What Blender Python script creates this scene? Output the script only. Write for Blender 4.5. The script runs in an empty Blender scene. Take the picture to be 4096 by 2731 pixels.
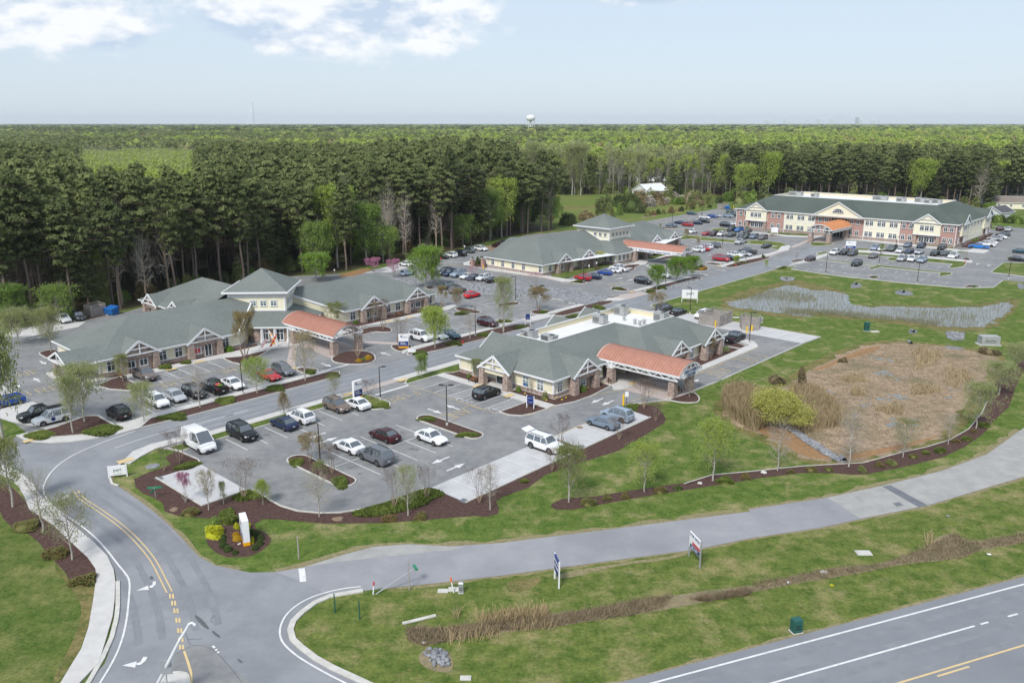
import bpy, bmesh, math, random
import numpy as np
from mathutils import Vector, Matrix
random.seed(7); rng = np.random.default_rng(7)
sc = bpy.context.scene
COL = sc.collection
R = math.radians
CH = 39.0; FPX = 3250.0; CX = 2048.0; CY = 1365.5; YH = 492.0
PITCH = math.atan((CY - YH) / FPX)
cd = bpy.data.cameras.new('camera'); cam = bpy.data.objects.new('camera', cd); COL.objects.link(cam)
cam.location = (0, 0, CH); cam.rotation_euler = (R(90) - PITCH, 0, 0)
cd.sensor_width = 36; cd.lens = FPX / 4096 * 36; cd.clip_start = 1; cd.clip_end = 60000
sc.camera = cam
sc.view_settings.view_transform = 'Standard'; sc.view_settings.look = 'None'
sc.view_settings.gamma = 1; sc.view_settings.use_curve_mapping = False
sc.view_settings.exposure = 1.16
SUN_EL = R(48); SUN_AZ = R(205)      # azimuth clockwise from +Y; behind the camera, a little left
sd = bpy.data.lights.new('sun', 'SUN'); so = bpy.data.objects.new('sun', sd); COL.objects.link(so)
sd.energy = 1.75; sd.angle = R(14); sd.color = (1, .96, .9)
dv = Vector((math.sin(SUN_AZ) * math.cos(SUN_EL), math.cos(SUN_AZ) * math.cos(SUN_EL), math.sin(SUN_EL)))
so.rotation_euler = dv.to_track_quat('Z', 'Y').to_euler(); so.location = (0, 0, 60)
W = bpy.data.worlds.new('World'); sc.world = W; W.use_nodes = True
nt = W.node_tree; nt.nodes.clear(); N = nt.nodes.new; LK = nt.links.new
def mth(op, a, b=None, c=None, clamp=False, tree=None):
 t = tree or nt
 n = t.nodes.new('ShaderNodeMath'); n.operation = op; n.use_clamp = clamp
 for i, v in enumerate((a, b, c)):
  if v is None: continue
  if isinstance(v, (int, float)): n.inputs[i].default_value = v
  else: t.links.new(v, n.inputs[i])
 return n.outputs[0]
out = N('ShaderNodeOutputWorld'); bg = N('ShaderNodeBackground'); bg.inputs[1].default_value = .12
sky = N('ShaderNodeTexSky'); sky.sky_type = 'NISHITA'; sky.sun_disc = False
sky.sun_elevation = SUN_EL; sky.sun_rotation = SUN_AZ; sky.air_density = 1.0; sky.dust_density = 1.0; sky.ozone_density = 2.0
tc = N('ShaderNodeTexCoord'); sx = N('ShaderNodeSeparateXYZ'); LK(tc.outputs['Generated'], sx.inputs[0])
veil = N('ShaderNodeMix'); veil.data_type = 'RGBA'; veil.inputs[0].default_value = .88
LK(sky.outputs[0], veil.inputs[6]); veil.inputs[7].default_value = (2.3, 2.66, 3.08, 1)
az = mth('ARCTAN2', sx.outputs[0], sx.outputs[1]); el = sx.outputs[2]
cv = N('ShaderNodeCombineXYZ'); LK(mth('MULTIPLY', az, 6.5), cv.inputs[0]); LK(mth('MULTIPLY', el, 13.0), cv.inputs[1])
cn = N('ShaderNodeTexNoise'); cn.inputs['Scale'].default_value = 1.15; cn.inputs['Detail'].default_value = 9; cn.inputs['Roughness'].default_value = .58
cn.inputs['Distortion'].default_value = .15
LK(cv.outputs[0], cn.inputs['Vector'])
def bump1(x, c, w):
 return mth('SUBTRACT', 1.0, mth('POWER', mth('DIVIDE', mth('SUBTRACT', x, c), w), 2.0), clamp=True)
b1 = mth('MULTIPLY', bump1(az, -.175, .21), bump1(el, .115, .062))
b2 = mth('MULTIPLY', bump1(az, -.52, .17), bump1(el, .108, .055))
b3 = mth('MULTIPLY', bump1(az, .14, .11), bump1(el, .15, .035))
bb = mth('ADD', mth('ADD', b1, b2), b3)
hi = mth('MULTIPLY', mth('SUBTRACT', el, .16), 4.0, clamp=True)
th = mth('ADD', mth('MULTIPLY', bb, .47), mth('ADD', cn.outputs[0], mth('MULTIPLY', hi, .12)))
mask = N('ShaderNodeMapRange'); mask.interpolation_type = 'SMOOTHSTEP'; LK(th, mask.inputs[0])
mask.inputs[1].default_value = .68; mask.inputs[2].default_value = .83
cn2 = N('ShaderNodeTexNoise'); cn2.inputs['Scale'].default_value = 1.15; cn2.inputs['Detail'].default_value = 6
cv2 = N('ShaderNodeCombineXYZ'); LK(mth('MULTIPLY', az, 6.5), cv2.inputs[0]); LK(mth('ADD', mth('MULTIPLY', el, 13.0), .16), cv2.inputs[1])
LK(cv2.outputs[0], cn2.inputs['Vector'])
shade = N('ShaderNodeMapRange'); LK(mth('SUBTRACT', cn.outputs[0], cn2.outputs[0]), shade.inputs[0])
shade.inputs[1].default_value = -.07; shade.inputs[2].default_value = .05
cc = N('ShaderNodeMix'); cc.data_type = 'RGBA'; LK(shade.outputs[0], cc.inputs[0])
cc.inputs[6].default_value = (2.15, 2.6, 3.25, 1); cc.inputs[7].default_value = (3.9, 3.92, 4.0, 1)
fin = N('ShaderNodeMix'); fin.data_type = 'RGBA'; LK(mth('MULTIPLY', mask.outputs[0], .85), fin.inputs[0])
LK(veil.outputs[2], fin.inputs[6]); LK(cc.outputs[2], fin.inputs[7])
LK(fin.outputs[2], bg.inputs[0]); LK(bg.outputs[0], out.inputs[0])
S = {'B':(0,1000,2.24),'C':(900,1000,2.24),'D':(1800,1000,2.24),'E':(2700,1000,3.1357),'G':(2800,700,1.8148),'H':(1800,750,2.352),
     'I':(0,1500,2.24),'J':(900,1500,2.24),'K':(1800,1500,2.24),'L':(2700,1200,1.6848),'M':(0,2000,2.145),'N':(1000,2050,2.302),
     'O':(2000,2050,2.302),'Q':(3000,2050,2.146),'F':(0,0,.57422),'S':(0,0,1),'a':(180,1180,3.92),'b':(560,1050,3.36),
     'c':(1900,840,3.92),'d':(2350,840,4.704),'e':(2880,740,3.92),'f':(3440,740,3.5854),'g':(1560,940,3.92),'h':(2560,800,4.9)}
cp, sp = math.cos(PITCH), math.sin(PITCH)
def ray(c, x, y):
 ox, oy, s = S[c]; px = ox + x / s; py = oy + y / s
 u = (px - CX) / FPX; v = -(py - CY) / FPX
 return Vector((u, cp + v * sp, -sp + v * cp))
def at(c, x, y, z=0.0):
 d = ray(c, x, y); t = (z - CH) / d.z
 return Vector((d.x * t, d.y * t, z))
ANG = R(-42.5); ca, sa = math.cos(ANG), math.sin(ANG)
def Wd(u, v, z=0.0): return Vector((u * ca - v * sa, u * sa + v * ca, z))
def UVof(p): return (p.x * ca + p.y * sa, -p.x * sa + p.y * ca)
def onwall(c, x, y, axis, const):
 "where a sight line meets the campus wall u=const or v=const -> (other coordinate, z)"
 d = ray(c, x, y); du, dvv = UVof(d)
 t = const / (du if axis == 'u' else dvv)
 return ((dvv if axis == 'u' else du) * t, CH + d.z * t)
def hgt(c, x, yb, yt):
 "height of an upright thing from its base and top in a crop"
 b = at(c, x, yb); d = ray(c, x, yt); t = b.y / d.y
 return max(.2, CH + d.z * t)
def mpp(c, x, y):
 "metres per crop pixel at that ground point"
 return (at(c, x + 1, y) - at(c, x, y)).length
MT = {}
def M(name, c1, c2=None, scale=5.0, rough=.85, bump=0.0, bscale=None, metal=0.0, detail=6, lo=.35, hi=.65, spec=.3, coords='pos', c3=None, s3=.1, lo3=.45, hi3=.65, trans=0.0):
 m = bpy.data.materials.new(name); m.use_nodes = True; t = m.node_tree; b = t.nodes['Principled BSDF']
 b.inputs['Roughness'].default_value = rough; b.inputs['Metallic'].default_value = metal
 b.inputs['Specular IOR Level'].default_value = spec
 b.inputs['Base Color'].default_value = (*c1, 1); MT[name] = m
 if trans: b.inputs['Transmission Weight'].default_value = 0
 if c2 is None and not bump: return m
 g = t.nodes.new('ShaderNodeNewGeometry'); src = g.outputs['Position']
 if coords == 'obj':
  q = t.nodes.new('ShaderNodeTexCoord'); src = q.outputs['Object']
 n = t.nodes.new('ShaderNodeTexNoise'); n.inputs['Scale'].default_value = scale; n.inputs['Detail'].default_value = detail
 n.inputs['Roughness'].default_value = .65
 t.links.new(src, n.inputs['Vector'])
 if c2 is not None:
  mr = t.nodes.new('ShaderNodeMapRange'); t.links.new(n.outputs[0], mr.inputs[0]); mr.inputs[1].default_value = lo; mr.inputs[2].default_value = hi
  mx = t.nodes.new('ShaderNodeMix'); mx.data_type = 'RGBA'; t.links.new(mr.outputs[0], mx.inputs[0])
  mx.inputs[6].default_value = (*c1, 1); mx.inputs[7].default_value = (*c2, 1); res = mx.outputs[2]
  if c3 is not None:
   n3 = t.nodes.new('ShaderNodeTexNoise'); n3.inputs['Scale'].default_value = s3; n3.inputs['Detail'].default_value = 8; n3.inputs['Roughness'].default_value = .7
   t.links.new(src, n3.inputs['Vector'])
   r3 = t.nodes.new('ShaderNodeMapRange'); t.links.new(n3.outputs[0], r3.inputs[0]); r3.inputs[1].default_value = lo3; r3.inputs[2].default_value = hi3
   m3 = t.nodes.new('ShaderNodeMix'); m3.data_type = 'RGBA'; t.links.new(r3.outputs[0], m3.inputs[0]); t.links.new(res, m3.inputs[6]); m3.inputs[7].default_value = (*c3, 1); res = m3.outputs[2]
  t.links.new(res, b.inputs['Base Color'])
 if bump:
  bn = n
  if bscale:
   bn = t.nodes.new('ShaderNodeTexNoise'); bn.inputs['Scale'].default_value = bscale; bn.inputs['Detail'].default_value = 4; t.links.new(src, bn.inputs['Vector'])
  bp = t.nodes.new('ShaderNodeBump'); bp.inputs['Strength'].default_value = bump; bp.inputs['Distance'].default_value = .1
  t.links.new(bn.outputs[0], bp.inputs['Height']); t.links.new(bp.outputs[0], b.inputs['Normal'])
 return m
GR1, GR2, STR = (.060, .105, .020), (.115, .145, .035), (.25, .20, .095)
def grass_mat(name, g1, g2, straw, lo3, hi3, s3, scale=.8):
 m = M(name, g1, g2, scale=scale, rough=.95, bump=.7, bscale=2.2, lo=.36, hi=.62, spec=.05, c3=straw, s3=s3, lo3=lo3, hi3=hi3, detail=9)
 t = m.node_tree; b = t.nodes['Principled BSDF']; src = b.inputs['Base Color'].links[0].from_socket
 n = t.nodes.new('ShaderNodeTexNoise'); n.inputs['Scale'].default_value = 3.5; n.inputs['Detail'].default_value = 6; n.inputs['Roughness'].default_value = .8
 g = t.nodes.new('ShaderNodeNewGeometry'); t.links.new(g.outputs['Position'], n.inputs['Vector'])
 mr = t.nodes.new('ShaderNodeMapRange'); t.links.new(n.outputs[0], mr.inputs[0]); mr.inputs[1].default_value = .3; mr.inputs[2].default_value = .7; mr.inputs[3].default_value = .55; mr.inputs[4].default_value = 1.45
 mx = t.nodes.new('ShaderNodeVectorMath'); mx.operation = 'SCALE'; t.links.new(src, mx.inputs[0]); t.links.new(mr.outputs[0], mx.inputs['Scale'])
 t.links.new(mx.outputs[0], b.inputs['Base Color']); return m
grass_mat('grass', (.055, .10, .019), (.115, .155, .038), (.25, .225, .11), .50, .68, .24)
grass_mat('verge_grass', (.060, .098, .020), (.13, .158, .042), (.24, .21, .10), .49, .68, .28)
grass_mat('lawn', (.052, .092, .020), (.10, .132, .033), (.18, .18, .07), .46, .70, .3)
grass_mat('dry_grass', (.13, .12, .045), (.20, .165, .075), (.085, .105, .03), .48, .62, .3)
grass_mat('field_grass', (.085, .14, .03), (.14, .175, .05), (.17, .165, .06), .45, .62, .03)
grass_mat('basin_soil', (.215, .155, .11), (.345, .265, .185), (.16, .14, .085), .46, .66, .16, scale=.9)
M('basin_rust', (.30, .17, .08), (.22, .13, .065), scale=1.5, bump=.6, bscale=3)
M('straw_edge', (.26, .22, .13), (.15, .14, .06), scale=2.2, bump=.6, bscale=4)
M('scrub_soil', (.17, .14, .085), (.24, .20, .12), scale=1.5, bump=.6, bscale=4, c3=(.09,.10,.035), s3=.35, lo3=.5, hi3=.65)
M('bare_soil', (.27, .20, .14), (.17, .12, .08), scale=.6, bump=.5, bscale=2)
M('forest_floor', (.085, .06, .035), (.05, .055, .02), scale=.6, bump=.6, bscale=2)
M('asphalt_road', (.205, .215, .235), (.25, .258, .275), scale=.25, rough=.9, detail=10, bump=.15, bscale=9, c3=(.165, .172, .19), s3=.12, lo3=.48, hi3=.75)
M('asphalt_lot', (.155, .16, .168), (.215, .218, .222), scale=.8, rough=.92, detail=12, bump=.3, bscale=9, c3=(.27, .27, .268), s3=.13, lo3=.46, hi3=.72)
M('asphalt_lane', (.235, .24, .262), (.285, .287, .305), scale=.3, rough=.92, detail=10, c3=(.20, .205, .225), s3=.08, lo3=.45, hi3=.7)
M('asphalt_old', (.34, .335, .325), (.27, .27, .265), scale=.6, rough=.95, detail=10, bump=.2, bscale=8)
M('asphalt_highway', (.175, .185, .205), (.215, .225, .245), scale=.12, rough=.88, detail=10, bump=.15, bscale=9)
M('asphalt_patch', (.12, .13, .15), (.15, .16, .175), scale=1)
M('tar', (.08, .083, .09), (.13, .135, .145), scale=2)
M('concrete', (.44, .43, .42), (.52, .51, .50), scale=.9, rough=.9, detail=8)
M('concrete_pad', (.40, .40, .41), (.47, .47, .48), scale=.5, rough=.9, detail=9, bump=.1, bscale=7)
M('kerb', (.42, .41, .38), (.54, .53, .50), scale=1.5, rough=.9)
M('pavers', (.36, .30, .28), (.43, .38, .36), scale=3, rough=.9)
M('mulch', (.060, .036, .032), (.105, .066, .058), scale=2.6, rough=1, bump=.9, bscale=6, spec=.05, detail=8)
M('gravel', (.11, .115, .13), (.24, .25, .265), scale=3.2, rough=.95, bump=.8, bscale=3, detail=3)
M('rock', (.13, .135, .15), (.29, .30, .32), scale=1.5, rough=.9)
M('paint_white', (.66, .66, .66), (.52, .52, .53), scale=2, rough=.7, detail=8)
M('paint_yellow', (.62, .46, .22), (.50, .40, .24), scale=2, rough=.7, detail=8)
M('paint_orange', (.64, .36, .10), (.56, .34, .14), scale=2, rough=.7)
M('trim_white', (.68, .69, .71), rough=.5)
M('roof_membrane', (.60, .60, .60), (.68, .68, .68), scale=.4, rough=.7)
M('parapet_cream', (.62, .56, .40), rough=.7)
M('copper', (.34, .165, .12), (.40, .20, .15), scale=1.2, rough=.5, metal=0)
M('copper_orange', (.47, .20, .085), (.53, .25, .12), scale=1.2, rough=.5)
M('hvac', (.34, .35, .35), (.42, .43, .43), scale=2, rough=.5, metal=.3)
M('hvac_dark', (.05, .055, .06), rough=.5)
M('glass', (.03, .045, .05), rough=.08, spec=.7)
M('glass_blind', (.27, .31, .30), (.20, .24, .24), scale=2, rough=.25, spec=.6)
M('door_glass', (.025, .05, .05), rough=.06, spec=.8)
M('wood_brown', (.17, .075, .03), (.23, .11, .05), scale=3, rough=.6)
M('fence_wood', (.26, .235, .215), (.35, .32, .30), scale=1.2, rough=.9, bump=.2)
M('pole_bronze', (.055, .045, .04), rough=.45, metal=.3)
M('pole_black', (.02, .02, .022), rough=.45)
M('galv', (.42, .44, .46), rough=.4, metal=.5)
M('sign_white', (.72, .73, .75), rough=.4)
M('sign_blue', (.012, .035, .17), rough=.4)
M('sign_orange', (.80, .38, .01), rough=.4)
M('sign_green', (.02, .20, .11), rough=.4)
M('sign_red', (.5, .05, .06), rough=.4)
M('bollard_yellow', (.78, .50, .02), rough=.4)
M('dumpster_blue', (.01, .10, .33), (.02, .13, .38), scale=2, rough=.5)
M('utility_green', (.02, .09, .075), rough=.5)
M('plastic_orange', (.8, .17, .03), rough=.5)
M('hydrant_red', (.45, .03, .02), rough=.5)
M('number_dark', (.02, .05, .14), rough=.5)
M('flower_yellow', (.8, .55, .02), rough=.8)
M('car_glass', (.02, .03, .04), rough=.04, spec=1.0).node_tree.nodes['Principled BSDF'].inputs['IOR'].default_value = 2.1
M('asphalt_track', (.175, .184, .203), (.215, .224, .243), scale=.7, detail=10); M('asphalt_stain', (.11, .113, .12), (.165, .168, .175), scale=2.5, detail=8)
M('tyre', (.012, .012, .013), rough=.8)
M('rim', (.42, .43, .45), rough=.3, metal=.8)
M('rim_dark', (.06, .06, .065), rough=.35, metal=.6)
M('car_black', (.012, .012, .013), rough=.5)
M('lamp_lens', (.65, .68, .72), rough=.12, spec=.8)
M('tail_lens', (.35, .01, .012), rough=.15, spec=.7)
M('plate', (.6, .6, .62), rough=.5)
def paint():
 m = bpy.data.materials.new('car_paint'); m.use_nodes = True; t = m.node_tree; b = t.nodes['Principled BSDF']
 o = t.nodes.new('ShaderNodeObjectInfo'); t.links.new(o.outputs['Color'], b.inputs['Base Color'])
 b.inputs['Roughness'].default_value = .35; b.inputs['Metallic'].default_value = .1; b.inputs['Specular IOR Level'].default_value = .25
 b.inputs['Coat Weight'].default_value = .35; b.inputs['Coat Roughness'].default_value = .05
 MT['car_paint'] = m
paint()
def shingle(name, c1, c2, c3):
 m = M(name, c1, c2, scale=1.6, rough=.95, lo=.3, hi=.7, spec=.08, detail=10, c3=c3, s3=.12, lo3=.4, hi3=.75)
 t = m.node_tree; b = t.nodes['Principled BSDF']; src = b.inputs['Base Color'].links[0].from_socket
 g = t.nodes.new('ShaderNodeNewGeometry'); s3 = t.nodes.new('ShaderNodeSeparateXYZ'); t.links.new(g.outputs['Position'], s3.inputs[0])
 w = mth('FRACT', mth('MULTIPLY', s3.outputs[2], 14.0, tree=t), tree=t)
 n = t.nodes.new('ShaderNodeTexNoise'); n.inputs['Scale'].default_value = 5.0; n.inputs['Detail'].default_value = 5; t.links.new(g.outputs['Position'], n.inputs['Vector'])
 f = mth('ADD', mth('MULTIPLY', w, .14, tree=t), mth('MULTIPLY', n.outputs[0], .75, tree=t), tree=t)
 f = mth('ADD', f, .55, tree=t)
 mx = t.nodes.new('ShaderNodeVectorMath'); mx.operation = 'SCALE'; t.links.new(src, mx.inputs[0]); t.links.new(f, mx.inputs['Scale'])
 t.links.new(mx.outputs[0], b.inputs['Base Color'])
shingle('shingles', (.128, .146, .138), (.155, .172, .164), (.178, .195, .187))
shingle('shingles_green', (.070, .089, .079), (.088, .108, .097), (.10, .12, .109))
shingle('shingles_brown', (.16, .13, .11), (.20, .17, .15), (.22, .19, .17))
shingle('shingles_dark', (.07, .07, .08), (.09, .09, .10), (.10, .10, .11))
def siding(name, c):
 m = M(name, c, tuple(x * .93 for x in c), scale=.6, rough=.7)
 t = m.node_tree; b = t.nodes['Principled BSDF']
 g = t.nodes.new('ShaderNodeNewGeometry'); s3 = t.nodes.new('ShaderNodeSeparateXYZ'); t.links.new(g.outputs['Position'], s3.inputs[0])
 w = mth('FRACT', mth('MULTIPLY', s3.outputs[2], 6.0, tree=t), tree=t)
 bp = t.nodes.new('ShaderNodeBump'); bp.inputs['Strength'].default_value = .6; bp.inputs['Distance'].default_value = .03
 t.links.new(w, bp.inputs['Height']); t.links.new(bp.outputs[0], b.inputs['Normal'])
siding('siding_yellow', (.76, .71, .54)); siding('siding_cream', (.78, .74, .58)); siding('siding_white', (.66, .68, .70)); siding('siding_grey', (.38, .38, .37))
def stone(name, c1, c2, c3, sc_=(7, 7, 13)):
 m = bpy.data.materials.new(name); m.use_nodes = True; t = m.node_tree; b = t.nodes['Principled BSDF']; b.inputs['Roughness'].default_value = .9
 g = t.nodes.new('ShaderNodeNewGeometry'); mp = t.nodes.new('ShaderNodeMapping'); mp.inputs['Scale'].default_value = sc_
 t.links.new(g.outputs['Position'], mp.inputs[0]); v = t.nodes.new('ShaderNodeTexVoronoi'); v.inputs['Scale'].default_value = .55; t.links.new(mp.outputs[0], v.inputs['Vector'])
 cr = t.nodes.new('ShaderNodeValToRGB'); s = t.nodes.new('ShaderNodeSeparateColor'); t.links.new(v.outputs['Color'], s.inputs[0]); t.links.new(s.outputs[0], cr.inputs[0])
 cr.color_ramp.elements[0].color = (*c1, 1); cr.color_ramp.elements[1].color = (*c3, 1); e = cr.color_ramp.elements.new(.5); e.color = (*c2, 1)
 t.links.new(cr.outputs[0], b.inputs['Base Color'])
 bp = t.nodes.new('ShaderNodeBump'); bp.inputs['Strength'].default_value = .5; bp.inputs['Distance'].default_value = .05; t.links.new(v.outputs['Distance'], bp.inputs['Height']); t.links.new(bp.outputs[0], b.inputs['Normal'])
 MT[name] = m
stone('stone', (.20, .145, .125), (.31, .235, .20), (.42, .34, .305)); stone('brick', (.31, .165, .14), (.40, .24, .205), (.45, .30, .265), (9, 9, 22));
def leafm(name, c1, c2, rough=.8, wob=.35, scale=.9, tl=.25):
 m = bpy.data.materials.new(name); m.use_nodes = True; t = m.node_tree; b = t.nodes['Principled BSDF']
 b.inputs['Roughness'].default_value = rough; b.inputs['Specular IOR Level'].default_value = .1
 oi = t.nodes.new('ShaderNodeObjectInfo'); g = t.nodes.new('ShaderNodeNewGeometry')
 n = t.nodes.new('ShaderNodeTexNoise'); n.inputs['Scale'].default_value = scale; n.inputs['Detail'].default_value = 3; t.links.new(g.outputs['Position'], n.inputs['Vector'])
 f = mth('ADD', mth('MULTIPLY', mth('SUBTRACT', n.outputs[0], .5, tree=t), 1.9, tree=t), mth('ADD', mth('MULTIPLY', mth('SUBTRACT', oi.outputs['Random'], .5, tree=t), wob * 2, tree=t), .5, tree=t), clamp=True, tree=t)
 mx = t.nodes.new('ShaderNodeMix'); mx.data_type = 'RGBA'; t.links.new(f, mx.inputs[0]); mx.inputs[6].default_value = (*c1, 1); mx.inputs[7].default_value = (*c2, 1)
 t.links.new(mx.outputs[2], b.inputs['Base Color'])
 tr = t.nodes.new('ShaderNodeBsdfTranslucent'); t.links.new(mx.outputs[2], tr.inputs[0]); ms = t.nodes.new('ShaderNodeMixShader'); ms.inputs[0].default_value = tl
 o = t.nodes['Material Output']; t.links.new(b.outputs[0], ms.inputs[1]); t.links.new(tr.outputs[0], ms.inputs[2]); t.links.new(ms.outputs[0], o.inputs[0]); MT[name] = m
leafm('pine', (.095, .122, .05), (.215, .25, .10), tl=.4, scale=.22, wob=.45); leafm('lime_leaf', (.27, .36, .07), (.38, .46, .11), tl=.42, scale=.3); leafm('green_leaf', (.15, .24, .05), (.25, .34, .085), tl=.4, scale=.3)
leafm('bright_leaf', (.12, .22, .025), (.19, .30, .05)); leafm('pale_leaf', (.28, .32, .13), (.37, .40, .19), tl=.4); leafm('tan_leaf', (.26, .21, .12), (.34, .28, .15))
leafm('yellow_leaf', (.40, .40, .10), (.50, .50, .17), tl=.4); leafm('brown_leaf', (.20, .15, .075), (.27, .22, .10)); leafm('gold_shrub', (.42, .25, .02), (.55, .38, .04)); leafm('lime_shrub', (.38, .38, .02), (.50, .52, .04))
leafm('pink_leaf', (.42, .17, .28), (.52, .26, .36)); leafm('seed', (.10, .055, .045), (.15, .09, .07)); leafm('juniper', (.09, .125, .028), (.16, .20, .045), scale=2); leafm('box_shrub', (.06, .095, .028), (.10, .14, .045), scale=2)
leafm('rust_shrub', (.19, .13, .06), (.15, .17, .055), scale=2); leafm('olive_leaf', (.21, .24, .085), (.30, .325, .13), tl=.4); leafm('reed', (.30, .235, .14), (.40, .32, .20), tl=.1); leafm('gold_reed', (.38, .29, .16), (.48, .38, .23), tl=.2)
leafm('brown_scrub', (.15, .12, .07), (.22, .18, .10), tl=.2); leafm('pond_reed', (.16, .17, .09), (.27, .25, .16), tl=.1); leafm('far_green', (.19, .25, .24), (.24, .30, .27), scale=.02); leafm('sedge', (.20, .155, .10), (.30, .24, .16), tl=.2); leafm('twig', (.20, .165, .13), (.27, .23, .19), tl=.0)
leafm('grey_twig', (.30, .265, .23), (.42, .38, .33), tl=0)
M('bark', (.26, .24, .22), (.36, .34, .32), scale=4, rough=.95); M('pine_bark', (.20, .15, .13), (.13, .10, .085), scale=3, rough=.95); M('pale_bark', (.40, .38, .34), (.30, .28, .25), scale=4, rough=.95); M('tan_bark', (.33, .25, .18), (.25, .19, .14), scale=4, rough=.95)
def watermat():
 m = bpy.data.materials.new('pond_water'); m.use_nodes = True; t = m.node_tree; b = t.nodes['Principled BSDF']
 b.inputs['Base Color'].default_value = (.15, .15, .14, 1); b.inputs['Roughness'].default_value = .12; b.inputs['Specular IOR Level'].default_value = 1.0; b.inputs['IOR'].default_value = 1.6
 n = t.nodes.new('ShaderNodeTexNoise'); n.inputs['Scale'].default_value = 1.3; g = t.nodes.new('ShaderNodeNewGeometry'); t.links.new(g.outputs['Position'], n.inputs['Vector'])
 bp = t.nodes.new('ShaderNodeBump'); bp.inputs['Strength'].default_value = .25; bp.inputs['Distance'].default_value = .05; t.links.new(n.outputs[0], bp.inputs['Height']); t.links.new(bp.outputs[0], b.inputs['Normal'])
 MT['pond_water'] = m
watermat()
class MB:
 def __init__(s, o=(0, 0)): s.v = []; s.f = []; s.m = []; s.o = o; s.mats = []
 def mi(s, mat):
  if mat not in s.mats: s.mats.append(mat)
  return s.mats.index(mat)
 def add(s, vs, fs, mat):
  b = len(s.v); k = s.mi(mat)
  s.v += [(p[0] - s.o[0], p[1] - s.o[1], p[2]) for p in vs]
  for f in fs: s.f.append([i + b for i in f]); s.m.append(k)
 def box(s, x0, y0, z0, x1, y1, z1, mat):
  vs = [(x0, y0, z0), (x1, y0, z0), (x1, y1, z0), (x0, y1, z0), (x0, y0, z1), (x1, y0, z1), (x1, y1, z1), (x0, y1, z1)]
  s.add(vs, [(0, 3, 2, 1), (4, 5, 6, 7), (0, 1, 5, 4), (1, 2, 6, 5), (2, 3, 7, 6), (3, 0, 4, 7)], mat)
 def tbox(s, cx, cy, z0, z1, w0, w1, mat, d0=None, d1=None):
  d0 = d0 or w0; d1 = d1 or w1
  vs = [(cx + sx * w / 2, cy + sy * d / 2, z) for z, w, d in ((z0, w0, d0), (z1, w1, d1)) for sx, sy in ((-1, -1), (1, -1), (1, 1), (-1, 1))]
  s.add(vs, [(0, 3, 2, 1), (4, 5, 6, 7), (0, 1, 5, 4), (1, 2, 6, 5), (2, 3, 7, 6), (3, 0, 4, 7)], mat)
 def prism(s, pts, z0, z1, mat, top=None, bottom=True):
  n = len(pts)
  s.add([(p[0], p[1], z0) for p in pts] + [(p[0], p[1], z1) for p in pts], [(i, (i + 1) % n, (i + 1) % n + n, i + n) for i in range(n)], mat)
  s.add([(p[0], p[1], z1) for p in pts], [tuple(range(n))], top or mat)
  if bottom: s.add([(p[0], p[1], z0) for p in pts], [tuple(reversed(range(n)))], mat)
 def poly(s, pts, mat): s.add(pts, [tuple(range(len(pts)))], mat)
 def beam(s, a, b, w, h, mat, up=(0, 0, 1)):
  a = Vector(a); b = Vector(b); d = (b - a).normalized(); up = Vector(up)
  if abs(d.dot(up)) > .98: up = Vector((1, 0, 0))
  r = d.cross(up).normalized(); q = r.cross(d).normalized()
  vs = [p + r * (i * w / 2) + q * (j * h / 2) for p in (a, b) for i, j in ((-1, -1), (1, -1), (1, 1), (-1, 1))]
  s.add(vs, [(0, 1, 2, 3), (7, 6, 5, 4), (0, 4, 5, 1), (1, 5, 6, 2), (2, 6, 7, 3), (3, 7, 4, 0)], mat)
 def tube(s, pts, rs, mat, n=6, cap=True):
  rings = []
  for i, p in enumerate(pts):
   p = Vector(p); d = (Vector(pts[min(i + 1, len(pts) - 1)]) - Vector(pts[max(i - 1, 0)])).normalized()
   a = Vector((0, 0, 1)) if abs(d.z) < .9 else Vector((1, 0, 0)); r = d.cross(a).normalized(); q = d.cross(r)
   rings += [p + (r * math.cos(k * 2 * math.pi / n) + q * math.sin(k * 2 * math.pi / n)) * rs[i] for k in range(n)]
  fs = [(i * n + k, i * n + (k + 1) % n, (i + 1) * n + (k + 1) % n, (i + 1) * n + k) for i in range(len(pts) - 1) for k in range(n)]
  if cap: fs += [tuple(range(n)), tuple(range(len(rings) - n, len(rings)))]
  s.add(rings, fs, mat)
 def mesh(s, name, smooth=False):
  me = bpy.data.meshes.new(name); me.from_pydata([tuple(p) for p in s.v], [], s.f)
  for m in s.mats: me.materials.append(MT[m])
  me.polygons.foreach_set('material_index', s.m)
  if smooth: me.polygons.foreach_set('use_smooth', [True] * len(s.f))
  me.update(); return me
 def build(s, name, parent=None, smooth=False, label=None):
  o = bpy.data.objects.new(name, s.mesh(name, smooth)); COL.objects.link(o)
  if parent: o.parent = parent
  if label: o['label'] = label
  return o
def mknp(name, V, Fa, mats, midx=None, smooth=False):
 me = bpy.data.meshes.new(name); k = Fa.shape[1]; n = len(Fa)
 me.vertices.add(len(V)); me.vertices.foreach_set('co', V.astype(np.float32).ravel())
 me.loops.add(n * k); me.loops.foreach_set('vertex_index', Fa.astype(np.int32).ravel())
 me.polygons.add(n); me.polygons.foreach_set('loop_start', np.arange(0, n * k, k, dtype=np.int32)); me.polygons.foreach_set('loop_total', np.full(n, k, dtype=np.int32))
 for m in mats: me.materials.append(MT[m])
 if midx is not None: me.polygons.foreach_set('material_index', midx.astype(np.int32))
 if smooth: me.polygons.foreach_set('use_smooth', np.ones(n, dtype=bool))
 me.update(calc_edges=True); me.validate(); return me
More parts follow.
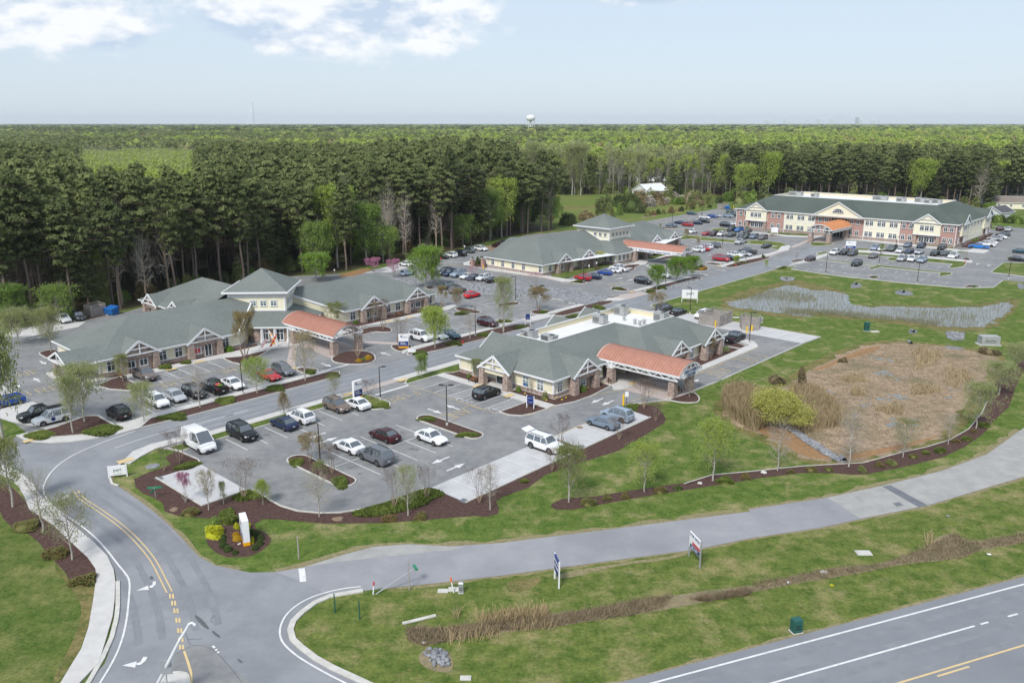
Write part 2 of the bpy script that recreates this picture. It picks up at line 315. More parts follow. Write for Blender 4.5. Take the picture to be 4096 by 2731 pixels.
def link(name, me, parent=None, loc=(0, 0, 0), rz=0, scale=None):
 o = bpy.data.objects.new(name, me); COL.objects.link(o); o.location = loc; o.rotation_euler = (0, 0, rz)
 if scale: o.scale = scale
 if parent: o.parent = parent
 return o
def tag(o, label, cat, group=None, kind=None):
 if label: o['label'] = label
 if cat: o['category'] = cat
 if group: o['group'] = group
 if kind: o['kind'] = kind
 return o
def root(name, loc, rz, label, cat, group=None):
 o = bpy.data.objects.new(name, None); COL.objects.link(o); o.location = loc; o.rotation_euler = (0, 0, rz); o.empty_display_size = .3
 return tag(o, label, cat, group)
KIDS = {}
def kids(o):
 return KIDS.get(o.name) or KIDS.setdefault(o.name, [c for c in bpy.data.objects if c.parent == o])
def copy_tree(o, parent=None):
 c = o.copy(); COL.objects.link(c)
 if parent: c.parent = parent
 for ch in kids(o): copy_tree(ch, c)
 return c
def chaikin(p, it=2, closed=True):
 for _ in range(it):
  q = []; n = len(p)
  for i in range(n if closed else n - 1):
   a = p[i]; b = p[(i + 1) % n]
   q += [a * .75 + b * .25, a * .25 + b * .75]
  if not closed: q = [p[0]] + q + [p[-1]]
  p = q
 return p
def offset(p, d):
 n = len(p); o = []
 A = sum(p[i].x * p[(i + 1) % n].y - p[(i + 1) % n].x * p[i].y for i in range(n))
 s = 1 if A > 0 else -1
 for i in range(n):
  a, b, c = p[i - 1], p[i], p[(i + 1) % n]
  e1 = (b - a).normalized(); e2 = (c - b).normalized(); n1 = Vector((-e1.y, e1.x)) * s; n2 = Vector((-e2.y, e2.x)) * s
  m = n1 + n2; m = m / max(.3, m.length_squared) * 2 if m.length > 1e-6 else n1
  if m.length > 2: m = m.normalized() * 2
  o.append(b + m * d)
 return o
def px(c, *pts): return [at(c, *p).to_2d() for p in pts]
def uvp(*pts): return [Wd(*p).to_2d() for p in pts]
def rect(u0, v0, u1, v1): return uvp((u0, v0), (u1, v0), (u1, v1), (u0, v1))
ZL = [.012]
def fill(mb, pts, z, mat):
 bm = bmesh.new(); vs = [bm.verts.new((p.x, p.y, z)) for p in pts]
 es = [bm.edges.new((vs[i], vs[(i + 1) % len(vs)])) for i in range(len(vs))]
 bmesh.ops.triangle_fill(bm, use_beauty=True, use_dissolve=False, edges=es, normal=(0, 0, 1))
 bm.verts.index_update(); V = [v.co.copy() for v in bm.verts]; Fs = []
 for f in bm.faces:
  ix = [v.index for v in f.verts]
  if f.normal.z < 0: ix.reverse()
  Fs.append(ix)
 bm.free(); mb.add(V, Fs, mat)
def sheet(name, pts, mat, z=None, smooth=0):
 "a flat piece of the setting, each laid a few mm above the one before"
 if smooth: pts = chaikin(pts, smooth)
 if z is None: ZL[0] += .004; z = ZL[0]
 mb = MB(); fill(mb, pts, z, mat); return tag(mb.build(name), None, None, None, 'structure')
def strip_pts(line, w):
 n = len(line); l = []; r = []
 for i in range(n):
  d = (line[min(i + 1, n - 1)] - line[max(i - 1, 0)]).normalized(); q = Vector((-d.y, d.x)) * w / 2
  l.append(line[i] + q); r.append(line[i] - q)
 return l, r
def ribbon(mb, line, w, z, mat, h=0.0):
 l, r = strip_pts(line, w); n = len(line)
 if h == 0: mb.add([(p.x, p.y, z) for p in l + r], [(i, n + i, n + i + 1, i + 1) for i in range(n - 1)], mat)
 else:
  vs = [(p.x, p.y, z) for p in l + r] + [(p.x, p.y, z + h) for p in l + r]; fs = []
  for i in range(n - 1): fs += [(2*n+i, 3*n+i, 3*n+i+1, 2*n+i+1), (i, 2*n+i, 2*n+i+1, i+1), (n+i, n+i+1, 3*n+i+1, 3*n+i)]
  fs += [(0, n, 3*n, 2*n), (n-1, 3*n-1, 4*n-1, 2*n-1)]
  mb.add(vs, fs, mat)
def kerbline(name, line, w=.16, h=.13, mat='kerb'):
 mb = MB(); ribbon(mb, line, w, 0, mat, h); return tag(mb.build(name), None, None, None, 'structure')
def island(pts, mat='mulch', smooth=0, kerb=True, h=.12, name='planting_bed', kmat='kerb', kw=.17):
 if smooth: pts = chaikin(pts, smooth)
 mb = MB(); ZL[0] += .0004; zz = h + ZL[0] * .2
 if kerb:
  inn = offset(pts, kw); n = len(pts)
  mb.add([(p.x, p.y, .0) for p in pts] + [(p.x, p.y, zz + .02) for p in pts] + [(p.x, p.y, zz + .02) for p in inn] + [(p.x, p.y, zz - .03) for p in inn],
               [(i, (i+1) % n, (i+1) % n + n, i + n) for i in range(n)] + [(i+n, (i+1) % n + n, (i+1) % n + 2*n, i + 2*n) for i in range(n)] + [(i+2*n, (i+1) % n + 2*n, (i+1) % n + 3*n, i+3*n) for i in range(n)], kmat)
  fill(mb, inn, zz - .01, mat)
 else:
  n = len(pts); mb.add([(p.x, p.y, 0) for p in pts] + [(p.x, p.y, zz) for p in pts], [(i, (i+1) % n, (i+1) % n + n, i + n) for i in range(n)], mat); fill(mb, pts, zz, mat)
 return tag(mb.build(name), None, None, None, 'structure')
# ================================================================= GROUND
g = MB(); nn = 60
g.add([(-14000, -300, 0), (14000, -300, 0), (14000, 14000, 0), (-14000, 14000, 0)], [(0, 1, 2, 3)], 'grass')
tag(g.build('ground'), None, None, None, 'structure')
lotcurve = px('J', (1780,1020),(1660,1070),(1500,1140),(1250,1200),(1030,1235),(850,1238),(650,1220),(500,1175),(380,1110),(290,1050),(230,1030))
padL = uvp((-77.0,40.8)) + uvp((-77.0,35.6),(-87.5,35.5))
cornerL = px('I',(1640,850),(1770,795),(1787,775),(1775,757),(1620,690))
curveS = px('I',(1190,690),(1090,770),(1000,850),(975,930),(1000,985),(1065,1000),(1200,1090),(1350,1200),(1500,1330),(1620,1450)) + px('M',(1600,370),(1700,480),(1850,560),(2145,620))
laneN = px('N',(230,545),(480,505),(850,390),(1130,315),(1450,290),(1850,310),(2300,280)) + px('O',(1000,155),(2302,-10)) + px('L',(500,1410),(1000,1335),(1400,1250),(1800,1150),(2100,1040),(2352,860),(2700,500))
laneS = px('L',(2700,1000),(2352,1190),(1700,1385),(1250,1475)) + px('Q',(600,130),(0,220)) + px('O',(1800,340),(1000,445),(0,580)) + px('N',(1700,650),(1200,700),(1040,720))
kerbR = px('N',(1040,720),(740,770),(600,830),(480,920),(400,1000),(372,1080),(395,1170),(470,1240),(600,1340),(760,1430),(1000,1540),(1300,1680))
walkL = px('M',(700,1620),(900,1400),(985,1150),(1000,900),(1000,690),(985,600),(930,480),(800,350),(600,190)) + px('I',(560,1250),(400,1115),(340,1050),(300,975),(220,905),(130,840),(0,800),(-200,720))
front_lot_edge = uvp((-61.9,91),(-56.9,90.3),(-56.9,75.2),(-62.3,75.3),(-62.4,72),(-56.9,72.4),(-57,54.9),(-62,54.9)) + lotcurve + padL + cornerL
hull = (px('I',(-200,640),(0,677),(145,545),(240,515),(130,430),(-100,360)) + px('B',(-400,1500),(-400,780),(0,715),(340,665),(560,600),(770,640),(970,590),(1060,575),(1300,505))
  + px('C',(300,250),(1235,205),(1570,115)) + px('g',(700,330),(1140,225),(1330,160),(1540,185),(1760,100)) + px('c',(800,395),(1180,360)) + px('d',(1040,235)) + px('h',(60,435),(900,290),(1510,180),(1640,195),(1900,165))
  + uvp((-150,345),(-66,352)) + px('f',(1830,585),(2352,620)) + px('G',(2700,470),(2700,900),(2352,777),(2260,768),(2200,765),(2130,818),(1900,822),(1510,788),(1000,735),(660,685),(700,665),(545,668))
  + px('E',(1240,195),(1000,235),(0,610)) + uvp((-96.2,150),(-93,148.5),(-57.1,148.5),(-57.5,142),(-58,110),(-58.5,97.5)) + px('K',(1930,228),(1560,272))
  + front_lot_edge + px('I',(1350,640)) + curveS + laneN + laneS + kerbR[1:] + px('N',(1300,2300)) + px('M',(200,2400)) + walkL)
sheet('parking_lot', hull, 'asphalt_lot', z=.012)
road = (px('I',(-200,650),(0,684),(200,618),(450,618),(650,606),(1000,554),(1245,486)) + uvp((-103.85,52),(-103.6,232),(-106,262),(-101,262),(-98.5,236),(-96.4,215),(-96.3,46))
  + px('I',(1350,645)) + curveS + px('N',(230,550),(480,640),(740,768)) + kerbR[2:] + px('N',(1300,2300)) + px('M',(200,2400)) + walkL)
sheet('road', road, 'asphalt_road', z=.02)
sheet('lane', px('N',(232,548)) + laneN[1:] + laneS + px('N',(740,766),(480,640)), 'asphalt_lane', z=.026)
sheet('worn_pavement', px('N',(500,500),(850,392),(1130,317),(1450,292),(1850,312),(1980,320),(1800,350),(1300,400),(800,455)), 'asphalt_old', z=.031)
sheet('worn_pavement', px('L',(1030,1332),(1400,1252),(1800,1152),(2100,1042),(2352,862),(2700,503),(2700,998),(2352,1188),(1700,1383),(1250,1473)), 'asphalt_old', z=.031)
sheet('pavement_patch', px('L',(1395,1256),(1452,1247),(1704,1383),(1640,1395)), 'asphalt_patch', z=.036)
sheet('pavement_patch', px('L',(1465,1370),(1510,1361),(1541,1383),(1495,1392)), 'asphalt_patch', z=.036)
sheet('pavement_patch', px('M',(1500,1330),(1640,1265),(1760,1240),(1830,1255),(1900,1360),(2145,1568),(2145,1900),(1400,1900)), 'asphalt_lot', z=.026)
for q in [[(1665,985),(1700,995),(1760,1050),(1800,1105),(1780,1110),(1730,1075),(1680,1020)],[(1815,1120),(1840,1125),(1900,1178),(1880,1180),(1830,1150)],[(1290,650),(1320,660),(1310,690),(1280,670)],[(2030,1360),(2060,1365),(2090,1400),(2060,1395)]]:
 sheet('oil_stain', px('M', *q), 'tar', z=.04, smooth=2)
hw0 = at('Q',0,1165).to_2d(); hw1 = at('Q',2352,550).to_2d(); hd = (hw1 - hw0).normalized(); hn = Vector((hd.y, -hd.x))
def hwp(s, w): return hw0 + hd * s + hn * w
sheet('highway', [hwp(-60,0),hwp(120,0),hwp(120,26),hwp(-60,26)], 'asphalt_highway', z=.03)
jag = [hwp(-60 + i * 1.2, -.45 + .35 * rng.random()) for i in range(150)]
sheet('highway_shoulder', jag + [hwp(120,.05),hwp(-60,.05)], 'straw_edge', z=.025)
def fringe(line, w, mat='straw_edge', z=.008, side=1):
 pts = []; back = []
 for a, b in zip(line[:-1], line[1:]):
  L_ = (b - a).length; k = max(1, int(L_ / 1.2)); d = (b - a).normalized(); q = Vector((-d.y, d.x)) * side
  for i in range(k):
   p = a.lerp(b, i / k); pts.append(p + q * w * rng.uniform(.25, 1.2)); back.append(p - q * .3)
 sheet('straw_verge', pts + back[::-1], mat, z=z)
fringe(laneN[:-1], .9); fringe(laneS[1:], .5); fringe(curveS, .5)
sheet('verge', px('N',(1045,722),(1200,702),(1700,652),(2302,582)) + px('O',(1000,447),(1800,342),(2302,247)) + px('Q',(600,132)) + px('L',(1250,1478),(1700,1388),(2352,1193),(2700,1005),(2900,1400)) + [hwp(120,-.2),hwp(-55,-.2)] + kerbR[::-1], 'verge_grass', z=.004)
sheet('lawn', px('M',(-300,200),(0,50),(110,240),(230,285),(420,470),(560,620),(640,740),(800,700),(800,870),(755,1100),(690,1280),(520,1568),(300,1900),(-600,1900)), 'lawn', z=.005)
sheet('straw_verge', px('M',(330,360),(420,470),(500,560),(620,735),(700,740),(820,690),(800,860),(755,1090),(690,1270),(520,1550),(430,1560),(620,1230),(700,1000),(690,860),(560,690),(470,600),(480,500)), 'dry_grass', z=.007, smooth=1)
sheet('meadow', px('H',(500,60),(640,90),(1200,70),(1800,55),(1780,110),(2352,180),(2352,235),(1830,325),(1500,330),(900,345),(560,330)), 'field_grass', z=.004)
sheet('scrub_strip', px('H',(640,190),(900,210),(1300,190),(1500,175),(1500,165),(1200,178),(900,185),(640,165)), 'dry_grass', z=.009, smooth=1)
sheet('bare_earth', px('h',(0,350),(120,325),(250,290),(360,300),(330,325),(180,335),(60,360)), 'bare_soil', z=.01, smooth=2)
sheet('bare_earth', px('g',(1340,165),(1560,175),(1750,90),(1900,60),(1850,170),(1640,250),(1480,235)), 'bare_soil', z=.03, smooth=1)
sheet('bare_earth', px('C',(980,230),(1240,165),(1330,170),(1240,210),(1100,245)), 'basin_rust', z=.03, smooth=1)
FEDGE = px('B',(-600,740),(0,700),(340,650),(760,585),(970,570),(1300,495)) + px('C',(700,215),(980,215),(1240,155),(1570,90)) + px('g',(700,305),(1140,205),(1320,145),(1800,30)) + px('H',(1000,400),(600,300),(570,90)) + px('F',(1175,440))
sheet('forest_ground', FEDGE + px('F',(-800,440)), 'forest_floor', z=.003)
sheet('forest_ground', px('F',(1190,447),(1640,447),(1700,462),(2352,452),(2700,460),(2700,420),(1190,420)), 'forest_floor', z=.0035)
rimE = px('E',(560,640),(700,560),(900,500),(1150,450),(1330,400),(1500,370),(1800,440),(2195,520)) + px('L',(1100,40),(1500,30),(1800,40),(2100,30),(2300,-20),(2330,20),(2250,120),(2120,200),(1900,225),(1500,160),(1100,125),(800,90)) + px('E',(1700,870),(1300,840),(1000,790),(750,760),(600,730))
jt = lambda P, k: [p + Vector((rng.normal(), rng.normal()))*k for p in P]
sheet('mud_rim', jt(chaikin(rimE, 3), .5), 'dry_grass', z=.012)
pondW = px('E',(650,660),(830,610),(960,600),(1050,540),(1300,470),(1450,440),(1560,460),(1700,505),(1900,510),(2195,540)) + px('L',(1180,50),(1500,45),(1800,55),(2050,50),(2290,5),(2260,70),(2170,140),(2060,180),(1850,190),(1500,135),(1200,110),(900,75)) + px('E',(1750,850),(1400,800),(1100,770),(900,740),(700,720))
sheet('pond', jt(chaikin(pondW, 3), .45), 'pond_water', z=.03)
basin = px('L',(1400,285),(1550,290),(1800,310),(2000,340),(2170,375),(2150,450),(2080,560),(1960,700),(1850,860),(1700,960),(1500,1030),(1300,1075),(1120,1095),(960,1080),(820,1040),(700,960),(560,900),(400,830),(330,760),(340,690),(520,640),(720,600),(870,500),(1000,420),(1180,340))
sheet('straw_verge', offset(chaikin(basin, 2), -1.6), 'dry_grass', z=.010)
bs_ = chaikin(basin, 3); sheet('dry_basin', [p + Vector((rng.normal(), rng.normal()))*.45 for p in bs_], 'basin_soil', z=.016)
for q in [[(520,870),(680,850),(860,900),(980,980),(1100,1060),(960,1075),(820,1030),(700,950)],[(900,480),(1100,400),(1250,330),(1400,300),(1350,350),(1150,400),(1000,470)],[(1150,1040),(1500,980),(1700,930),(1800,900),(1700,950),(1450,1020),(1200,1080)]]:
 sheet('dry_grass_patch', px('L', *q), 'basin_rust', z=.02, smooth=2)
def blotch(c, x, y, rx, ry, k=26):
 ph = rng.random(6) * 6.28; o = []
 for i in range(k):
  a = i / k * 2 * math.pi; r = 1 + .22 * math.sin(3 * a + ph[0]) + .2 * math.sin(5 * a + ph[1]) + .12 * math.sin(9 * a + ph[2])
  o.append(at(c, x + rx * r * math.cos(a), y + ry * r * math.sin(a)).to_2d())
 return o
for x, y, rx, ry in [(1350,385,30,12),(1400,405,45,14),(1380,490,50,22),(1430,505,45,14),(1530,530,38,14),(1000,620,42,18),(1220,635,40,16),(1350,670,70,18),(1490,650,60,22),(1570,655,45,16),(1500,835,90,24),(1590,845,50,16),(1160,780,60,10),(2000,590,30,10),(1870,600,40,8),(1300,710,90,9),(1060,680,40,9),(1850,660,40,8)]:
 for k in range(5):
  sheet('puddle', blotch('L', x + rng.normal(0, rx * .6), y + rng.normal(0, ry * .6), rx * rng.uniform(.18, .5), ry * rng.uniform(.15, .42)), 'pond_water', z=.026 + .0006 * k)
sheet('rock_channel', px('L',(730,850),(800,865),(880,920),(1010,1000),(1100,1060),(1165,1090),(1110,1095),(1000,1040),(900,975),(800,900)), 'gravel', z=.03)
for q in [[(1310,345),(1505,350),(1480,385),(1400,400),(1330,380)]]: sheet('rip_rap', px('E', *q), 'gravel', z=.02, smooth=1)
for q in [[(1090,800),(1120,780),(1175,790),(1170,815),(1100,825)],[(1410,845),(1470,835),(1545,850),(1545,872),(1490,876),(1420,865)],[(2300,785),(2352,790),(2352,830),(2310,825)]]: sheet('rip_rap', px('G', *q), 'gravel', z=.02, smooth=1)
for q in [[(1570,200),(1630,200),(1635,220),(1580,228)],[(1825,215),(1955,220),(1940,270),(1880,275),(1830,255)],[(1810,310),(1880,312),(1950,325),(1940,335),(1830,328)]]: sheet('rip_rap', px('L', *q), 'gravel', z=.02, smooth=1)
ck = MB()
for q in [('M',[(1850,985),(1800,1020),(1830,1060)]),('M',[(1590,1130),(1610,1190),(1635,1255),(1740,1240),(1860,1300),(1990,1450),(2100,1600)]),('M',[(1500,1330),(1560,1290),(1635,1255)]),('L',[(1180,1300),(1270,1360)]),('M',[(1610,1195),(1740,1190)])]: ribbon(ck, chaikin(px(q[0], *q[1]), 2, False), .028, .043, 'tar')
tag(ck.build('pavement_cracks'), None, None, None, 'structure')
sheet('rip_rap', px('N',(1560,1290),(1640,1240),(1830,1250),(1880,1400),(1840,1480),(1640,1450),(1550,1370)), 'scrub_soil', z=.02, smooth=2)
sheet('ditch', px('N',(1440,1060),(1560,1040),(1800,1060),(2302,1000)) + px('O',(450,930),(900,880),(1300,800),(1600,760),(2000,700),(2302,680)) + px('Q',(300,560),(700,470),(1130,440),(1500,320),(1600,200),(1750,180),(1900,260),(2352,180),(2352,270),(2000,310),(1800,400),(1300,440),(1000,510),(500,590),(30,680)) + px('O',(1900,820),(1200,950),(800,1000),(400,1070),(0,1100)) + px('N',(1900,1170),(1600,1230),(1450,1180)), 'scrub_soil', z=.012, smooth=2)
sheet('bare_earth', px('O',(470,600),(650,530),(900,500),(1250,440),(1500,410),(1700,370),(1740,385),(1500,440),(1200,470),(900,530),(700,590),(520,610)), 'straw_edge', z=.014, smooth=1)
sheet('bare_earth', px('O',(50,650),(180,600),(400,600),(330,680),(150,740),(60,720)), 'dry_grass', z=.012, smooth=2)
sign_bed = px('M',(1840,160),(1760,270),(1780,380),(1850,450),(1950,490),(2100,487)) + px('N',(20,395),(110,350),(180,290),(200,240),(150,190),(60,150),(35,105),(120,66))
bedout = (px('I',(1200,930),(1215,1000),(1280,1060),(1380,1100),(1460,1150),(1475,1220),(1600,1262),(1840,1280)) + sign_bed
   + px('J',(300,1290),(450,1290),(900,1330),(1400,1325),(1750,1300),(2240,1260)) + px('K',(330,1270),(430,1240),(440,1190),(412,1130),(470,1090),(700,1010),(860,890),(1100,810),(1170,785),(1500,680),(1760,530),(1920,430),(1935,390),(1900,330),(1860,290),(1780,262),(1600,265)))
sheet('mulch_bed', bedout + front_lot_edge + px('I',(1560,690),(1480,740),(1530,800),(1400,850),(1330,870)), 'mulch', z=.014)
sheet('mulch_bed', px('K',(900,1180),(915,1150),(1000,1110),(1090,1100),(1300,1085),(1600,1035),(1780,1010),(2000,975),(2240,955)) + px('L',(60,1240),(250,1180),(520,1155),(860,1120),(1100,1107),(1270,1098),(1500,1035),(1700,990),(1850,945),(1980,870),(2070,760),(2110,670),(2160,560),(2260,470),(2352,400),(2600,150),(2640,200),(2352,470),(2290,600),(2250,720),(2160,800),(2080,900),(1950,990),(1800,1060),(1600,1110),(1300,1172),(1200,1177),(1060,1165),(850,1165),(560,1200),(260,1250),(60,1280)) + px('K',(2240,1010),(1900,1060),(1500,1130),(1100,1205),(950,1205)), 'mulch', z=.014)
sheet('mulch_bed', px('M',(-200,-60),(-60,-20),(30,160),(110,240),(230,280),(330,360),(420,470),(560,620),(620,730),(660,735),(800,690),(828,600),(750,490),(640,390),(460,220),(300,110),(215,0),(130,-90),(0,-160)), 'mulch', z=.015)
def edging(name, pts): kerbline(name, pts, .1, .06, 'kerb')
edging('stone_edging', px('L',(60,1238),(250,1178),(520,1153),(860,1118),(1100,1105),(1270,1096),(1500,1033),(1700,988),(1850,943),(1980,868),(2070,758),(2110,668)))
def slab(pts, name='sidewalk', mat='concrete', kerb=False, h=.13, smooth=0): return island(pts, mat, smooth, False, h, name)
island(px('M',(300,1900),(525,1568),(700,1280),(760,1100),(800,870),(827,680),(820,590),(750,490),(640,390),(460,220),(300,110)) + px('I',(261,1203),(215,1080),(160,990),(0,890),(-200,800),(-200,725),(0,805),(130,845),(220,910),(300,980),(340,1056),(400,1120),(560,1255)) + px('M',(600,196),(795,356),(922,484),(976,602),(990,690),(985,860),(968,1000),(925,1150),(850,1400),(640,1620),(500,1900)), 'concrete', 0, False, .13, 'sidewalk')
ln = px('M',(1012,700),(1012,900),(1000,1020),(960,1180),(880,1360),(760,1568),(640,1720)); kerbline('kerb', ln, .35, .12)
kerbline('kerb', [p for p in kerbR], .5, .12)
kerbline('kerb', px('I',(1080,800),(1010,850),(985,925),(1005,975),(1062,993)), .25, .13)
slab(px('I',(145,545),(250,520),(330,575),(450,568),(850,535),(1095,480),(1040,440),(1140,425)) + uvp((-108.4,44),(-108.4,72.8),(-107,73.6),(-107,43.9)) + px('I',(1245,480),(1000,548),(650,600),(450,610),(250,600)))
island(px('I',(440,490),(700,395),(760,370),(880,365),(930,400),(1095,480),(1040,500),(850,530),(450,565),(330,560),(270,510)), 'mulch', 1)
island(uvp((-107,43.6)) + px('I',(1245,478)) + uvp((-103.9,47),(-103.8,60),(-103.8,70.8),(-104.3,73),(-105.6,74),(-107,73.2)), 'mulch')
island(px('C',(640,1085),(640,1068),(690,1052),(880,1076),(720,1112)), 'mulch', 1)
slab(uvp((-96.4,44),(-95,44),(-95,68.6),(-96.4,68.6)) );
slab(px('I',(1640,555),(1350,625),(1190,690),(1088,792),(1170,797),(1260,735),(1400,662),(1620,600)))
island(uvp((-95,40),(-95,66),(-94.2,69),(-92.8,70),(-88,70),(-86.9,69.2),(-86.4,68),(-87.2,66.3),(-93,66),(-93,44)) + px('I',(1620,690),(1500,660)), 'lawn')
sheet('crosswalk', uvp((-96.3,68.6),(-94.8,68.6),(-94.8,77.4),(-96.3,77.4)), 'pavers', z=.03)
slab(uvp((-96.4,77.4),(-94.8,77.4),(-94.8,140),(-96.4,140)))
island(uvp((-94.8,79),(-94.8,90),(-94,92.5),(-91.6,92.5),(-91.6,86.2),(-92.6,85),(-92.6,77.2),(-93.4,77.2)), 'lawn')
island(uvp((-94.8,92.5),(-94.8,140),(-91,140),(-91,92.5)), 'lawn')
slab(uvp((-92.6,83.3),(-69.6,83.3),(-69.6,84.9),(-78.6,84.9),(-78.6,87),(-84,87),(-84,84.9),(-92.6,84.9)))
island(uvp((-92.6,84.9),(-84,84.9),(-84,87),(-91.5,87),(-91.5,86)), 'mulch', 0, False)
island(uvp((-78.6,84.9),(-69.4,84.9)) + uvp((-68.4,88),(-68.2,92),(-68.9,97.8),(-71.4,98),(-71.4,87),(-78.6,87)), 'mulch')
island(uvp((-73.6,77.6),(-71.8,77.6),(-70.2,78.6),(-69.6,80.5),(-69.4,83.3),(-73.6,83.3)), 'mulch', 0)
slab(uvp((-74.8,98.3),(-68.9,97.8),(-67.6,96.4),(-66.6,97.6),(-66.0,106.4),(-74.8,106.4)), mat='concrete')
sheet('paved_crossing', uvp((-66.8,97.6),(-58.6,97.6),(-58.4,104.6),(-66.8,104.6)), 'pavers', z=.03)
slab(uvp((-66,105),(-62.8,107),(-62.6,133.6),(-63.2,135),(-64.8,136.8),(-66.6,137.4),(-69,137.4),(-69,136),(-64.3,134),(-64.2,107.5),(-66,106.8)))
island(uvp((-66.5,107.5),(-64.3,107.5),(-64.3,130),(-66.5,130)), 'mulch', 0, False); island(uvp((-69.5,130.6),(-64.3,130.6),(-64.3,133),(-66.6,134),(-69.5,134)), 'mulch')
island(px('K',(1940,225),(2060,190),(2180,150),(2240,200),(2235,245),(2150,255),(2060,250)), 'mulch', 1)
def pill(u0, u1, v0, v1, mat='mulch', name='planting_bed'):
 r = (v1 - v0) / 2; vc = (v0 + v1) / 2; p = []
 for i in range(7): a = R(90 + i * 30); p.append((u0 + r + r * math.cos(a), vc + r * math.sin(a)))
 for i in range(7): a = R(-90 + i * 30); p.append((u1 - r + r * math.cos(a), vc + r * math.sin(a)))
 return island(uvp(*p), mat, 0, True, .12, name)
pill(-81.4, -69.4, 48.0, 50.7); pill(-80.6, -68.7, 67.8, 70.4)
island(px('K',(905,580),(1010,605),(1005,640)) + uvp((-57,74.9),(-56.9,72.4),(-62.3,72.2),(-62.5,74)), 'mulch', 0)
sheet('concrete_pad', uvp((-87.4,35.6),(-87.4,40.8),(-77.1,40.8),(-77.1,35.7)), 'concrete_pad', z=.024)
sheet('concrete_pad', uvp((-62.5,55),(-57.1,55),(-57,72.3),(-62.4,71.6)), 'concrete_pad', z=.024)
sheet('concrete_pad', uvp((-62.3,75.5),(-57,75.3),(-57,90.2),(-61.9,90.9)), 'concrete_pad', z=.024)
sheet('concrete_pad', uvp((-92.9,141.6),(-57.7,141.9),(-57.2,148.4),(-92.9,148.4)), 'concrete_pad', z=.024)
sheet('concrete_pad', px('I',(-300,100),(0,60),(250,220)) + px('I',(440,300),(730,382),(440,488),(120,425),(-100,355),(-400,300)), 'concrete', z=.024)
sheet('concrete_pad', px('B',(-400,790),(0,725),(340,672),(560,605),(770,642),(700,690),(340,760),(0,790),(-400,860)), 'concrete', z=.024)
sheet('concrete_pad', px('C',(1240,207),(1560,122),(1640,135)) + px('g',(340,500),(100,560),(0,585)), 'concrete_pad', z=.024)
for l_ in (lotcurve, padL, cornerL, uvp((-57,54.9),(-57,72.4)), uvp((-56.9,75.2),(-56.9,90.3)), uvp((-58,109),(-57.8,143),(-57.1,148.5),(-93,148.5),(-96.2,150)), uvp((-96.1,150),(-96.1,212)), px('K',(1560,272),(1930,228)) + uvp((-58.3,105),(-58,112)),
           px('G',(545,668),(700,665),(660,685),(1000,735),(1510,788),(1900,822),(2130,818),(2200,765)), px('h',(60,435),(900,290),(1510,180))):
 kerbline('kerb', l_)
island(uvp((-130.9,47),(-130.9,74),(-129.4,73.2),(-129.4,50.5),(-129,49)) , 'mulch', 0, False)
slab(uvp((-129.4,48.6),(-127.2,48.9),(-127.2,65),(-125.6,67.5),(-125.8,74),(-124.6,79),(-124.4,86),(-126,92),(-127.2,96),(-125.8,101),(-125.8,117.5),(-127.3,121),(-129,121),(-128,116),(-128,92),(-129.2,86),(-129.6,75),(-129.4,70)))
island(uvp((-129.2,86.5),(-128,92),(-128,118.2),(-130.6,118.2),(-130.6,93)), 'mulch', 0, False)
island(uvp((-127.1,65.2),(-125.7,67.7),(-126,73.6)) + px('C',(545,873),(420,890),(300,960),(140,1028),(60,1010),(0,985)), 'mulch', 0)
island(uvp((-127.2,44.3),(-129,47.3),(-129.3,49),(-127.2,49),(-121.3,48.8),(-120.7,47.8),(-121,46.8),(-124,45)), 'mulch', 0)
slab(uvp((-139.9,41.4),(-130.2,40.8),(-129.4,41.6),(-129.6,47),(-130.7,46.5),(-141,46.3)))
island(px('B',(340,925),(400,905),(500,890),(560,940),(560,1010),(470,995),(370,950)), 'mulch', 1)
island(px('B',(760,640),(970,590),(950,578),(760,600)), 'mulch', 0)
island(px('C',(948,975),(985,950),(1100,905),(1240,905),(1330,925),(1358,975),(1330,1008),(1250,1027),(1130,1030),(1010,1018),(960,1000)), 'mulch', 1)
sheet('paved_crossing', px('C',(790,905),(950,970),(1000,940),(1250,905),(1080,830),(900,790),(640,790),(600,840)), 'pavers', z=.03)
sheet('paved_crossing', px('C',(548,1030),(575,900),(590,850),(650,850),(640,900),(628,1058)), 'pavers', z=.031)
sheet('paved_crossing', px('C',(1250,818),(1550,828),(1550,850),(1250,835)), 'pavers', z=.031)
slab(px('C',(610,1085),(550,1062),(630,1055),(720,1045),(680,1058),(640,1070)))
island(px('C',(1200,720),(1310,690),(1420,685),(1495,705),(1500,738),(1420,742),(1330,735),(1240,765),(900,775),(1000,760)), 'mulch', 1)
island(px('C',(1485,875),(1490,855),(1560,850),(1710,862),(1580,915),(1530,905)), 'mulch', 1)
slab(px('C',(1580,915),(1710,862)) + uvp((-108.4,93),(-108.3,128),(-107,128),(-107,89.5)) + px('C',(1600,935)))
island(uvp((-107,89.8),(-105.4,87.6),(-104,89.5),(-103.1,95),(-102.6,117),(-103,118.6),(-104.2,119),(-107,116)), 'mulch', 1)
slab(uvp((-107,116.5),(-105.2,119),(-105.2,128),(-107,128)))
sheet('crosswalk', uvp((-108.4,119),(-105.2,119),(-105.2,128),(-108.4,128)), 'pavers', z=.03)
island(uvp((-107,128.3),(-104,128.5),(-103.5,131),(-103.4,145.8),(-104.6,148.5),(-105.4,148.3),(-107,146)), 'mulch', 1)
slab(uvp((-108.4,128),(-107,128),(-107,146.5),(-104,149.5),(-103.6,151.6),(-106,152),(-108.4,149)))
sheet('crosswalk', uvp((-108.5,151.5),(-103.5,151.5),(-103.5,161.5),(-106.5,161.5)), 'pavers', z=.03)
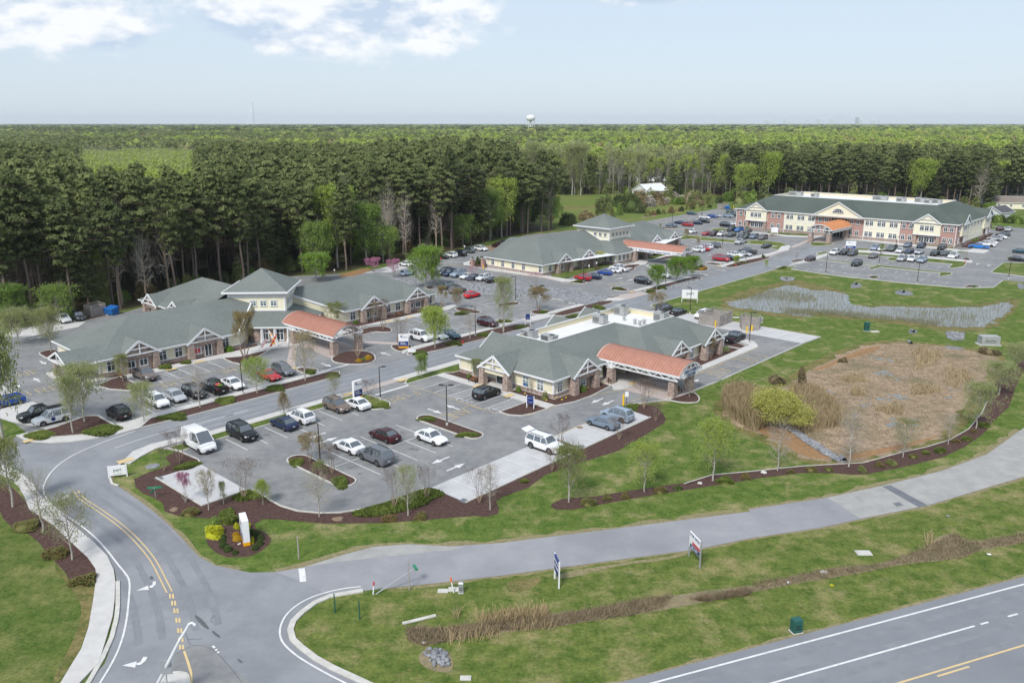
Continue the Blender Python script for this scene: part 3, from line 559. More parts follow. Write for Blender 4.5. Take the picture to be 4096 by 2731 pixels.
island(uvp((-125.6,117.8),(-119.6,117.4),(-118.3,118.6),(-118.6,120),(-120,120.6),(-126,120.8)), 'mulch', 1)
island(px('D',(415,500),(470,480),(560,465),(630,475),(625,490),(540,505),(430,512)), 'mulch', 1)
island(px('D',(715,560),(740,545),(810,535),(970,558),(860,582),(760,580)), 'mulch', 1)
island(px('D',(410,632),(440,620),(500,622),(620,645),(550,668),(480,655)), 'mulch', 1)
island(px('g',(520,830),(600,812),(760,828),(620,862)), 'mulch', 0)
rip = px('g',(0,670),(380,740),(700,700),(1000,730),(1180,775),(1500,800),(1600,790),(1900,790)) + px('D',(620,330),(850,340),(1070,362),(1300,400),(1430,430),(1340,465),(1230,495),(1060,475),(1040,455),(900,432),(700,405),(640,408),(540,430),(300,410)) + px('g',(1180,890),(760,830),(380,795),(0,760))
sheet('rock_field', rip, 'gravel', z=.05)
kerbline('kerb', px('g',(0,665),(380,735)) , .2, .13); kerbline('kerb', px('D',(1230,497),(1062,476),(1040,456),(900,433),(700,405),(640,408),(540,432)), .2, .13)
slab(uvp((-158.5,160.6),(-136,160.4),(-128,159.4),(-125.8,160.4),(-125.8,187.2),(-127.8,187.2),(-127.8,162),(-136,162),(-157,162)) )
island(px('H',(950,835),(1070,865),(1290,800),(1500,745),(1540,735),(1440,722),(1300,720),(960,800)), 'lawn', 0, False)
island(px('H',(1100,885),(1140,872),(1290,898),(1280,910),(1180,905)), 'mulch', 1)
island(px('H',(1505,955),(1520,938),(1600,935),(1705,975),(1600,980)), 'mulch', 1)
island(px('d',(650,1080),(760,1040),(950,1025),(1015,1040),(900,1080),(880,1150),(700,1160)), 'mulch', 1)
slab(px('d',(880,1000),(940,940),(1230,930),(1600,810),(1780,770),(1850,780),(1650,850),(1480,880),(1280,935),(1150,960),(1090,1030),(1000,1040),(940,1025),(760,1040),(600,1060),(760,1020)))
island(px('d',(1250,938),(1420,885),(1650,862),(1790,868),(1770,900),(1500,928),(1380,942)), 'mulch', 1)
island(px('d',(1230,800),(1700,800),(1560,860),(1250,920),(1090,915),(1230,870)), 'lawn', 0, False)
sheet('paved_crossing', px('d',(1080,1040),(1150,1030),(1340,1160),(1480,1280),(1400,1290),(1250,1150)), 'concrete', z=.031)
sheet('paved_crossing', px('d',(1180,1035),(1200,1030),(1560,1075),(1560,1085)), 'concrete', z=.031)
island(px('d',(1770,1120),(1900,1090),(2190,1040),(2270,1080),(2285,1120),(2240,1150),(2090,1160)), 'mulch', 1)
slab(uvp((-108.4,161.5),(-107,161.5),(-107,186.6),(-108.4,187)))
island(uvp((-107,162.5),(-104,164),(-103.2,170),(-103.2,184.5),(-104,186.8),(-105.8,187.6),(-107,187)), 'mulch', 1)
sheet('cobble_strip', uvp((-104.6,168),(-103.5,170),(-103.4,184),(-104.3,185.4),(-105.2,183)), 'rock', z=.16, smooth=1)
slab(px('H',(345,762),(130,735),(125,710),(200,690),(180,720),(220,750),(345,770)) )
island(px('H',(180,720),(200,695),(345,690),(345,765),(240,755)), 'mulch', 0, False)
sheet('paved_crossing', px('H',(345,760),(905,835),(1050,865),(1090,885),(1060,890),(880,850),(330,775)), 'concrete', z=.03)
island(px('E',(365,160),(470,165),(600,182),(520,198),(420,185)), 'mulch', 1)
island(px('E',(605,220),(700,170),(820,150),(1000,110),(1200,82),(1205,100),(1050,150),(850,195),(720,225)), 'mulch', 1)
slab(px('E',(530,210),(600,218),(820,145),(1190,70),(1300,30),(1370,15),(1300,10),(1180,45),(820,120),(640,175)))
slab(px('E',(390,150),(640,158),(640,165),(500,165)))
island(px('E',(1440,145),(1480,133),(1560,118),(1640,125),(1560,145),(1470,160)), 'mulch', 1)
slab(px('E',(1640,122),(1900,50),(1950,60),(1700,150),(1440,195),(1430,190),(1580,150)))
island(px('E',(1760,50),(1850,30),(1930,20),(1940,30),(1860,60),(1780,70)), 'lawn', 1)
island(px('G',(835,612),(1140,640),(1500,678),(1740,705),(1830,712),(1830,725),(1730,740),(1740,715),(1500,690),(1310,672),(1230,690),(1225,676),(1280,660),(1140,650),(840,618)), 'lawn')
island(px('G',(1355,612),(1385,600),(1440,605),(1430,625),(1370,625)), 'lawn', 1)
island(px('G',(1130,562),(1280,575),(1500,590),(1900,625),(1935,640),(1920,665),(1840,680),(1800,672),(1830,650),(1640,632),(1440,610),(1400,598),(1140,580)), 'lawn')
slab(px('G',(1040,540),(1240,552),(1500,578),(1980,625),(1975,638),(1500,592),(1240,566),(1110,560)))
island(px('G',(840,570),(900,558),(940,562),(900,580),(850,580)), 'lawn', 1)
island(px('G',(1120,535),(1235,535),(1225,552),(1130,550)), 'lawn', 1)
island(px('G',(1215,740),(1265,732),(1310,742),(1280,755),(1230,752)), 'mulch', 1)
island(px('G',(1905,822),(1950,800),(2030,808),(2040,815)), 'mulch', 0)
island(px('G',(1885,615),(1930,600),(1968,612),(1960,625)), 'mulch', 1)
island(px('G',(2112,705),(2150,675),(2200,640),(2352,640),(2500,660),(2500,770),(2352,738),(2200,718),(2130,712)), 'grass')
island(px('G',(0,455),(200,470),(480,480),(600,495),(650,520),(640,545),(560,545),(500,530),(560,520),(480,512),(250,495),(0,478)), 'verge_grass')
slab(px('G',(565,548),(590,520),(650,512),(655,525),(640,550),(600,555)))
sheet('crosswalk', px('G',(655,522),(820,455),(840,462),(680,530)), 'pavers', z=.03)
sheet('crosswalk', px('G',(1010,545),(1090,490),(1120,495),(1040,550)), 'pavers', z=.03)
sheet('crosswalk', px('G',(440,600),(600,548),(620,552),(470,608)), 'pavers', z=.03)
island(px('G',(790,500),(815,490),(960,498),(975,508),(840,520),(810,515)), 'lawn', 1)
sheet('paved_crossing', px('G',(820,490),(880,450),(1070,455),(960,500)), 'pavers', z=.032)
slab(px('G',(280,405),(490,425),(640,440),(800,445),(900,440),(1080,465),(1200,470),(1500,500),(1860,540),(1900,550),(1960,545),(2060,495),(2180,430),(2240,440),(2250,455),(2160,470),(2060,520),(2100,555),(2060,570),(1960,562),(1860,555),(1450,510),(1190,480),(1060,470),(820,455),(640,450),(480,432),(280,412)))
island(px('G',(490,412),(640,425),(800,432),(800,442),(640,436),(490,422)), 'lawn', 0, False)
island(px('G',(1200,468),(1460,488),(1850,528),(1850,538),(1500,505),(1200,478)), 'lawn', 0, False)
island(px('G',(1805,545),(1850,543),(1945,555),(1940,565),(1820,558)), 'lawn', 0, False)
island(px('G',(1890,525),(1930,505),(2060,430),(2130,425),(2060,490),(1960,530)), 'mulch', 0, False)
island(px('G',(490,440),(530,432),(610,440),(600,447),(500,448)), 'mulch', 1)
island(px('G',(75,395),(150,385),(220,400),(200,412),(110,408)), 'lawn', 1)
for q in [((340,540),(420,530),(880,562),(860,572),(500,565),(350,552)),((370,410),(430,403),(540,420),(480,428)),((940,420),(1000,410),(1150,420),(1140,430),(1000,432)),((1140,278),(1200,270),(1280,283),(1200,292)),((1370,440),(1420,430),(1475,455),(1400,458)),((1360,575),(1400,560),(1700,578),(1720,600),(1600,635),(1450,620)),((990,695),(1080,680),(1210,690),(1200,700),(1070,702)),((730,690),(880,690),(1200,720),(1900,800),(2156,810),(2156,860),(1900,850),(1400,810),(1050,765),(730,790)),((1540,935),(1640,925),(1680,945),(1560,960)),((980,890),(1180,890),(1200,900),(1000,905))]:
 island(px('h', *q), 'verge_grass' if q[0][0] in (730,1360) else 'mulch', 1)
# ================================================================= PAINTED MARKINGS
wm = MB(); ym = MB(); om = MB()
ZM = .045
def ulines(mb, mat, segs, w=.12, z=ZM):
 for a, b, c, d in segs: ribbon(mb, uvp((a, b), (c, d)), w, z, mat)
def plines(mb, mat, c, segs, w=.12, z=ZM):
 for a, b in segs: ribbon(mb, px(c, a, b), w, z, mat)
PW, PY = 'paint_white', 'paint_yellow'
ulines(wm, PW, [(-92.5,v,-87.1,v) for v in (46.8,49.6,52.4,55.2,58.1,60.9,63.7)])
ulines(wm, PW, [(-75,51,-75,67.5)] + [(-80.4,v,-69.3,v) for v in (53.3,58.9,64.7)] + [(-75,v,-69.3,v) for v in (56.1,61.9)])
ulines(wm, PW, [(-80.4,56.1,-75,56.1),(-80.4,61.9,-75,61.9)])
ulines(wm, PW, [(u,35.8,u,40.6) for u in (-84.7,-82,-79.3)] + [(-62.3,v,-57.2,v) for v in (57.9,60.6,63.5,66.3,69.2,78,81,84,87)])
ulines(wm, PW, [(u,77.2,u,83) for u in (-89.4,-86.6,-83.9,-80.7,-78.3,-76.1,-73.7)])
for u0 in (-83.9, -76.1):
 for k in range(8): ribbon(wm, uvp((u0, 77.6 + k * .72), (u0 + (2.6 if u0 < -80 else 2.4), 78.6 + k * .68 - .3)), .14, ZM, PW)
ribbon(wm, uvp((-92.2, 70.6), (-92.2, 77.0)), .5, ZM, PW)
ulines(ym, PY, [(-92.6,77.05,-73.6,77.05),(-62.45,92,-62.45,133.5)], .1); plines(ym, PY, 'K', [((480,352),(560,362)),((560,362),(700,362)),((700,362),(880,305)),((880,305),(1150,210)),((1150,210),(1400,160)),((1400,160),(1570,128))], .1)
plines(ym, PY, 'K', [((880,572),(1340,378)),((1340,378),(1520,285))], .1)
ulines(wm, PW, [(-85.5+i*3.2,142,-85.5+i*3.2,148.2) for i in range(3)] + [(u,142,u,148) for u in (-66.3,-63.2,-60.3)])
for k in range(6): ribbon(wm, uvp((-75.2+k*.45,142.6),(-74.2+k*.45,147.6)), .1, ZM, PW)
ribbon(wm, chaikin(px('I',(1030,655),(1300,560),(1600,485),(2090,352)),2,False), .13, ZM, PW)
ribbon(wm, uvp((-100.2,51),(-100.2,54.5)), .13, ZM, PW)
edge = chaikin(px('I',(2000,300),(1500,425),(1240,492),(1000,575),(800,650),(640,725),(500,820),(420,920),(385,1010),(400,1080),(450,1150),(560,1245)) + px('M',(640,180),(800,300),(920,430),(1010,550),(1070,620),(1118,690),(1105,860),(1090,1020),(1050,1200),(980,1370),(860,1568),(760,1720)),2,False)
ribbon(wm, edge[10:], .16, ZM, PW)
ribbon(wm, chaikin(px('N',(1020,682),(850,700),(700,735),(560,780),(430,850),(330,940),(280,1040),(272,1130),(310,1215),(430,1320),(560,1400),(720,1490),(900,1580),(1100,1690)),2,False), .16, ZM, PW)
yc = chaikin(px('I',(680,1040),(730,1110),(860,1190),(960,1260)) + px('M',(1000,190),(1130,300),(1250,430),(1330,540),(1400,680),(1455,790)),2,False)
l, r = strip_pts(yc, .42); ribbon(ym, l, .12, ZM, PY); ribbon(ym, r, .12, ZM, PY)
for (x, y) in [(1472,825),(1490,885),(1510,950),(1527,1032),(1542,1120),(1552,1198),(1558,1262)]:
 for dx in (-13, 13): ribbon(ym, px('M',(x+dx-2,y-20),(x+dx+3,y+20)), .16, ZM, PY)
ribbon(ym, px('M',(1580,1295),(1610,1380),(1640,1480),(1640,1620)), .18, ZM, PY)
ribbon(wm, px('N',(475,514),(490,638)), .55, ZM, PW)
for q in [((1825,1250),(1842,1270)),((1850,1280),(1860,1292)),((1868,1300),(1878,1312))]: ribbon(wm, px('M',*q), .18, ZM, PW)
def parrow(c, q): fill(wm, px(c, *q), ZM, PW)
parrow('M',[(1170,778),(1270,733),(1278,770)]); parrow('M',[(1283,740),(1310,725),(1312,700),(1340,698),(1338,725),(1305,752),(1283,752)])
parrow('M',[(1048,1420),(1175,1382),(1160,1438)]); parrow('M',[(1170,1400),(1205,1390),(1230,1345),(1268,1345),(1250,1380),(1210,1412),(1172,1417)])
parrow('I',[(480,1130),(560,1095),(575,1118)]); parrow('I',[(555,1098),(590,1090),(590,1072),(620,1070),(615,1092),(575,1112)])
def arrow(u, v, ang, L=3.2, w=.95, mb=None):
 c, s = math.cos(R(ang)), math.sin(R(ang)); P = [(-L/2,-.13),(L*.02,-.13),(L*.02,-w/2),(L/2,0),(L*.02,w/2),(L*.02,.13),(-L/2,.13)]
 fill(mb or wm, uvp(*[(u + x*c - y*s, v + x*s + y*c) for x, y in P]), ZM, PW)
def parr(c, x, y, ang, L=3.0): u, v = UVof(at(c, x, y)); arrow(u, v, ang, L)
for q in [('J',2040,290,180),('J',1880,325,0),('J',815,545,-90),('J',925,585,90),('J',1930,765,-90),('J',2070,825,90),('K',1320,230,-90),('K',1415,250,-90),
          ('C',1435,930,180),('C',910,1032,0),('B',385,1010,0),('B',330,1165,180),('B',860,1232,0),('B',150,1215,0),('B',280,768,90),('B',335,788,90),('H',1595,857,90),('H',1692,873,90),
          ('E',590,255,0),('E',375,310,0),('H',360,808,180),('D',755,605,180),('D',610,625,0),('h',975,370,90),('h',1100,377,90),('K',2190,58,90),('h',1360,1082,90),('f',1685,1135,90),('f',1845,1155,90)]: parr(*q)
for c, x, y in [('J',2095,222),('J',2190,250),('D',375,1428),('D',75,1337),('D',175,1365)]:
 p = at(c, x, y); u, v = UVof(p)
 ring = [(u + .35*math.cos(a), v + .35*math.sin(a)) for a in [i*math.pi/5 for i in range(8)]]
 ribbon(wm, uvp(*ring), .1, ZM, PW); ribbon(wm, uvp((u-.1,v),(u-.75,v+.1)), .12, ZM, PW); ribbon(wm, uvp((u+.1,v+.2),(u+.6,v+.4)), .1, ZM, PW)
ulines(wm, PW, [(-127,v,-121.2,v) for v in (49.2,52,54.9,57,59.9,62.4)] + [(-114,v,-108.6,v) for v in (39.4,42.2,45,47.8,50.6,53.4,56.2,59,61.8,64.6)])
for k in range(6): ribbon(wm, uvp((-126.4+k*.9,52.2),(-125.6+k*.9,54.8)), .1, ZM, PW); ribbon(wm, uvp((-126.4+k*.9,57.1),(-125.6+k*.9,59.8)), .1, ZM, PW)
ulines(ym, PY, [(-121.1,49,-121.1,66.5),(-125.6,104,-120.4,104)], .1)
ulines(wm, PW, [(-125.6,v,-120.2,v) for v in (102.6,105.4,107.8,110.6,113.2,116)] + [(-114,v,-108.6,v) for v in (92.6,95.4,98.2,101,103.8,106.6,109.4,112.2,115)] + [(-114,110.3,-116.2,110.3),(-120,105,-119,117)])
for k in range(5): ribbon(wm, uvp((-125+k,105.6),(-124.4+k,107.6)), .1, ZM, PW)
plines(wm, PW, 'D', [((150,458),(300,422)),((235,475),(385,438)),((310,492),(450,460)),((580,435),(690,458)),((880,515),(1040,545)),((965,497),(1120,520)),((120,455),(380,512)),((300,408),(400,425))])
ribbon(wm, px('D',(1440,425),(1518,408)), .5, ZM, PW); ribbon(wm, px('C',(890,1082),(1105,1028)), .5, ZM, PW)
plines(wm, PW, 'H', [((1600,905),(1790,945)),((1640,925),(1745,960)),((1660,900),(1850,935)),((1560,930),(1740,890)),((1340,870),(1500,840)),((1390,862),(1560,818)),((1480,845),(1600,808))])
ribbon(wm, px('H',(1510,1035),(1595,1015)), .5, ZM, PW)
for k in range(12): plines(ym, PY, 'H', [((400+k*42,775+k*6),(385+k*42,792+k*6))], .12)
plines(om, 'paint_orange', 'H', [((880,848),(940,855)),((940,855),(1000,868))], .5)
for k in range(12): plines(wm, PW, 'G', [((870+k*78,658+k*7.5),(890+k*78,648+k*7.5)),((770+k*92,688+k*9),(790+k*92,680+k*9))], .14)
for k in range(9): plines(wm, PW, 'G', [((960+k*95,612+k*8),(990+k*95,602+k*8)),((1180+k*72,548+k*6.5),(1200+k*72,538+k*6.5))], .14)
for k in range(7): plines(wm, PW, 'h', [((1000+k*150,828+k*12),(1130+k*150,800+k*12))], .14)
plines(wm, PW, 'G', [((1940,735),(2040,748)),((2050,742),(2200,766))], .15)
plines(ym, PY, 'h', [((1230,1200),(1590,1320)),((880,860),(930,892))], .12)
def hline(w, s0, s1, mb, mat, t=.18): ribbon(mb, [hwp(s0,w), hwp(s1,w)], t, ZM, mat)
def hsw(c, x, y):
 p = at(c, x, y).to_2d() - hw0; return p.dot(hd), p.dot(hn)
w1 = hsw('Q',1000,975)[1]; w2 = hsw('Q',1000,1235)[1]; w3 = hsw('Q',2000,1245)[1]; w4 = w3 + .42
hline(w1,-60,120,wm,PW); hline(w2,-60,hsw('Q',1915,965)[0],wm,PW)
for a, b in (((1960,948),(2030,930)),((2200,885),(2282,860))): hline(w2, hsw('Q',*a)[0], hsw('Q',*b)[0], wm, PW)
hline(w3,-60,120,ym,PY,.17); hline(w4, hsw('Q',1560,1370)[0], hsw('Q',1835,1290)[0], ym, PY, .17)
GL = {'F':[((0,0),(0,1)),((0,1),(1,1)),((0,.55),(.6,.55))],'I':[((.5,0),(.5,1))],'R':[((0,0),(0,1)),((0,1),(.9,1)),((.9,1),(.9,.5)),((.9,.5),(0,.5)),((.3,.5),(1,0))],'E':[((0,0),(0,1)),((0,1),(1,1)),((0,.5),(.6,.5)),((0,0),(1,0))],
      'L':[((0,1),(0,0)),((0,0),(1,0))],'A':[((0,0),(.5,1)),((.5,1),(1,0)),((.25,.45),(.75,.45))],'N':[((0,0),(0,1)),((0,1),(1,0)),((1,0),(1,1))]}
def strokes(word, u, v, ang, H_, adv, w=.11, lw=.95):
 "ang: direction of reading in the campus frame; letters stand to the left of it"
 c, s = math.cos(R(ang)), math.sin(R(ang))
 for i, ch in enumerate(word):
  for a, b in GL[ch]:
   P = []
   for q in (a, b):
    X = i * adv + q[0] * lw; Y = q[1] * H_; P.append((u + X*c - Y*s, v + X*s + Y*c))
   ribbon(ym, uvp(*P), w, ZM, PY)
strokes('FIRE', -89.6, 75.6, -90, 1.9, 1.55); strokes('LANE', -78.6, 76.9, -90, 2.4, 1.6, lw=1.2)
strokes('FIRE', -61.9, 129.5, -90, 3.2, 1.75); strokes('LANE', -62.2, 120, -90, 3.3, 2.1, lw=1.3)
strokes('FIRE', -129.8, 33.6, 90, 2.7, 1.9, lw=1.3); strokes('LANE', -140.9, 34.4, 90, 2.7, 1.9, lw=1.3)
strokes('FIRE', -120.4, 56.4, -90, 1.7, 1.6); strokes('LANE', -120.4, 66.4, -90, 1.7, 1.6)
u_, v_ = UVof(at('H',1620,905)); strokes('FIRE', u_-2, v_+1, -90, 1.9, 1.7); u_, v_ = UVof(at('H',1830,835)); strokes('LANE', u_-2, v_+1, -90, 1.9, 1.7)
u_, v_ = UVof(at('H',980,890)); strokes('FIRE', u_, v_, 0, 1.9, 1.6); u_, v_ = UVof(at('g',790,450)); strokes('LANE', u_, v_, 0, 2.2, 2.2)
for mb, nm in ((wm,'white_markings'),(ym,'yellow_markings'),(om,'orange_marking')): tag(mb.build(nm), None, None, None, 'structure')
for c, x, y in [('C',1105,1298),('C',1590,1170),('B',1790,1005),('B',1535,1075),('C',1470,642),('C',1655,607),('C',600,1070),('K',255,105),('K',530,190),('K',1640,80),('I',280,590),('I',1125,775),('H',1710,985),('E',560,212)]:
 p = at(c, x, y); u, v = UVof(p); sheet('tactile_pad', uvp((u-.5,v-.9),(u+.5,v-.9),(u+.5,v+.9),(u-.5,v+.9)), 'paint_yellow', z=.165 + .0001*(x % 7))
for c, x, y in [('J',2150,1130),('K',1190,645),('I',1430,930)]:
 p = at(c, x, y); u, v = UVof(p); sheet('drain_grate', uvp((u-.6,v-.4),(u+.3,v-.4),(u+.3,v+.4),(u-.6,v+.4)), 'asphalt_patch', z=.05)
for c, x, y, r_ in [('K',1163,470,.45),('I',1367,818,.8)]:
 p = at(c, x, y).to_2d(); sheet('manhole_cover', [p + Vector((math.cos(a), math.sin(a))) * r_ for a in [i*math.pi/8 for i in range(16)]], 'bare_soil' if c == 'K' else 'rock', z=.05)
tk = MB()
def track(line, w=.55):
 l, r = strip_pts(line, w); l = [p + Vector((rng.normal(), rng.normal()))*.03 for p in l]; r = [p + Vector((rng.normal(), rng.normal()))*.03 for p in r]; n = len(l); tk.add([(p.x, p.y, .034) for p in l + r], [(i, n+i, n+i+1, i+1) for i in range(n-1)], 'asphalt_track')
for u in (-102.8,-101.2,-99.0,-97.4): track(uvp(*[(u + .12*math.sin(v/9), v) for v in range(46, 226, 3)]))
for w_ in (w1+.95, w1+2.6, w2+.95, w2+2.6): track([hwp(s_, w_ + .06*math.sin(s_/7)) for s_ in range(-58, 118, 3)], .6)
for k in (-1.2, -2.9, 1.3, 3.0): track(strip_pts(chaikin(px('I',(680,1040),(730,1110),(860,1190),(960,1260)) + px('M',(1000,190),(1130,300),(1250,430),(1330,540),(1400,680),(1455,790),(1510,950),(1545,1150)),2,False), abs(k)*2)[0 if k < 0 else 1], .55)
tag(tk.build('wheel_tracks'), None, None, None, 'structure')
st = MB()
for v0, u0, du, n in ((45.4, -90, 0, 7), (52, -78, 0, 5), (52, -72, 0, 5), (41, -111.5, 0, 9), (93, -111.5, 0, 8), (50.6, -124, 0, 5), (104, -123, 0, 5)):
 for i in range(n):
  for k in range(2):
   c_ = Wd(u0 + rng.normal()*.7, v0 + i*2.82 + rng.normal()*.3).to_2d(); r_ = rng.uniform(.12, .42); ph = rng.random()*6; fill(st, [c_ + Vector((math.cos(a), math.sin(a)*.7))*r_*(1+.25*math.sin(3*a+ph)) for a in [j*math.pi/6 for j in range(12)]], .040 + .0002*(i*2+k), 'asphalt_stain')
tag(st.build('oil_stains'), None, None, None, 'structure')
island(px('M',(1360,1620),(1400,1530),(1440,1490),(1520,1475),(1600,1485),(1630,1510),(1640,1620),(1500,1800)), 'concrete', 1, True, .12, 'traffic_median')
# ================================================================= BUILDINGS (local frame: u along 'A', v across; root at (u0,v0))
def broot(name, u0, v0, label, cat='building', group=None):
 r = root(name, Wd(u0, v0), ANG, label, cat, group); return r
WIN = {}
def window_mesh(w, h, style):
 k = (round(w, 2), round(h, 2), style)
 if k in WIN: return WIN[k]
 f = MB(); t = .13
 f.box(-w/2, 0, 0, -w/2+t, .07, h, 'trim_white'); f.box(w/2-t, 0, 0, w/2, .07, h, 'trim_white')
 f.box(-w/2-.04, 0, h-t, w/2+.04, .09, h+.04, 'trim_white'); f.box(-w/2-.05, 0, -.04, w/2+.05, .11, t, 'trim_white')
 n = 2 if style != 'triple' else 3
 if style == 'door':
  f.box(-.05, 0, t, .05, .06, h-t, 'trim_white')
 else:
  for i in range(1, n): x = -w/2 + w*i/n; f.box(x-.05, 0, t, x+.05, .06, h-t, 'trim_white')
  if h > 1.2: f.box(-w/2+t, 0, h*.66-.05, w/2-t, .06, h*.66+.05, 'trim_white')
 p = MB(); p.box(-w/2+t, -.03, t, w/2-t, .02, h-t, 'glass' if style in ('dark', 'triple', 'door') else 'glass_blind')
 if style == 'blind' : p.box(-w/2+t+.02, .021, t+.02, w/2-t-.02, .024, t+.28, 'glass')
 if style == 'red': p.box(-w/2+t+.1, .021, t+.05, w/2-t-.1, .026, h*.6, 'sign_red')
 WIN[k] = (f.mesh('window'), p.mesh('pane')); return WIN[k]
def add_window(parent, o, axis, const, along, z, w, h, style='blind', name='window', out=1):
 "axis 'u': wall u=const facing +u (out=1) or -u; axis 'v': wall v=const facing -v (out=-1) or +v"
 fm, pm = window_mesh(w, h, style)
 if axis == 'u': loc = (const - o[0] + .005*out, along - o[1], z); rz = R(-90) if out > 0 else R(90)
 elif axis == 'v': loc = (along - o[0], const - o[1] + .005*out, z); rz = R(180) if out < 0 else 0
 else: loc = (along[0] - o[0], along[1] - o[1], z); rz = const
 wd = link(name, fm, parent, loc, rz); pn = link('pane', pm, wd)
 if name == 'door':
  hb = MB(); hb.box(.12, .06, h*.42, .18, .13, h*.5, 'galv'); hb.build('handle', wd)
 return wd
def walls(parent, o, pts, h, mat, base='stone', bh=.75, name='wall', z0=0):
 "wall shell along a closed outline with a masonry plinth"
 n = len(pts); m = MB(o); m.add([(p[0], p[1], z0) for p in pts] + [(p[0], p[1], h) for p in pts], [(i, (i+1) % n, (i+1) % n + n, i+n) for i in range(n)], mat); m.build(name, parent)
 if base:
  b = MB(o); P = [Vector(p) for p in pts]; Q = offset(P, -.07); b.add([(p.x, p.y, 0) for p in Q] + [(p.x, p.y, bh) for p in Q] + [(p.x, p.y, bh) for p in P],
              [(i, (i+1) % n, (i+1) % n + n, i+n) for i in range(n)] + [(i+n, (i+1) % n + n, (i+1) % n + 2*n, i+2*n) for i in range(n)], base); b.build('plinth', parent)
  t = MB(o); t_ = offset(P, -.1)
  t.add([(p.x, p.y, bh+.005) for p in t_] + [(p.x, p.y, bh+.1) for p in t_] + [(p.x, p.y, bh+.1) for p in P], [(i, (i+1) % n, (i+1) % n + n, i+n) for i in range(n)] + [(i+n, (i+1) % n + n, (i+1) % n + 2*n, i+2*n) for i in range(n)], 'trim_white'); t.build('water_table', parent)
def patch(parent, o, axis, const, a0, a1, z0, z1, mat, out, th=.06, name='wall_panel'):
 m = MB(o)
 if axis == 'u': m.box(min(const, const+th*out), a0, z0, max(const, const+th*out), a1, z1, mat)
 else: m.box(a0, min(const, const+th*out), z0, a1, max(const, const+th*out), z1, mat)
 return m.build(name, parent)
def corner_trim(parent, o, u, v, h, z0=.8):
 m = MB(o); m.box(u-.13, v-.13, z0, u+.13, v+.13, h, 'trim_white'); return m.build('corner_board', parent)
def eave(m, a, b, z, th=.22):
 m.beam((a[0], a[1], z-.08), (b[0], b[1], z-.08), .14, th, 'trim_white')
def dormer(parent, o, axis, face, c, hw, depth, ze=3.0, za=5.1, out=1, truss=True, fmat='stone', rmat='shingles', cols=True, colw=.95, colz=2.75, name='gable'):
 "projecting cross gable: axis 'u' faces +/-u with its ridge along u, centred on v=c"
 def P(a, d, z): # a along wall, d outward
  return (face + d*out, c + a, z) if axis == 'u' else (c + a, face + d*out, z)
 r = MB(o); ov = .35
 sl = (za - ze) / hw
 e = hw + ov; zl = ze - sl*ov
 r.add([P(-e, ov, zl), P(0, ov, za), P(0, -depth, za), P(-e, -.05, zl)], [(0, 1, 2, 3)], rmat); r.add([P(e, ov, zl), P(e, -.05, zl), P(0, -depth, za), P(0, ov, za)], [(0, 1, 2, 3)], rmat)
 r.build('gable_roof', parent)
 f = MB(o); fz = -.02; f.add([P(-hw, 0, ze), P(hw, 0, ze), P(0, 0, za-.1)], [(0, 1, 2)], fmat); f.add([P(-hw+.3, 0, colz-.6), P(hw-.3, 0, colz-.6), P(hw-.3, 0, ze), P(-hw+.3, 0, ze)], [(0, 1, 2, 3)], fmat)
 f.add([P(-hw+.3, 0, ze-.01), P(hw-.3, 0, ze-.01), P(hw-.3, -depth*.5, ze-.01), P(-hw+.3, -depth*.5, ze-.01)], [(0, 1, 2, 3)], 'trim_white')
 f.build('gable_wall', parent)
 t = MB(o)
 t.beam(P(-e, ov, zl-.05), P(0, ov, za-.02), .1, .34, 'trim_white'); t.beam(P(e, ov, zl-.05), P(0, ov, za-.02), .1, .34, 'trim_white')
 if truss:
  t.beam(P(0, ov-.05, ze+.1), P(0, ov-.05, za-.2), .16, .16, 'trim_white'); q = .42
  t.beam(P(-hw*(1-q)-.1, ov-.05, ze+(za-ze)*q), P(hw*(1-q)+.1, ov-.05, ze+(za-ze)*q), .14, .18, 'trim_white')
  t.beam(P(-hw*.98, ov-.05, ze+.02), P(hw*.98, ov-.05, ze+.02), .14, .22, 'trim_white')
 else:
  t.beam(P(-e, ov*.5, ze-.1), P(e, ov*.5, ze-.1), .2, .3, 'trim_white')
 t.build('truss', parent)
 if cols:
  for s_ in (-1, 1):
   cm = MB(o); q = P(s_*(hw-colw/2), -.1, 0); cm.tbox(q[0], q[1], 0, colz, colw*1.12, colw*.92, 'stone'); cm.build('column', parent)
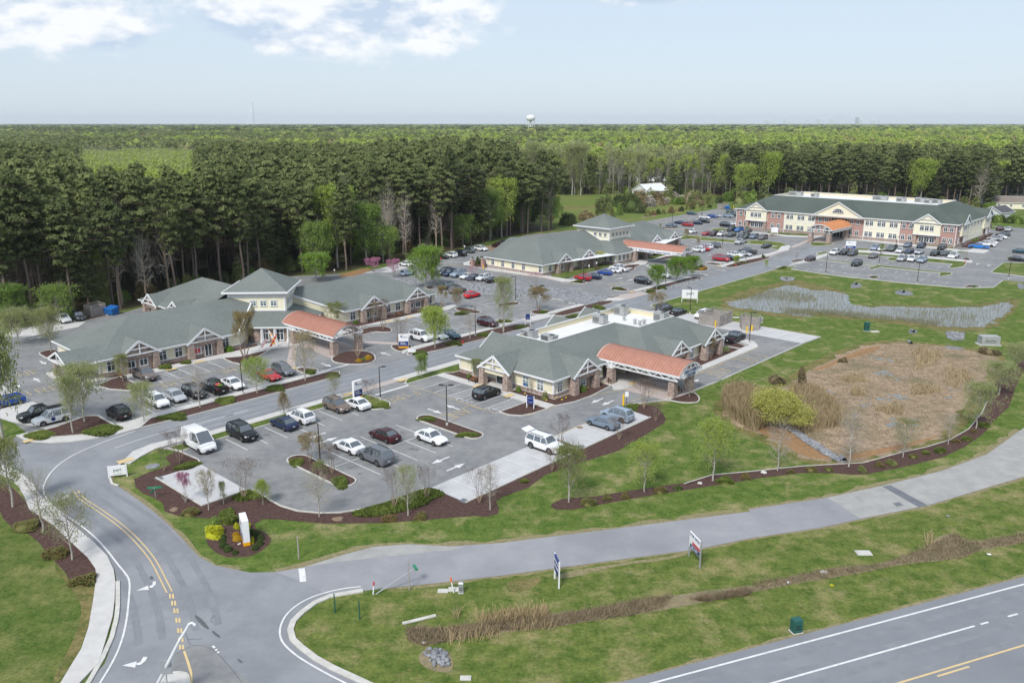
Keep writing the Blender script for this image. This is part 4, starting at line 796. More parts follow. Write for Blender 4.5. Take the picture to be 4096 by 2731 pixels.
def canopy(parent, o, u0, u1, v0, v1, zs, zt, mat='copper', ribs=26, cols=(), colz=2.6, colw=.95, axis='u', cmat='stone'):
 "barrel-vaulted standing-seam canopy on white trusses and stone piers"
 vc = (v0+v1)/2; hv = (v1-v0)/2; h = zt - zs; rad = (hv*hv + h*h)/(2*h); a0 = math.asin(hv/rad); K = 12
 def P(u, a, dr=0): return (u, vc + (rad+dr)*math.sin(a), zt - rad + (rad+dr)*math.cos(a))
 def T(p): return p if axis == 'u' else (p[1], p[0], p[2])
 m = MB(o); A_ = [-a0 + 2*a0*i/K for i in range(K+1)]
 for dr, fl in ((0, 0), (-.1, 1)):
  vs = [T(P(u, a, dr)) for u in (u0, u1) for a in A_]; m.add(vs, [(i, i+1, i+1+K+1, i+K+1) for i in range(K)], mat if not fl else 'trim_white')
 for k in range(ribs+1):
  u = u0 + (u1-u0)*k/ribs
  vs = [T(P(uu, a, dr)) for uu in (u-.035, u+.035) for dr in (0, .07) for a in A_]; n = K+1
  m.add(vs, [(i+n, i+1+n, i+1+3*n, i+3*n) for i in range(K)] + [(i, i+1, i+1+n, i+n) for i in range(K)] + [(i+2*n, i+1+2*n, i+1+3*n, i+3*n) for i in range(K)], mat)
 m.build('canopy_roof', parent)
 t = MB(o)
 for v in (v0+.06, v1-.06):
  t.beam(T((u0, v, zs-.12)), T((u1, v, zs-.12)), .14, .3, 'trim_white'); t.beam(T((u0+.5, v, zs-.8)), T((u1-.3, v, zs-.8)), .14, .16, 'trim_white')
  nn_ = int((u1-u0)/1.1)
  for i in range(nn_):
   ua = u0+.5 + (u1-u0-.8)*i/nn_; ub = u0+.5 + (u1-u0-.8)*(i+1)/nn_; t.beam(T((ua, v, zs-.8 if i % 2 else zs-.2)), T((ub, v, zs-.2 if i % 2 else zs-.8)), .09, .09, 'trim_white')
 for u in (u0+.05, u1-.05):
  for i in range(K): t.beam(T(P(u, A_[i], -.14)), T(P(u, A_[i+1], -.14)), .12, .28, 'trim_white')
  t.beam(T((u, v0, zs-.1)), T((u, v1, zs-.1)), .14, .2, 'trim_white')
  for i in range(2, K-1, 2): q = P(u, A_[i], -.1); t.beam(T((u, q[1], zs-.1)), T(q), .08, .08, 'trim_white')
 t.build('canopy_truss', parent)
 for (cu, cv_) in cols:
  c_ = MB(o); q = T((cu, cv_, 0)); c_.tbox(q[0], q[1], 0, colz, colw*1.22, colw, cmat); c_.box(q[0]-colw*.62, q[1]-colw*.62, colz, q[0]+colw*.62, q[1]+colw*.62, colz+.08, 'kerb'); c_.build('column', parent)
  s_ = MB(o); s_.box(q[0]-.16, q[1]-.16, colz+.08, q[0]+.16, q[1]+.16, zs-.05, 'trim_white')
  for dx in (-1, 1):
   a = (cu+dx*.1, cv_, colz+.15); b = (cu+dx*1.1, cv_, zs-.1); s_.beam(T(a), T(b), .14, .14, 'trim_white')
  s_.build('post', parent)
def text(parent, body, loc, rot, size, mat, depth=.02, name='lettering', align='CENTER', sx=1):
 cu = bpy.data.curves.new('t', 'FONT'); cu.body = body; cu.size = size; cu.extrude = depth; cu.align_x = align; cu.align_y = 'CENTER'; cu.resolution_u = 2
 o = bpy.data.objects.new('t', cu); COL.objects.link(o); bpy.context.view_layer.update()
 me = bpy.data.meshes.new_from_object(o.evaluated_get(bpy.context.evaluated_depsgraph_get())); bpy.data.objects.remove(o)
 me.name = name; me.materials.clear(); me.materials.append(MT[mat])
 q = bpy.data.objects.new(name, me); COL.objects.link(q); q.parent = parent; q.location = loc; q.rotation_euler = rot; q.scale = (sx, 1, 1); return q
def wins(parent, o, axis, const, lst, z, w, h, style='blind', out=1, name='window'):
 for it in lst:
  a = onwall(it[0], it[1], it[2], axis, const)[0]; add_window(parent, o, axis, const, a, z, w, h, it[3] if len(it) > 3 else style, name, out)
def pergola_bench(loc, rz, label):
 t = root('bench', loc, rz, label, 'bench', 'benches'); s = MB()
 for i in range(4): s.box(-.8, -.25+i*.13, .42, .8, -.15+i*.13, .46, 'wood_brown')
 s.build('seat', t); b = MB()
 for i in range(3): b.box(-.8, .28, .55+i*.14, .8, .32, .65+i*.14, 'wood_brown')
 b.build('backrest', t)
 for x in (-.7, .7):
  l = MB(); l.box(x-.05, -.28, 0, x+.05, -.2, .62, 'car_black'); l.box(x-.05, .24, 0, x+.05, .32, .95, 'car_black'); l.box(x-.05, -.28, .6, x+.05, .3, .66, 'car_black'); l.build('leg', t)
 return t
GRP = 'clinic buildings of the campus'
o = (-91, 87); b3 = broot('clinic', *o, 'nearest clinic, low yellow building with white flat roof deck ringed by green-grey shingles', group=GRP)
walls(b3, o, [(-91,87),(-71.5,87),(-71.5,99),(-75,99),(-75,104.5),(-66.6,104.5),(-66.6,128.3),(-91,128.3)], 3.0, 'siding_yellow')
r = MB(o); E3 = [(-91.6,86.4),(-71,86.4),(-71,104),(-66,104),(-66,128.8),(-91.6,128.8)]; F3 = [(-84.6,93.4),(-78,93.4),(-78,111),(-73,111),(-73,121.8),(-84.6,121.8)]
for i in range(6): j = (i+1) % 6; r.poly([(*E3[i],3.0),(*E3[j],3.0),(*F3[j],6.2),(*F3[i],6.2)], 'shingles')
r.poly([(*p,2.98) for p in reversed(E3)], 'trim_white'); r.build('roof', b3)
gt = MB(o)
for i in range(6): eave(gt, E3[i], E3[(i+1) % 6], 3.0)
gt.build('gutter', b3)
dk = MB(o); dk.poly([(*p,5.35) for p in F3], 'roof_membrane')
for i in range(6): j = (i+1) % 6; dk.poly([(*F3[j],5.35),(*F3[i],5.35),(*F3[i],6.22),(*F3[j],6.22)], 'parapet_cream' if i in (4, 5) else 'roof_membrane')
for i in range(6): dk.beam((*F3[i],6.24),(*F3[(i+1) % 6],6.24),.2,.08,'trim_white')
dk.build('roof_deck', b3)
dormer(b3, o, 'v', 85.0, -81.5, 3.0, 6.6, out=-1, fmat='siding_yellow', truss=True)
dormer(b3, o, 'u', -70.3, 93.1, 3.0, 5.9); dormer(b3, o, 'u', -65.4, 111.4, 3.0, 5.9); dormer(b3, o, 'u', -65.4, 122.4, 3.0, 5.9)
for c_ in (95.5, 111.7, 121.0): dormer(b3, o, 'u', -91.6, c_, 3.0, 5.2, out=-1, truss=False)
patch(b3, o, 'u', -71.5, 90.5, 95.7, 0, 2.9, 'stone', 1, .5); patch(b3, o, 'u', -66.6, 109, 113.8, 0, 2.9, 'stone', 1, .5); patch(b3, o, 'u', -66.6, 120, 124.8, 0, 2.9, 'stone', 1, .5)
for u, v in ((-91,87),(-71.5,87),(-66.6,128.3)): corner_trim(b3, o, u, v, 2.95)
wins(b3, o, 'v', 87, [('D',270,1080),('D',680,1175),('D',810,1220)], .75, 1.35, 1.75, 'blind', -1)
add_window(b3, o, 'v', 87, -87.6, .1, 1.1, 2.3, 'door', 'door', -1)
wins(b3, o, 'u', -71.5, [('D',983,1230)], .75, 1.3, 1.75); wins(b3, o, 'u', -71.5, [('D',1315,1110)], .75, 1.3, 1.75)
wins(b3, o, 'u', -71.0, [('D',1122,1190),('D',1190,1160)], .75, 1.35, 1.75); wins(b3, o, 'u', -66.1, [('D',2105,955),('E',412,1240)], .75, 1.35, 1.75, 'dark'); wins(b3, o, 'u', -66.1, [('E',352,1262)], .75, 1.2, 1.75, 'dark')
wins(b3, o, 'u', -66.6, [('D',2165,930),('D',2030,985),('D',1840,1080),('E',548,1190)], .75, 1.3, 1.75)
add_window(b3, o, 'v', 86.9, -81.2, .05, 3.4, 2.5, 'door', 'door', -1); add_window(b3, o, 'u', -74.9, 101.6, .05, 3.6, 2.6, 'door', 'door'); add_window(b3, o, 'v', 99.0, -73.3, .05, 2.2, 2.6, 'door', 'door', 1)
m_ = MB(o); m_.box(-75.1,104.4,0,-71,104.6,3,'siding_yellow'); m_.build('wall_panel', b3)
canopy(b3, o, -72.8, -57.8, 98.9, 105.2, 3.6, 5.15, cols=((-69.8,98.9),(-59.3,99.7),(-59.3,104.4)), ribs=28)
text(b3, 'DISCOVERY', (-57.72-o[0], 102.0-o[1], 3.95), (R(90),0,R(90)), .75, 'number_dark'); text(b3, 'CENTER', (-57.72-o[0], 102.0-o[1], 3.3), (R(90),0,R(90)), .7, 'number_dark')
fb = MB(o); fb.box(-57.83,100,3.0,-57.76,104.2,4.25,'sign_white'); fb.build('fascia_board', b3)
text(b3, 'CENTER', (-81.5-o[0], 84.62-o[1], 3.2), (R(90),0,0), .34, 'galv')
def hvac(c, x, y, z, w, d, h, label, nf=1, ang=ANG):
 p = at(c, x, y, z); t = root('rooftop_unit', p, ang, label, 'rooftop unit', 'air handlers on the flat roofs'); m = MB(); m.box(-w/2,-d/2,.1,w/2,d/2,h,'hvac'); m.box(-w/2-.05,-d/2-.05,h,w/2+.05,d/2+.05,h+.06,'hvac'); m.build('cabinet', t)
 l = MB()
 for i in range(8): l.box(-w*.45, -d/2-.03, .3+i*h*.08, w*.1, -d/2, .34+i*h*.08, 'hvac_dark')
 l.build('louvre', t)
 for i in range(nf): f = MB(); f.tube([(w*.22-i*w*.45,0,h+.06),(w*.22-i*w*.45,0,h+.16)],[d*.3]*2,'hvac_dark',12); f.build('fan', t)
 return t
for q in (('D',710,785,5.35,2.5,1.5,1.3,'grey air handler at the near left end of the nearest white flat roof'),('D',890,820,5.35,2.5,1.4,1.1,'grey air handler at the near parapet corner of the white flat roof'),('D',1345,655,5.35,2.3,1.5,1.5,'grey air handler in the middle of the white flat roof'),
          ('D',1532,575,5.35,2.2,1.6,1.6,'tall grey air handler against the far cream parapet'),('D',1888,632,5.35,2.2,1.5,1.5,'grey air handler at the right end of the white flat roof')): hvac(*q)
for i, (x, y, lb) in enumerate(((1560,632,'short white roof vent with a cap between two air handlers'),(1655,665,'left of three white roof vents near the right ridge'),(1700,680,'low white roof vent in the middle of three near the right ridge'),(1738,668,'right of three white roof vents near the right ridge'))):
 p = at('D', x, y, 5.35); m = MB(); m.tube([(0,0,0),(0,0,.7)],[.22,.22],'hvac',8); m.tube([(0,0,.7),(0,0,.9)],[.42,.35],'hvac',8); t = m.build('roof_vent'); t.location = p; tag(t, lb, 'roof vent', 'roof vents')
p = at('D', 1335, 590, 6.2); t = root('satellite_dish', p, R(-120), 'round grey satellite dish on the far cream parapet', 'satellite dish'); m = MB(); m.tube([(0,0,-.4),(0,0,.5)],[.05,.05],'galv',6); m.build('mast', t)
m = MB(); m.tube([(0,-.05,.6),(0,.12,.66)],[.55,.2],'rock',14); m.build('dish', t)
o = (-157.5, 161); b2 = broot('clinic', *o, 'middle clinic with a square windowed tower and a long salmon canopy facing the red sedans', group=GRP)
walls(b2, o, [(-157.3,161.2),(-136.9,161.2),(-136.9,188.6),(-133,188.6),(-133,200),(-135.5,200),(-135.5,204.5),(-133.8,204.5),(-133.8,209.2),(-139.6,209.2),(-139.6,234.6),(-157.3,234.6)], 3.0, 'siding_yellow')
r = MB(o)
z = 8.1
r.poly([(-157.8,160.6,3),(-136.3,160.6,3),(-148.3,172.5,z),(-157.9,171.5,7.35)], 'shingles')
r.poly([(-136.3,160.6,3),(-136.3,188.1,3),(-142.2,194.0,5.52),(-148.3,200,z),(-148.3,172.5,z)], 'shingles')
r.poly([(-132.4,188.1,3),(-132.4,209.8,3),(-139.6,202.6,6.1),(-139.6,195.3,6.1)], 'shingles')
r.poly([(-132.4,209.8,3),(-139.6,209.8,3),(-139.6,202.6,6.1)], 'shingles')
r.poly([(-136.3,188.1,3),(-132.4,188.1,3),(-139.6,195.3,6.1),(-143.4,195.3,6.05)], 'shingles')
r.poly([(-139,204,3),(-139,235.2,3),(-149,227,z),(-149,204,z)], 'shingles')
r.poly([(-139,235.2,3),(-157.8,235.2,3),(-149,227,z)], 'shingles')
r.poly([(-157.8,235.2,3),(-157.8,171.5,3),(-157.9,171.5,7.35),(-148.3,172.5,z),(-149,227,z)], 'shingles')
r.poly([(-157.8,160.6,3),(-157.9,171.5,7.35),(-157.8,171.5,3)], 'siding_yellow')
r.poly([(-157.8,160.6,2.98),(-157.8,235.2,2.98),(-139,235.2,2.98),(-132.4,209.8,2.98),(-132.4,188.1,2.98),(-136.3,160.6,2.98)], 'trim_white')
r.build('roof', b2)
gt = MB(o)
for a, c_ in (((-157.8,160.6),(-136.3,160.6)),((-136.3,160.6),(-136.3,188.1)),((-136.3,188.1),(-132.4,188.1)),((-132.4,188.1),(-132.4,209.8)),((-139,209.8),(-139,235.2)),((-139,235.2),(-157.8,235.2)),((-132.4,209.8),(-139,209.8))): eave(gt, a, c_, 3.0)
gt.build('gutter', b2)
tw = MB(o); tw.box(-151.2,194.1,4.6,-139.3,204.7,8.9,'siding_cream'); tw.build('tower_wall', b2)
tt = MB(o)
for a, c_ in (((-151.2,194.1),(-139.3,194.1)),((-139.3,194.1),(-139.3,204.7))): tt.beam((*a,8.7),(*c_,8.7),.25,.5,'trim_white')
tt.beam((-139.28,194.08,5.6),(-139.28,194.08,8.9),.3,.3,'trim_white'); tt.beam((-142.4,194.02,5.68),(-139.3,194.02,5.9),.12,.25,'trim_white'); tt.beam((-139.2,194.1,6.15),(-139.2,204.7,6.15),.12,.25,'trim_white')
tt.beam((-142.4,194.02,5.7),(-148.6,194.02,8.25),.12,.24,'trim_white'); tt.beam((-139.22,204.65,5.8),(-139.22,204.65,8.9),.25,.25,'trim_white'); tt.build('tower_trim', b2)
tr = MB(o); C_ = [(-152,193.1),(-138.4,193.1),(-138.4,205.6),(-152,205.6)]
for i in range(4): tr.poly([(*C_[i],9.35),(*C_[(i+1) % 4],9.35),(-145.2,199.3,12.85)], 'shingles')
tr.poly([(*p,9.25) for p in reversed(C_)], 'trim_white')
for i in range(4): tr.beam((*C_[i],9.25),(*C_[(i+1) % 4],9.25),.2,.3,'trim_white')
tr.build('tower_roof', b2)
for u in (-144.3,-142.5,-140.7): add_window(b2, o, 'v', 194.05, u, 6.75, 1.1, 1.15, 'dark', 'window', -1)
for v in (195.9,197.7,199.5,201.3,203.1): add_window(b2, o, 'u', -139.25, v, 6.75, 1.0, 1.2, 'dark')
dormer(b2, o, 'u', -135.8, 169.3, 3.1, 4.9); dormer(b2, o, 'u', -135.8, 179.5, 3.1, 4.9); dormer(b2, o, 'u', -138.4, 218.0, 3.0, 4.9); dormer(b2, o, 'u', -138.4, 228.3, 3.0, 4.9)
for a, c_, uu in ((166.4,172.2,-136.9),(176.6,182.4,-136.9),(215.2,220.8,-139.6),(225.6,231,-139.6)): patch(b2, o, 'u', uu, a, c_, 0, 2.9, 'stone', 1, .6)
for u, v in ((-157.3,161.2),(-136.9,161.2),(-133,188.6),(-133.8,209.2),(-139.6,234.6)): corner_trim(b2, o, u, v, 2.95)
wins(b2, o, 'v', 161.2, [('c',280,830),('c',435,855),('c',597,875),('c',762,895),('c',1025,935)], .8, 1.2, 1.8, 'dark', -1)
add_window(b2, o, 'v', 161.3, onwall('c',912,930,'v',161.2)[0], .05, 1.3, 2.4, 'door', 'door', -1)
wins(b2, o, 'u', -136.9, [('c',1175,925),('c',1503,845),('c',1818,790),('c',1895,765)], .8, 1.3, 1.8, 'dark'); wins(b2, o, 'u', -136.3, [('c',1300,895),('c',1365,885),('c',1650,825),('c',1708,805)], .8, 1.3, 1.8, 'dark')
wins(b2, o, 'v', 188.6, [('c',2035,760),('c',2135,770)], .8, 1.2, 1.8, 'dark', -1); wins(b2, o, 'u', -133, [('d',603,930),('d',683,905),('d',755,890)], .8, 1.3, 1.8, 'dark')
add_window(b2, o, 'u', -135.4, 202.3, .05, 3.2, 2.5, 'door', 'door'); wins(b2, o, 'u', -133.8, [('d',1095,830),('d',1170,815)], .8, 1.3, 1.8, 'dark'); wins(b2, o, 'u', -139, [('d',1495,605),('d',1540,595)], .8, 1.3, 1.8, 'dark'); wins(b2, o, 'u', -139.6, [('d',1355,610),('d',1637,590)], .8, 1.3, 1.8, 'dark')
canopy(b2, o, -137.4, -116.6, 197.3, 202.8, 4.1, 5.6, cols=((-132.2,197.2),(-132.2,202.6),(-117.6,197.7),(-117.6,202.3)), ribs=40, colz=3.1)
fb = MB(o); fb.box(-131.5,197.14,3.15,-119.8,197.22,3.95,'sign_white'); fb.build('fascia_board', b2)
text(b2, 'Richard A. Henson Cancer Institute', (-125.6-o[0], 197.1-o[1], 3.55), (R(90),0,0), .78, 'sign_blue', sx=.93)
text(b2, '2', (-116.98-o[0], 197.7-o[1], 2.3), (R(90),0,R(90)), 1.1, 'number_dark')
o = (-148, 46); b1 = broot('clinic', *o, 'left clinic with a pyramid-roofed tower, pharmacy gable and salmon entrance canopy', group=GRP)
walls(b1, o, [(-147.8,46.4),(-130.7,46.4),(-130.7,70.6),(-137,77),(-137,86),(-130.7,93),(-130.7,117.3),(-147.8,117.3)], 3.0, 'siding_yellow')
walls(b1, o, [(-171.5,71.2),(-147.9,71.2),(-147.9,90),(-171.5,90)], 3.0, 'siding_yellow')
r = MB(o); z = 7.4
r.poly([(-130.1,45.8,3),(-130.1,70.2,3),(-137,77,6.35),(-139.6,79.6,z),(-139.6,55.3,z)], 'shingles'); r.poly([(-149,45.8,3),(-130.1,45.8,3),(-139.6,55.3,z)], 'shingles')
r.poly([(-149,45.8,3),(-139.6,55.3,z),(-139.6,80,z),(-149,80,3)], 'shingles')
r.poly([(-130.1,92.9,3),(-130.1,118,3),(-139.6,108.5,z),(-139.6,84,z),(-137,86,6.3)], 'shingles'); r.poly([(-130.1,118,3),(-149,118,3),(-139.6,108.5,z)], 'shingles'); r.poly([(-149,118,3),(-149,84,3),(-139.6,84,z),(-139.6,108.5,z)], 'shingles')
r.poly([(-172,70.6,3),(-148,70.6,3),(-148,80.5,7.6),(-162.5,80.5,7.6)], 'shingles'); r.poly([(-172,70.6,3),(-162.5,80.5,7.6),(-172,90.4,3)], 'shingles'); r.poly([(-172,90.4,3),(-162.5,80.5,7.6),(-148,80.5,7.6),(-148,90.4,3)], 'shingles')
r.poly([(-131.9,74.1,3),(-124.6,81.4,3),(-132.5,81.4,4.85),(-136.2,77.7,4.85)], 'shingles')
r.poly([(-124.6,81.4,3),(-131.6,88.4,3),(-136.2,85.1,4.85),(-132.5,81.4,4.85)], 'shingles')
r.poly([(-131.9,74.1,3),(-136.2,77.7,4.85),(-137.2,76.6,4.85),(-134.2,71.8,3)], 'shingles'); r.poly([(-131.6,88.4,3),(-133.6,90.6,3),(-137.2,86.2,4.85),(-136.2,85.1,4.85)], 'shingles')
r.poly([(-149,45.8,2.98),(-149,118,2.98),(-130.1,118,2.98),(-130.1,92.9,2.98),(-133.6,90.6,2.98),(-131.6,88.4,2.98),(-124.6,81.4,2.98),(-131.9,74.1,2.98),(-134.2,71.8,2.98),(-130.1,70.2,2.98),(-130.1,45.8,2.98)], 'trim_white')
r.poly([(-172,70.6,2.98),(-172,90.4,2.98),(-149,90.4,2.98),(-149,70.6,2.98)], 'trim_white')
r.poly([(-130.2,70.3,3),(-130.2,70.3,2.98),(-139.6,79.6,2.98),(-139.6,79.6,z),(-137,77,6.35)], 'siding_yellow'); r.poly([(-130.2,92.9,3),(-139.6,84.2,3),(-139.6,84.2,z),(-137,86,6.3)], 'siding_yellow')
r.build('roof', b1)
gt = MB(o)
for a, c_ in (((-149,45.8),(-130.1,45.8)),((-130.1,45.8),(-130.1,70.2)),((-130.1,92.9),(-130.1,118)),((-130.1,118),(-149,118)),((-131.9,74.1),(-124.6,81.4)),((-124.6,81.4),(-131.6,88.4))): eave(gt, a, c_, 3.0)
g5 = MB(o); eave(g5, (-172,70.6), (-149,70.6), 3.0); eave(g5, (-172,70.6), (-172,90.4), 3.0); g5.build('gutter', b1)
gt.build('gutter', b1)
for v0_, v1_ in ((70.1,77),(92.9,86)): q = MB(o); q.beam((-130.0,v0_,3.02),(-137,v1_,6.36),.25,.28,'trim_white'); q.build('rake_board', b1)
wl = MB(o)
wl.prism([(-132.5,74.6),(-127.2,80.2),(-127.2,82.8),(-132,88),(-136,88),(-136,74.6)], 0, 3.0, 'stone'); wl.build('lobby_wall', b1)
pc = MB(o); pc.prism([(-140,73.9),(-132.5,81.4),(-140,88.9),(-147.5,81.4)], 4.2, 8.0, 'siding_cream'); pc.build('tower_wall', b1)
tt = MB(o)
for a, c_ in (((-140,73.9),(-132.5,81.4)),((-132.5,81.4),(-140,88.9))): tt.beam((*a,7.75),(*c_,7.75),.25,.55,'trim_white');
tt.beam((-132.5,81.4,4.7),(-132.5,81.4,8),.28,.28,'trim_white'); tt.beam((-136.6,77.2,4.95),(-132.4,81.4,4.95),.12,.22,'trim_white'); tt.beam((-132.4,81.4,4.95),(-136.4,85.4,4.95),.12,.22,'trim_white'); tt.build('tower_trim', b1)
tr = MB(o); C_ = [(-140,72.8),(-131.4,81.4),(-140,90),(-148.6,81.4)]
for i in range(4): tr.poly([(*C_[i],8.5),(*C_[(i+1) % 4],8.5),(-140,81.4,12.1)], 'shingles')
tr.poly([(*p,8.4) for p in reversed(C_)], 'trim_white')
for i in range(4): tr.beam((*C_[i],8.4),(*C_[(i+1) % 4],8.4),.2,.32,'trim_white')
tr.build('tower_roof', b1)
for k in (.44,.62,.80): add_window(b1, o, 'd', R(180+45), (-140+7.5*k+.04, 73.9+7.5*k-.04), 5.75, 1.25, 1.15, 'blind')
for k in (.22,.42,.62): add_window(b1, o, 'd', R(-90+45), (-132.5-7.5*k+.04, 81.4+7.5*k+.04), 5.75, 1.1, 1.15, 'blind')
for k, (u, v) in enumerate(((-131.1,75.3),(-129.4,76.95),(-127.6,78.6),(-126.3,80.1),(-127.2,84))):
 q = MB(o); q.tbox(u, v, 0, .8, .62, .5, 'trim_white'); q.tbox(u, v, .8, 2.95, .4, .36, 'trim_white'); q.build('porch_post', b1)
for k in (.25,.6): add_window(b1, o, 'd', R(180+45), (-132.5+5.3*k+.05, 74.6+5.6*k-.05), .3, 1.4, 2.2, 'dark')
add_window(b1, o, 'u', -127.15, 81.5, .05, 2.3, 2.5, 'door', 'door')
dormer(b1, o, 'u', -129.9, 52.5, 3.05, 4.7); dormer(b1, o, 'u', -129.9, 63.7, 3.05, 4.7); dormer(b1, o, 'u', -129.7, 99.9, 3.0, 4.7); dormer(b1, o, 'u', -129.7, 111.5, 3.0, 4.7)
for a, c_ in ((50,55),(61.2,66.2),(97.3,102.4),(109,114)): patch(b1, o, 'u', -130.7, a, c_, 0, 2.9, 'stone', 1, .5)
dormer(b1, o, 'v', 70.3, -165.5, 3.0, 4.7, out=-1); dormer(b1, o, 'v', 70.3, -154.6, 3.0, 4.7, out=-1)
wins(b1, o, 'u', -130.7, [('a',1040,1140),('a',1850,980),('a',2095,915),('b',1150,1100),('C',1145,600),('C',1460,550),('C',1550,530),('C',1833,470)], .75, 1.4, 1.75, 'dark')
wins(b1, o, 'u', -130.2, [('a',1350,1080),('a',1545,1040),('C',1270,585),('C',1338,570),('C',1665,505),('C',1728,495)], .75, 1.4, 1.75, 'dark'); wins(b1, o, 'u', -130.2, [('b',770,1170,'red')], .75, 1.4, 1.75, 'red')
add_window(b1, o, 'u', -130.15, onwall('b',915,1170,'u',-130.2)[0], .05, 1.4, 2.5, 'door', 'door')
text(b1, 'PHARMACY', (-129.33-o[0], 63.7-o[1], 3.5), (R(90),0,R(90)), .62, 'galv', .05)
for u, v in ((-147.8,46.4),(-130.7,46.4),(-130.7,117.3)): corner_trim(b1, o, u, v, 2.95)
r = MB(o); r.poly([(-130.4,41.6,3),(-130.4,46.2,3.1),(-134.2,49.5,4.6),(-134.2,41.6,4.6)], 'shingles'); r.poly([(-138,41.6,3),(-134.2,41.6,4.6),(-134.2,49.5,4.6),(-138,46.2,3.1)], 'shingles')
r.poly([(-138,41.6,2.95),(-138,46.2,2.95),(-130.4,46.2,2.95),(-130.4,41.6,2.95)], 'trim_white'); r.build('porch_roof', b1)
q = MB(o); q.beam((-130.4,41.55,2.95),(-134.2,41.55,4.58),.1,.3,'trim_white'); q.beam((-138,41.55,2.95),(-134.2,41.55,4.58),.1,.3,'trim_white'); q.beam((-138,41.6,2.85),(-130.4,41.6,2.85),.14,.3,'trim_white'); q.beam((-130.4,41.5,2.85),(-130.4,46.3,2.85),.14,.3,'trim_white'); q.beam((-134.2,41.6,2.9),(-134.2,41.6,4.4),.14,.14,'trim_white'); q.build('porch_trim', b1)
q = MB(o); q.tbox(-137.0,42.4,0,2.8,1.0,.85,'stone'); q.build('column', b1); q = MB(o); q.tbox(-131.3,42.4,0,2.8,.95,.8,'stone'); q.build('column', b1)
canopy(b1, o, -129.6, -113.6, 78.6, 85.0, 3.5, 5.1, cols=((-126.2,78.9),(-126.2,84.2),(-114.4,79.2),(-114.4,84.4)), ribs=30)
add_window(b1, o, 'v', 46.4, -134, .05, 1.2, 2.3, 'door', 'door', -1)
o = (-148, 289); b4 = broot('medical_building', *o, 'large two-storey brick and cream building with three gables and an orange entrance canopy', group=GRP)
H4 = 7.5
walls(b4, o, [(-148,289),(-71,289),(-71,332),(-148,332)], H4, 'brick', base='stone', bh=1.0)
for a, c_ in ((-128.9,-117.4),(-100.2,-88.4)): patch(b4, o, 'v', 289, a, c_, 1.1, H4-.05, 'siding_cream', -1, .12); q = MB(o); q.box(a,288.84,4.0,c_,288.9,4.3,'trim_white'); q.build('band_board', b4)
patch(b4, o, 'u', -71, 298, 322, 1.1, H4-.05, 'siding_cream', 1, .12); patch(b4, o, 'u', -71, 292.5, 299, 3.4, H4-.1, 'siding_cream', 1, .6); patch(b4, o, 'u', -71, 320, 328, 3.4, H4-.1, 'siding_cream', 1, .6)
r = MB(o); E4 = [(-148.6,288.4),(-70.4,288.4),(-70.4,332.6),(-148.6,332.6)]; z = 12.4; F4 = [(-138.4,299),(-80.8,299),(-80.8,322),(-138.4,322)]
for i in range(4): j = (i+1) % 4; r.poly([(*E4[i],H4),(*E4[j],H4),(*F4[j],z),(*F4[i],z)], 'shingles_green')
r.poly([(*p,H4-.03) for p in reversed(E4)], 'trim_white'); r.build('roof', b4)
gt = MB(o)
for i in range(4): eave(gt, E4[i], E4[(i+1) % 4], H4, .3)
gt.build('gutter', b4)
dk = MB(o); dk.poly([(*p,11.5) for p in F4], 'roof_membrane')
for i in range(4): j = (i+1) % 4; dk.poly([(*F4[j],11.5),(*F4[i],11.5),(*F4[i],z+.02),(*F4[j],z+.02)], 'parapet_cream')
for i in range(4): dk.beam((*F4[i],z+.04),(*F4[(i+1) % 4],z+.04),.25,.1,'trim_white')
dk.build('roof_deck', b4)
dormer(b4, o, 'v', 287.9, -139.7, 4.2, 6.5, ze=H4, za=10.3, out=-1, fmat='siding_cream', rmat='shingles_green', cols=False, colz=H4)
dormer(b4, o, 'v', 287.9, -79.8, 4.2, 6.5, ze=H4, za=10.3, out=-1, fmat='siding_cream', rmat='shingles_green', cols=False, colz=H4)
dormer(b4, o, 'v', 287.6, -109.0, 8.8, 11, ze=H4, za=12.3, out=-1, fmat='siding_cream', rmat='shingles_green', cols=False, colz=H4, truss=False)
dormer(b4, o, 'u', -70.0, 295.8, 3.6, 6.5, ze=H4, za=10.2, fmat='siding_white', rmat='shingles_green', cols=False, colz=H4, truss=False); dormer(b4, o, 'u', -70.0, 324, 3.8, 6.5, ze=H4, za=10.2, fmat='siding_white', rmat='shingles_green', cols=False, colz=H4, truss=False)
for c_ in (-139.7, -79.8):
 q = MB(o); q.box(c_-4.1,287.9,3.7,c_+4.1,289.1,H4,'siding_cream'); q.box(c_-4.2,287.8,3.4,c_+4.2,289.1,3.75,'trim_white'); q.build('bay', b4)
 for s_ in (-1,1): q = MB(o); q.tbox(c_+s_*3.6,288.6,0,3.4,1.2,1.0,'stone'); q.build('column', b4)
 for du in (-1.5,0,1.5): add_window(b4, o, 'v', 287.88, c_+du, 4.9, 1.35, 1.75, 'dark', 'window', -1); add_window(b4, o, 'v', 288.95, c_+du*1.1, 1.0, 1.6, 1.9, 'dark', 'window', -1)
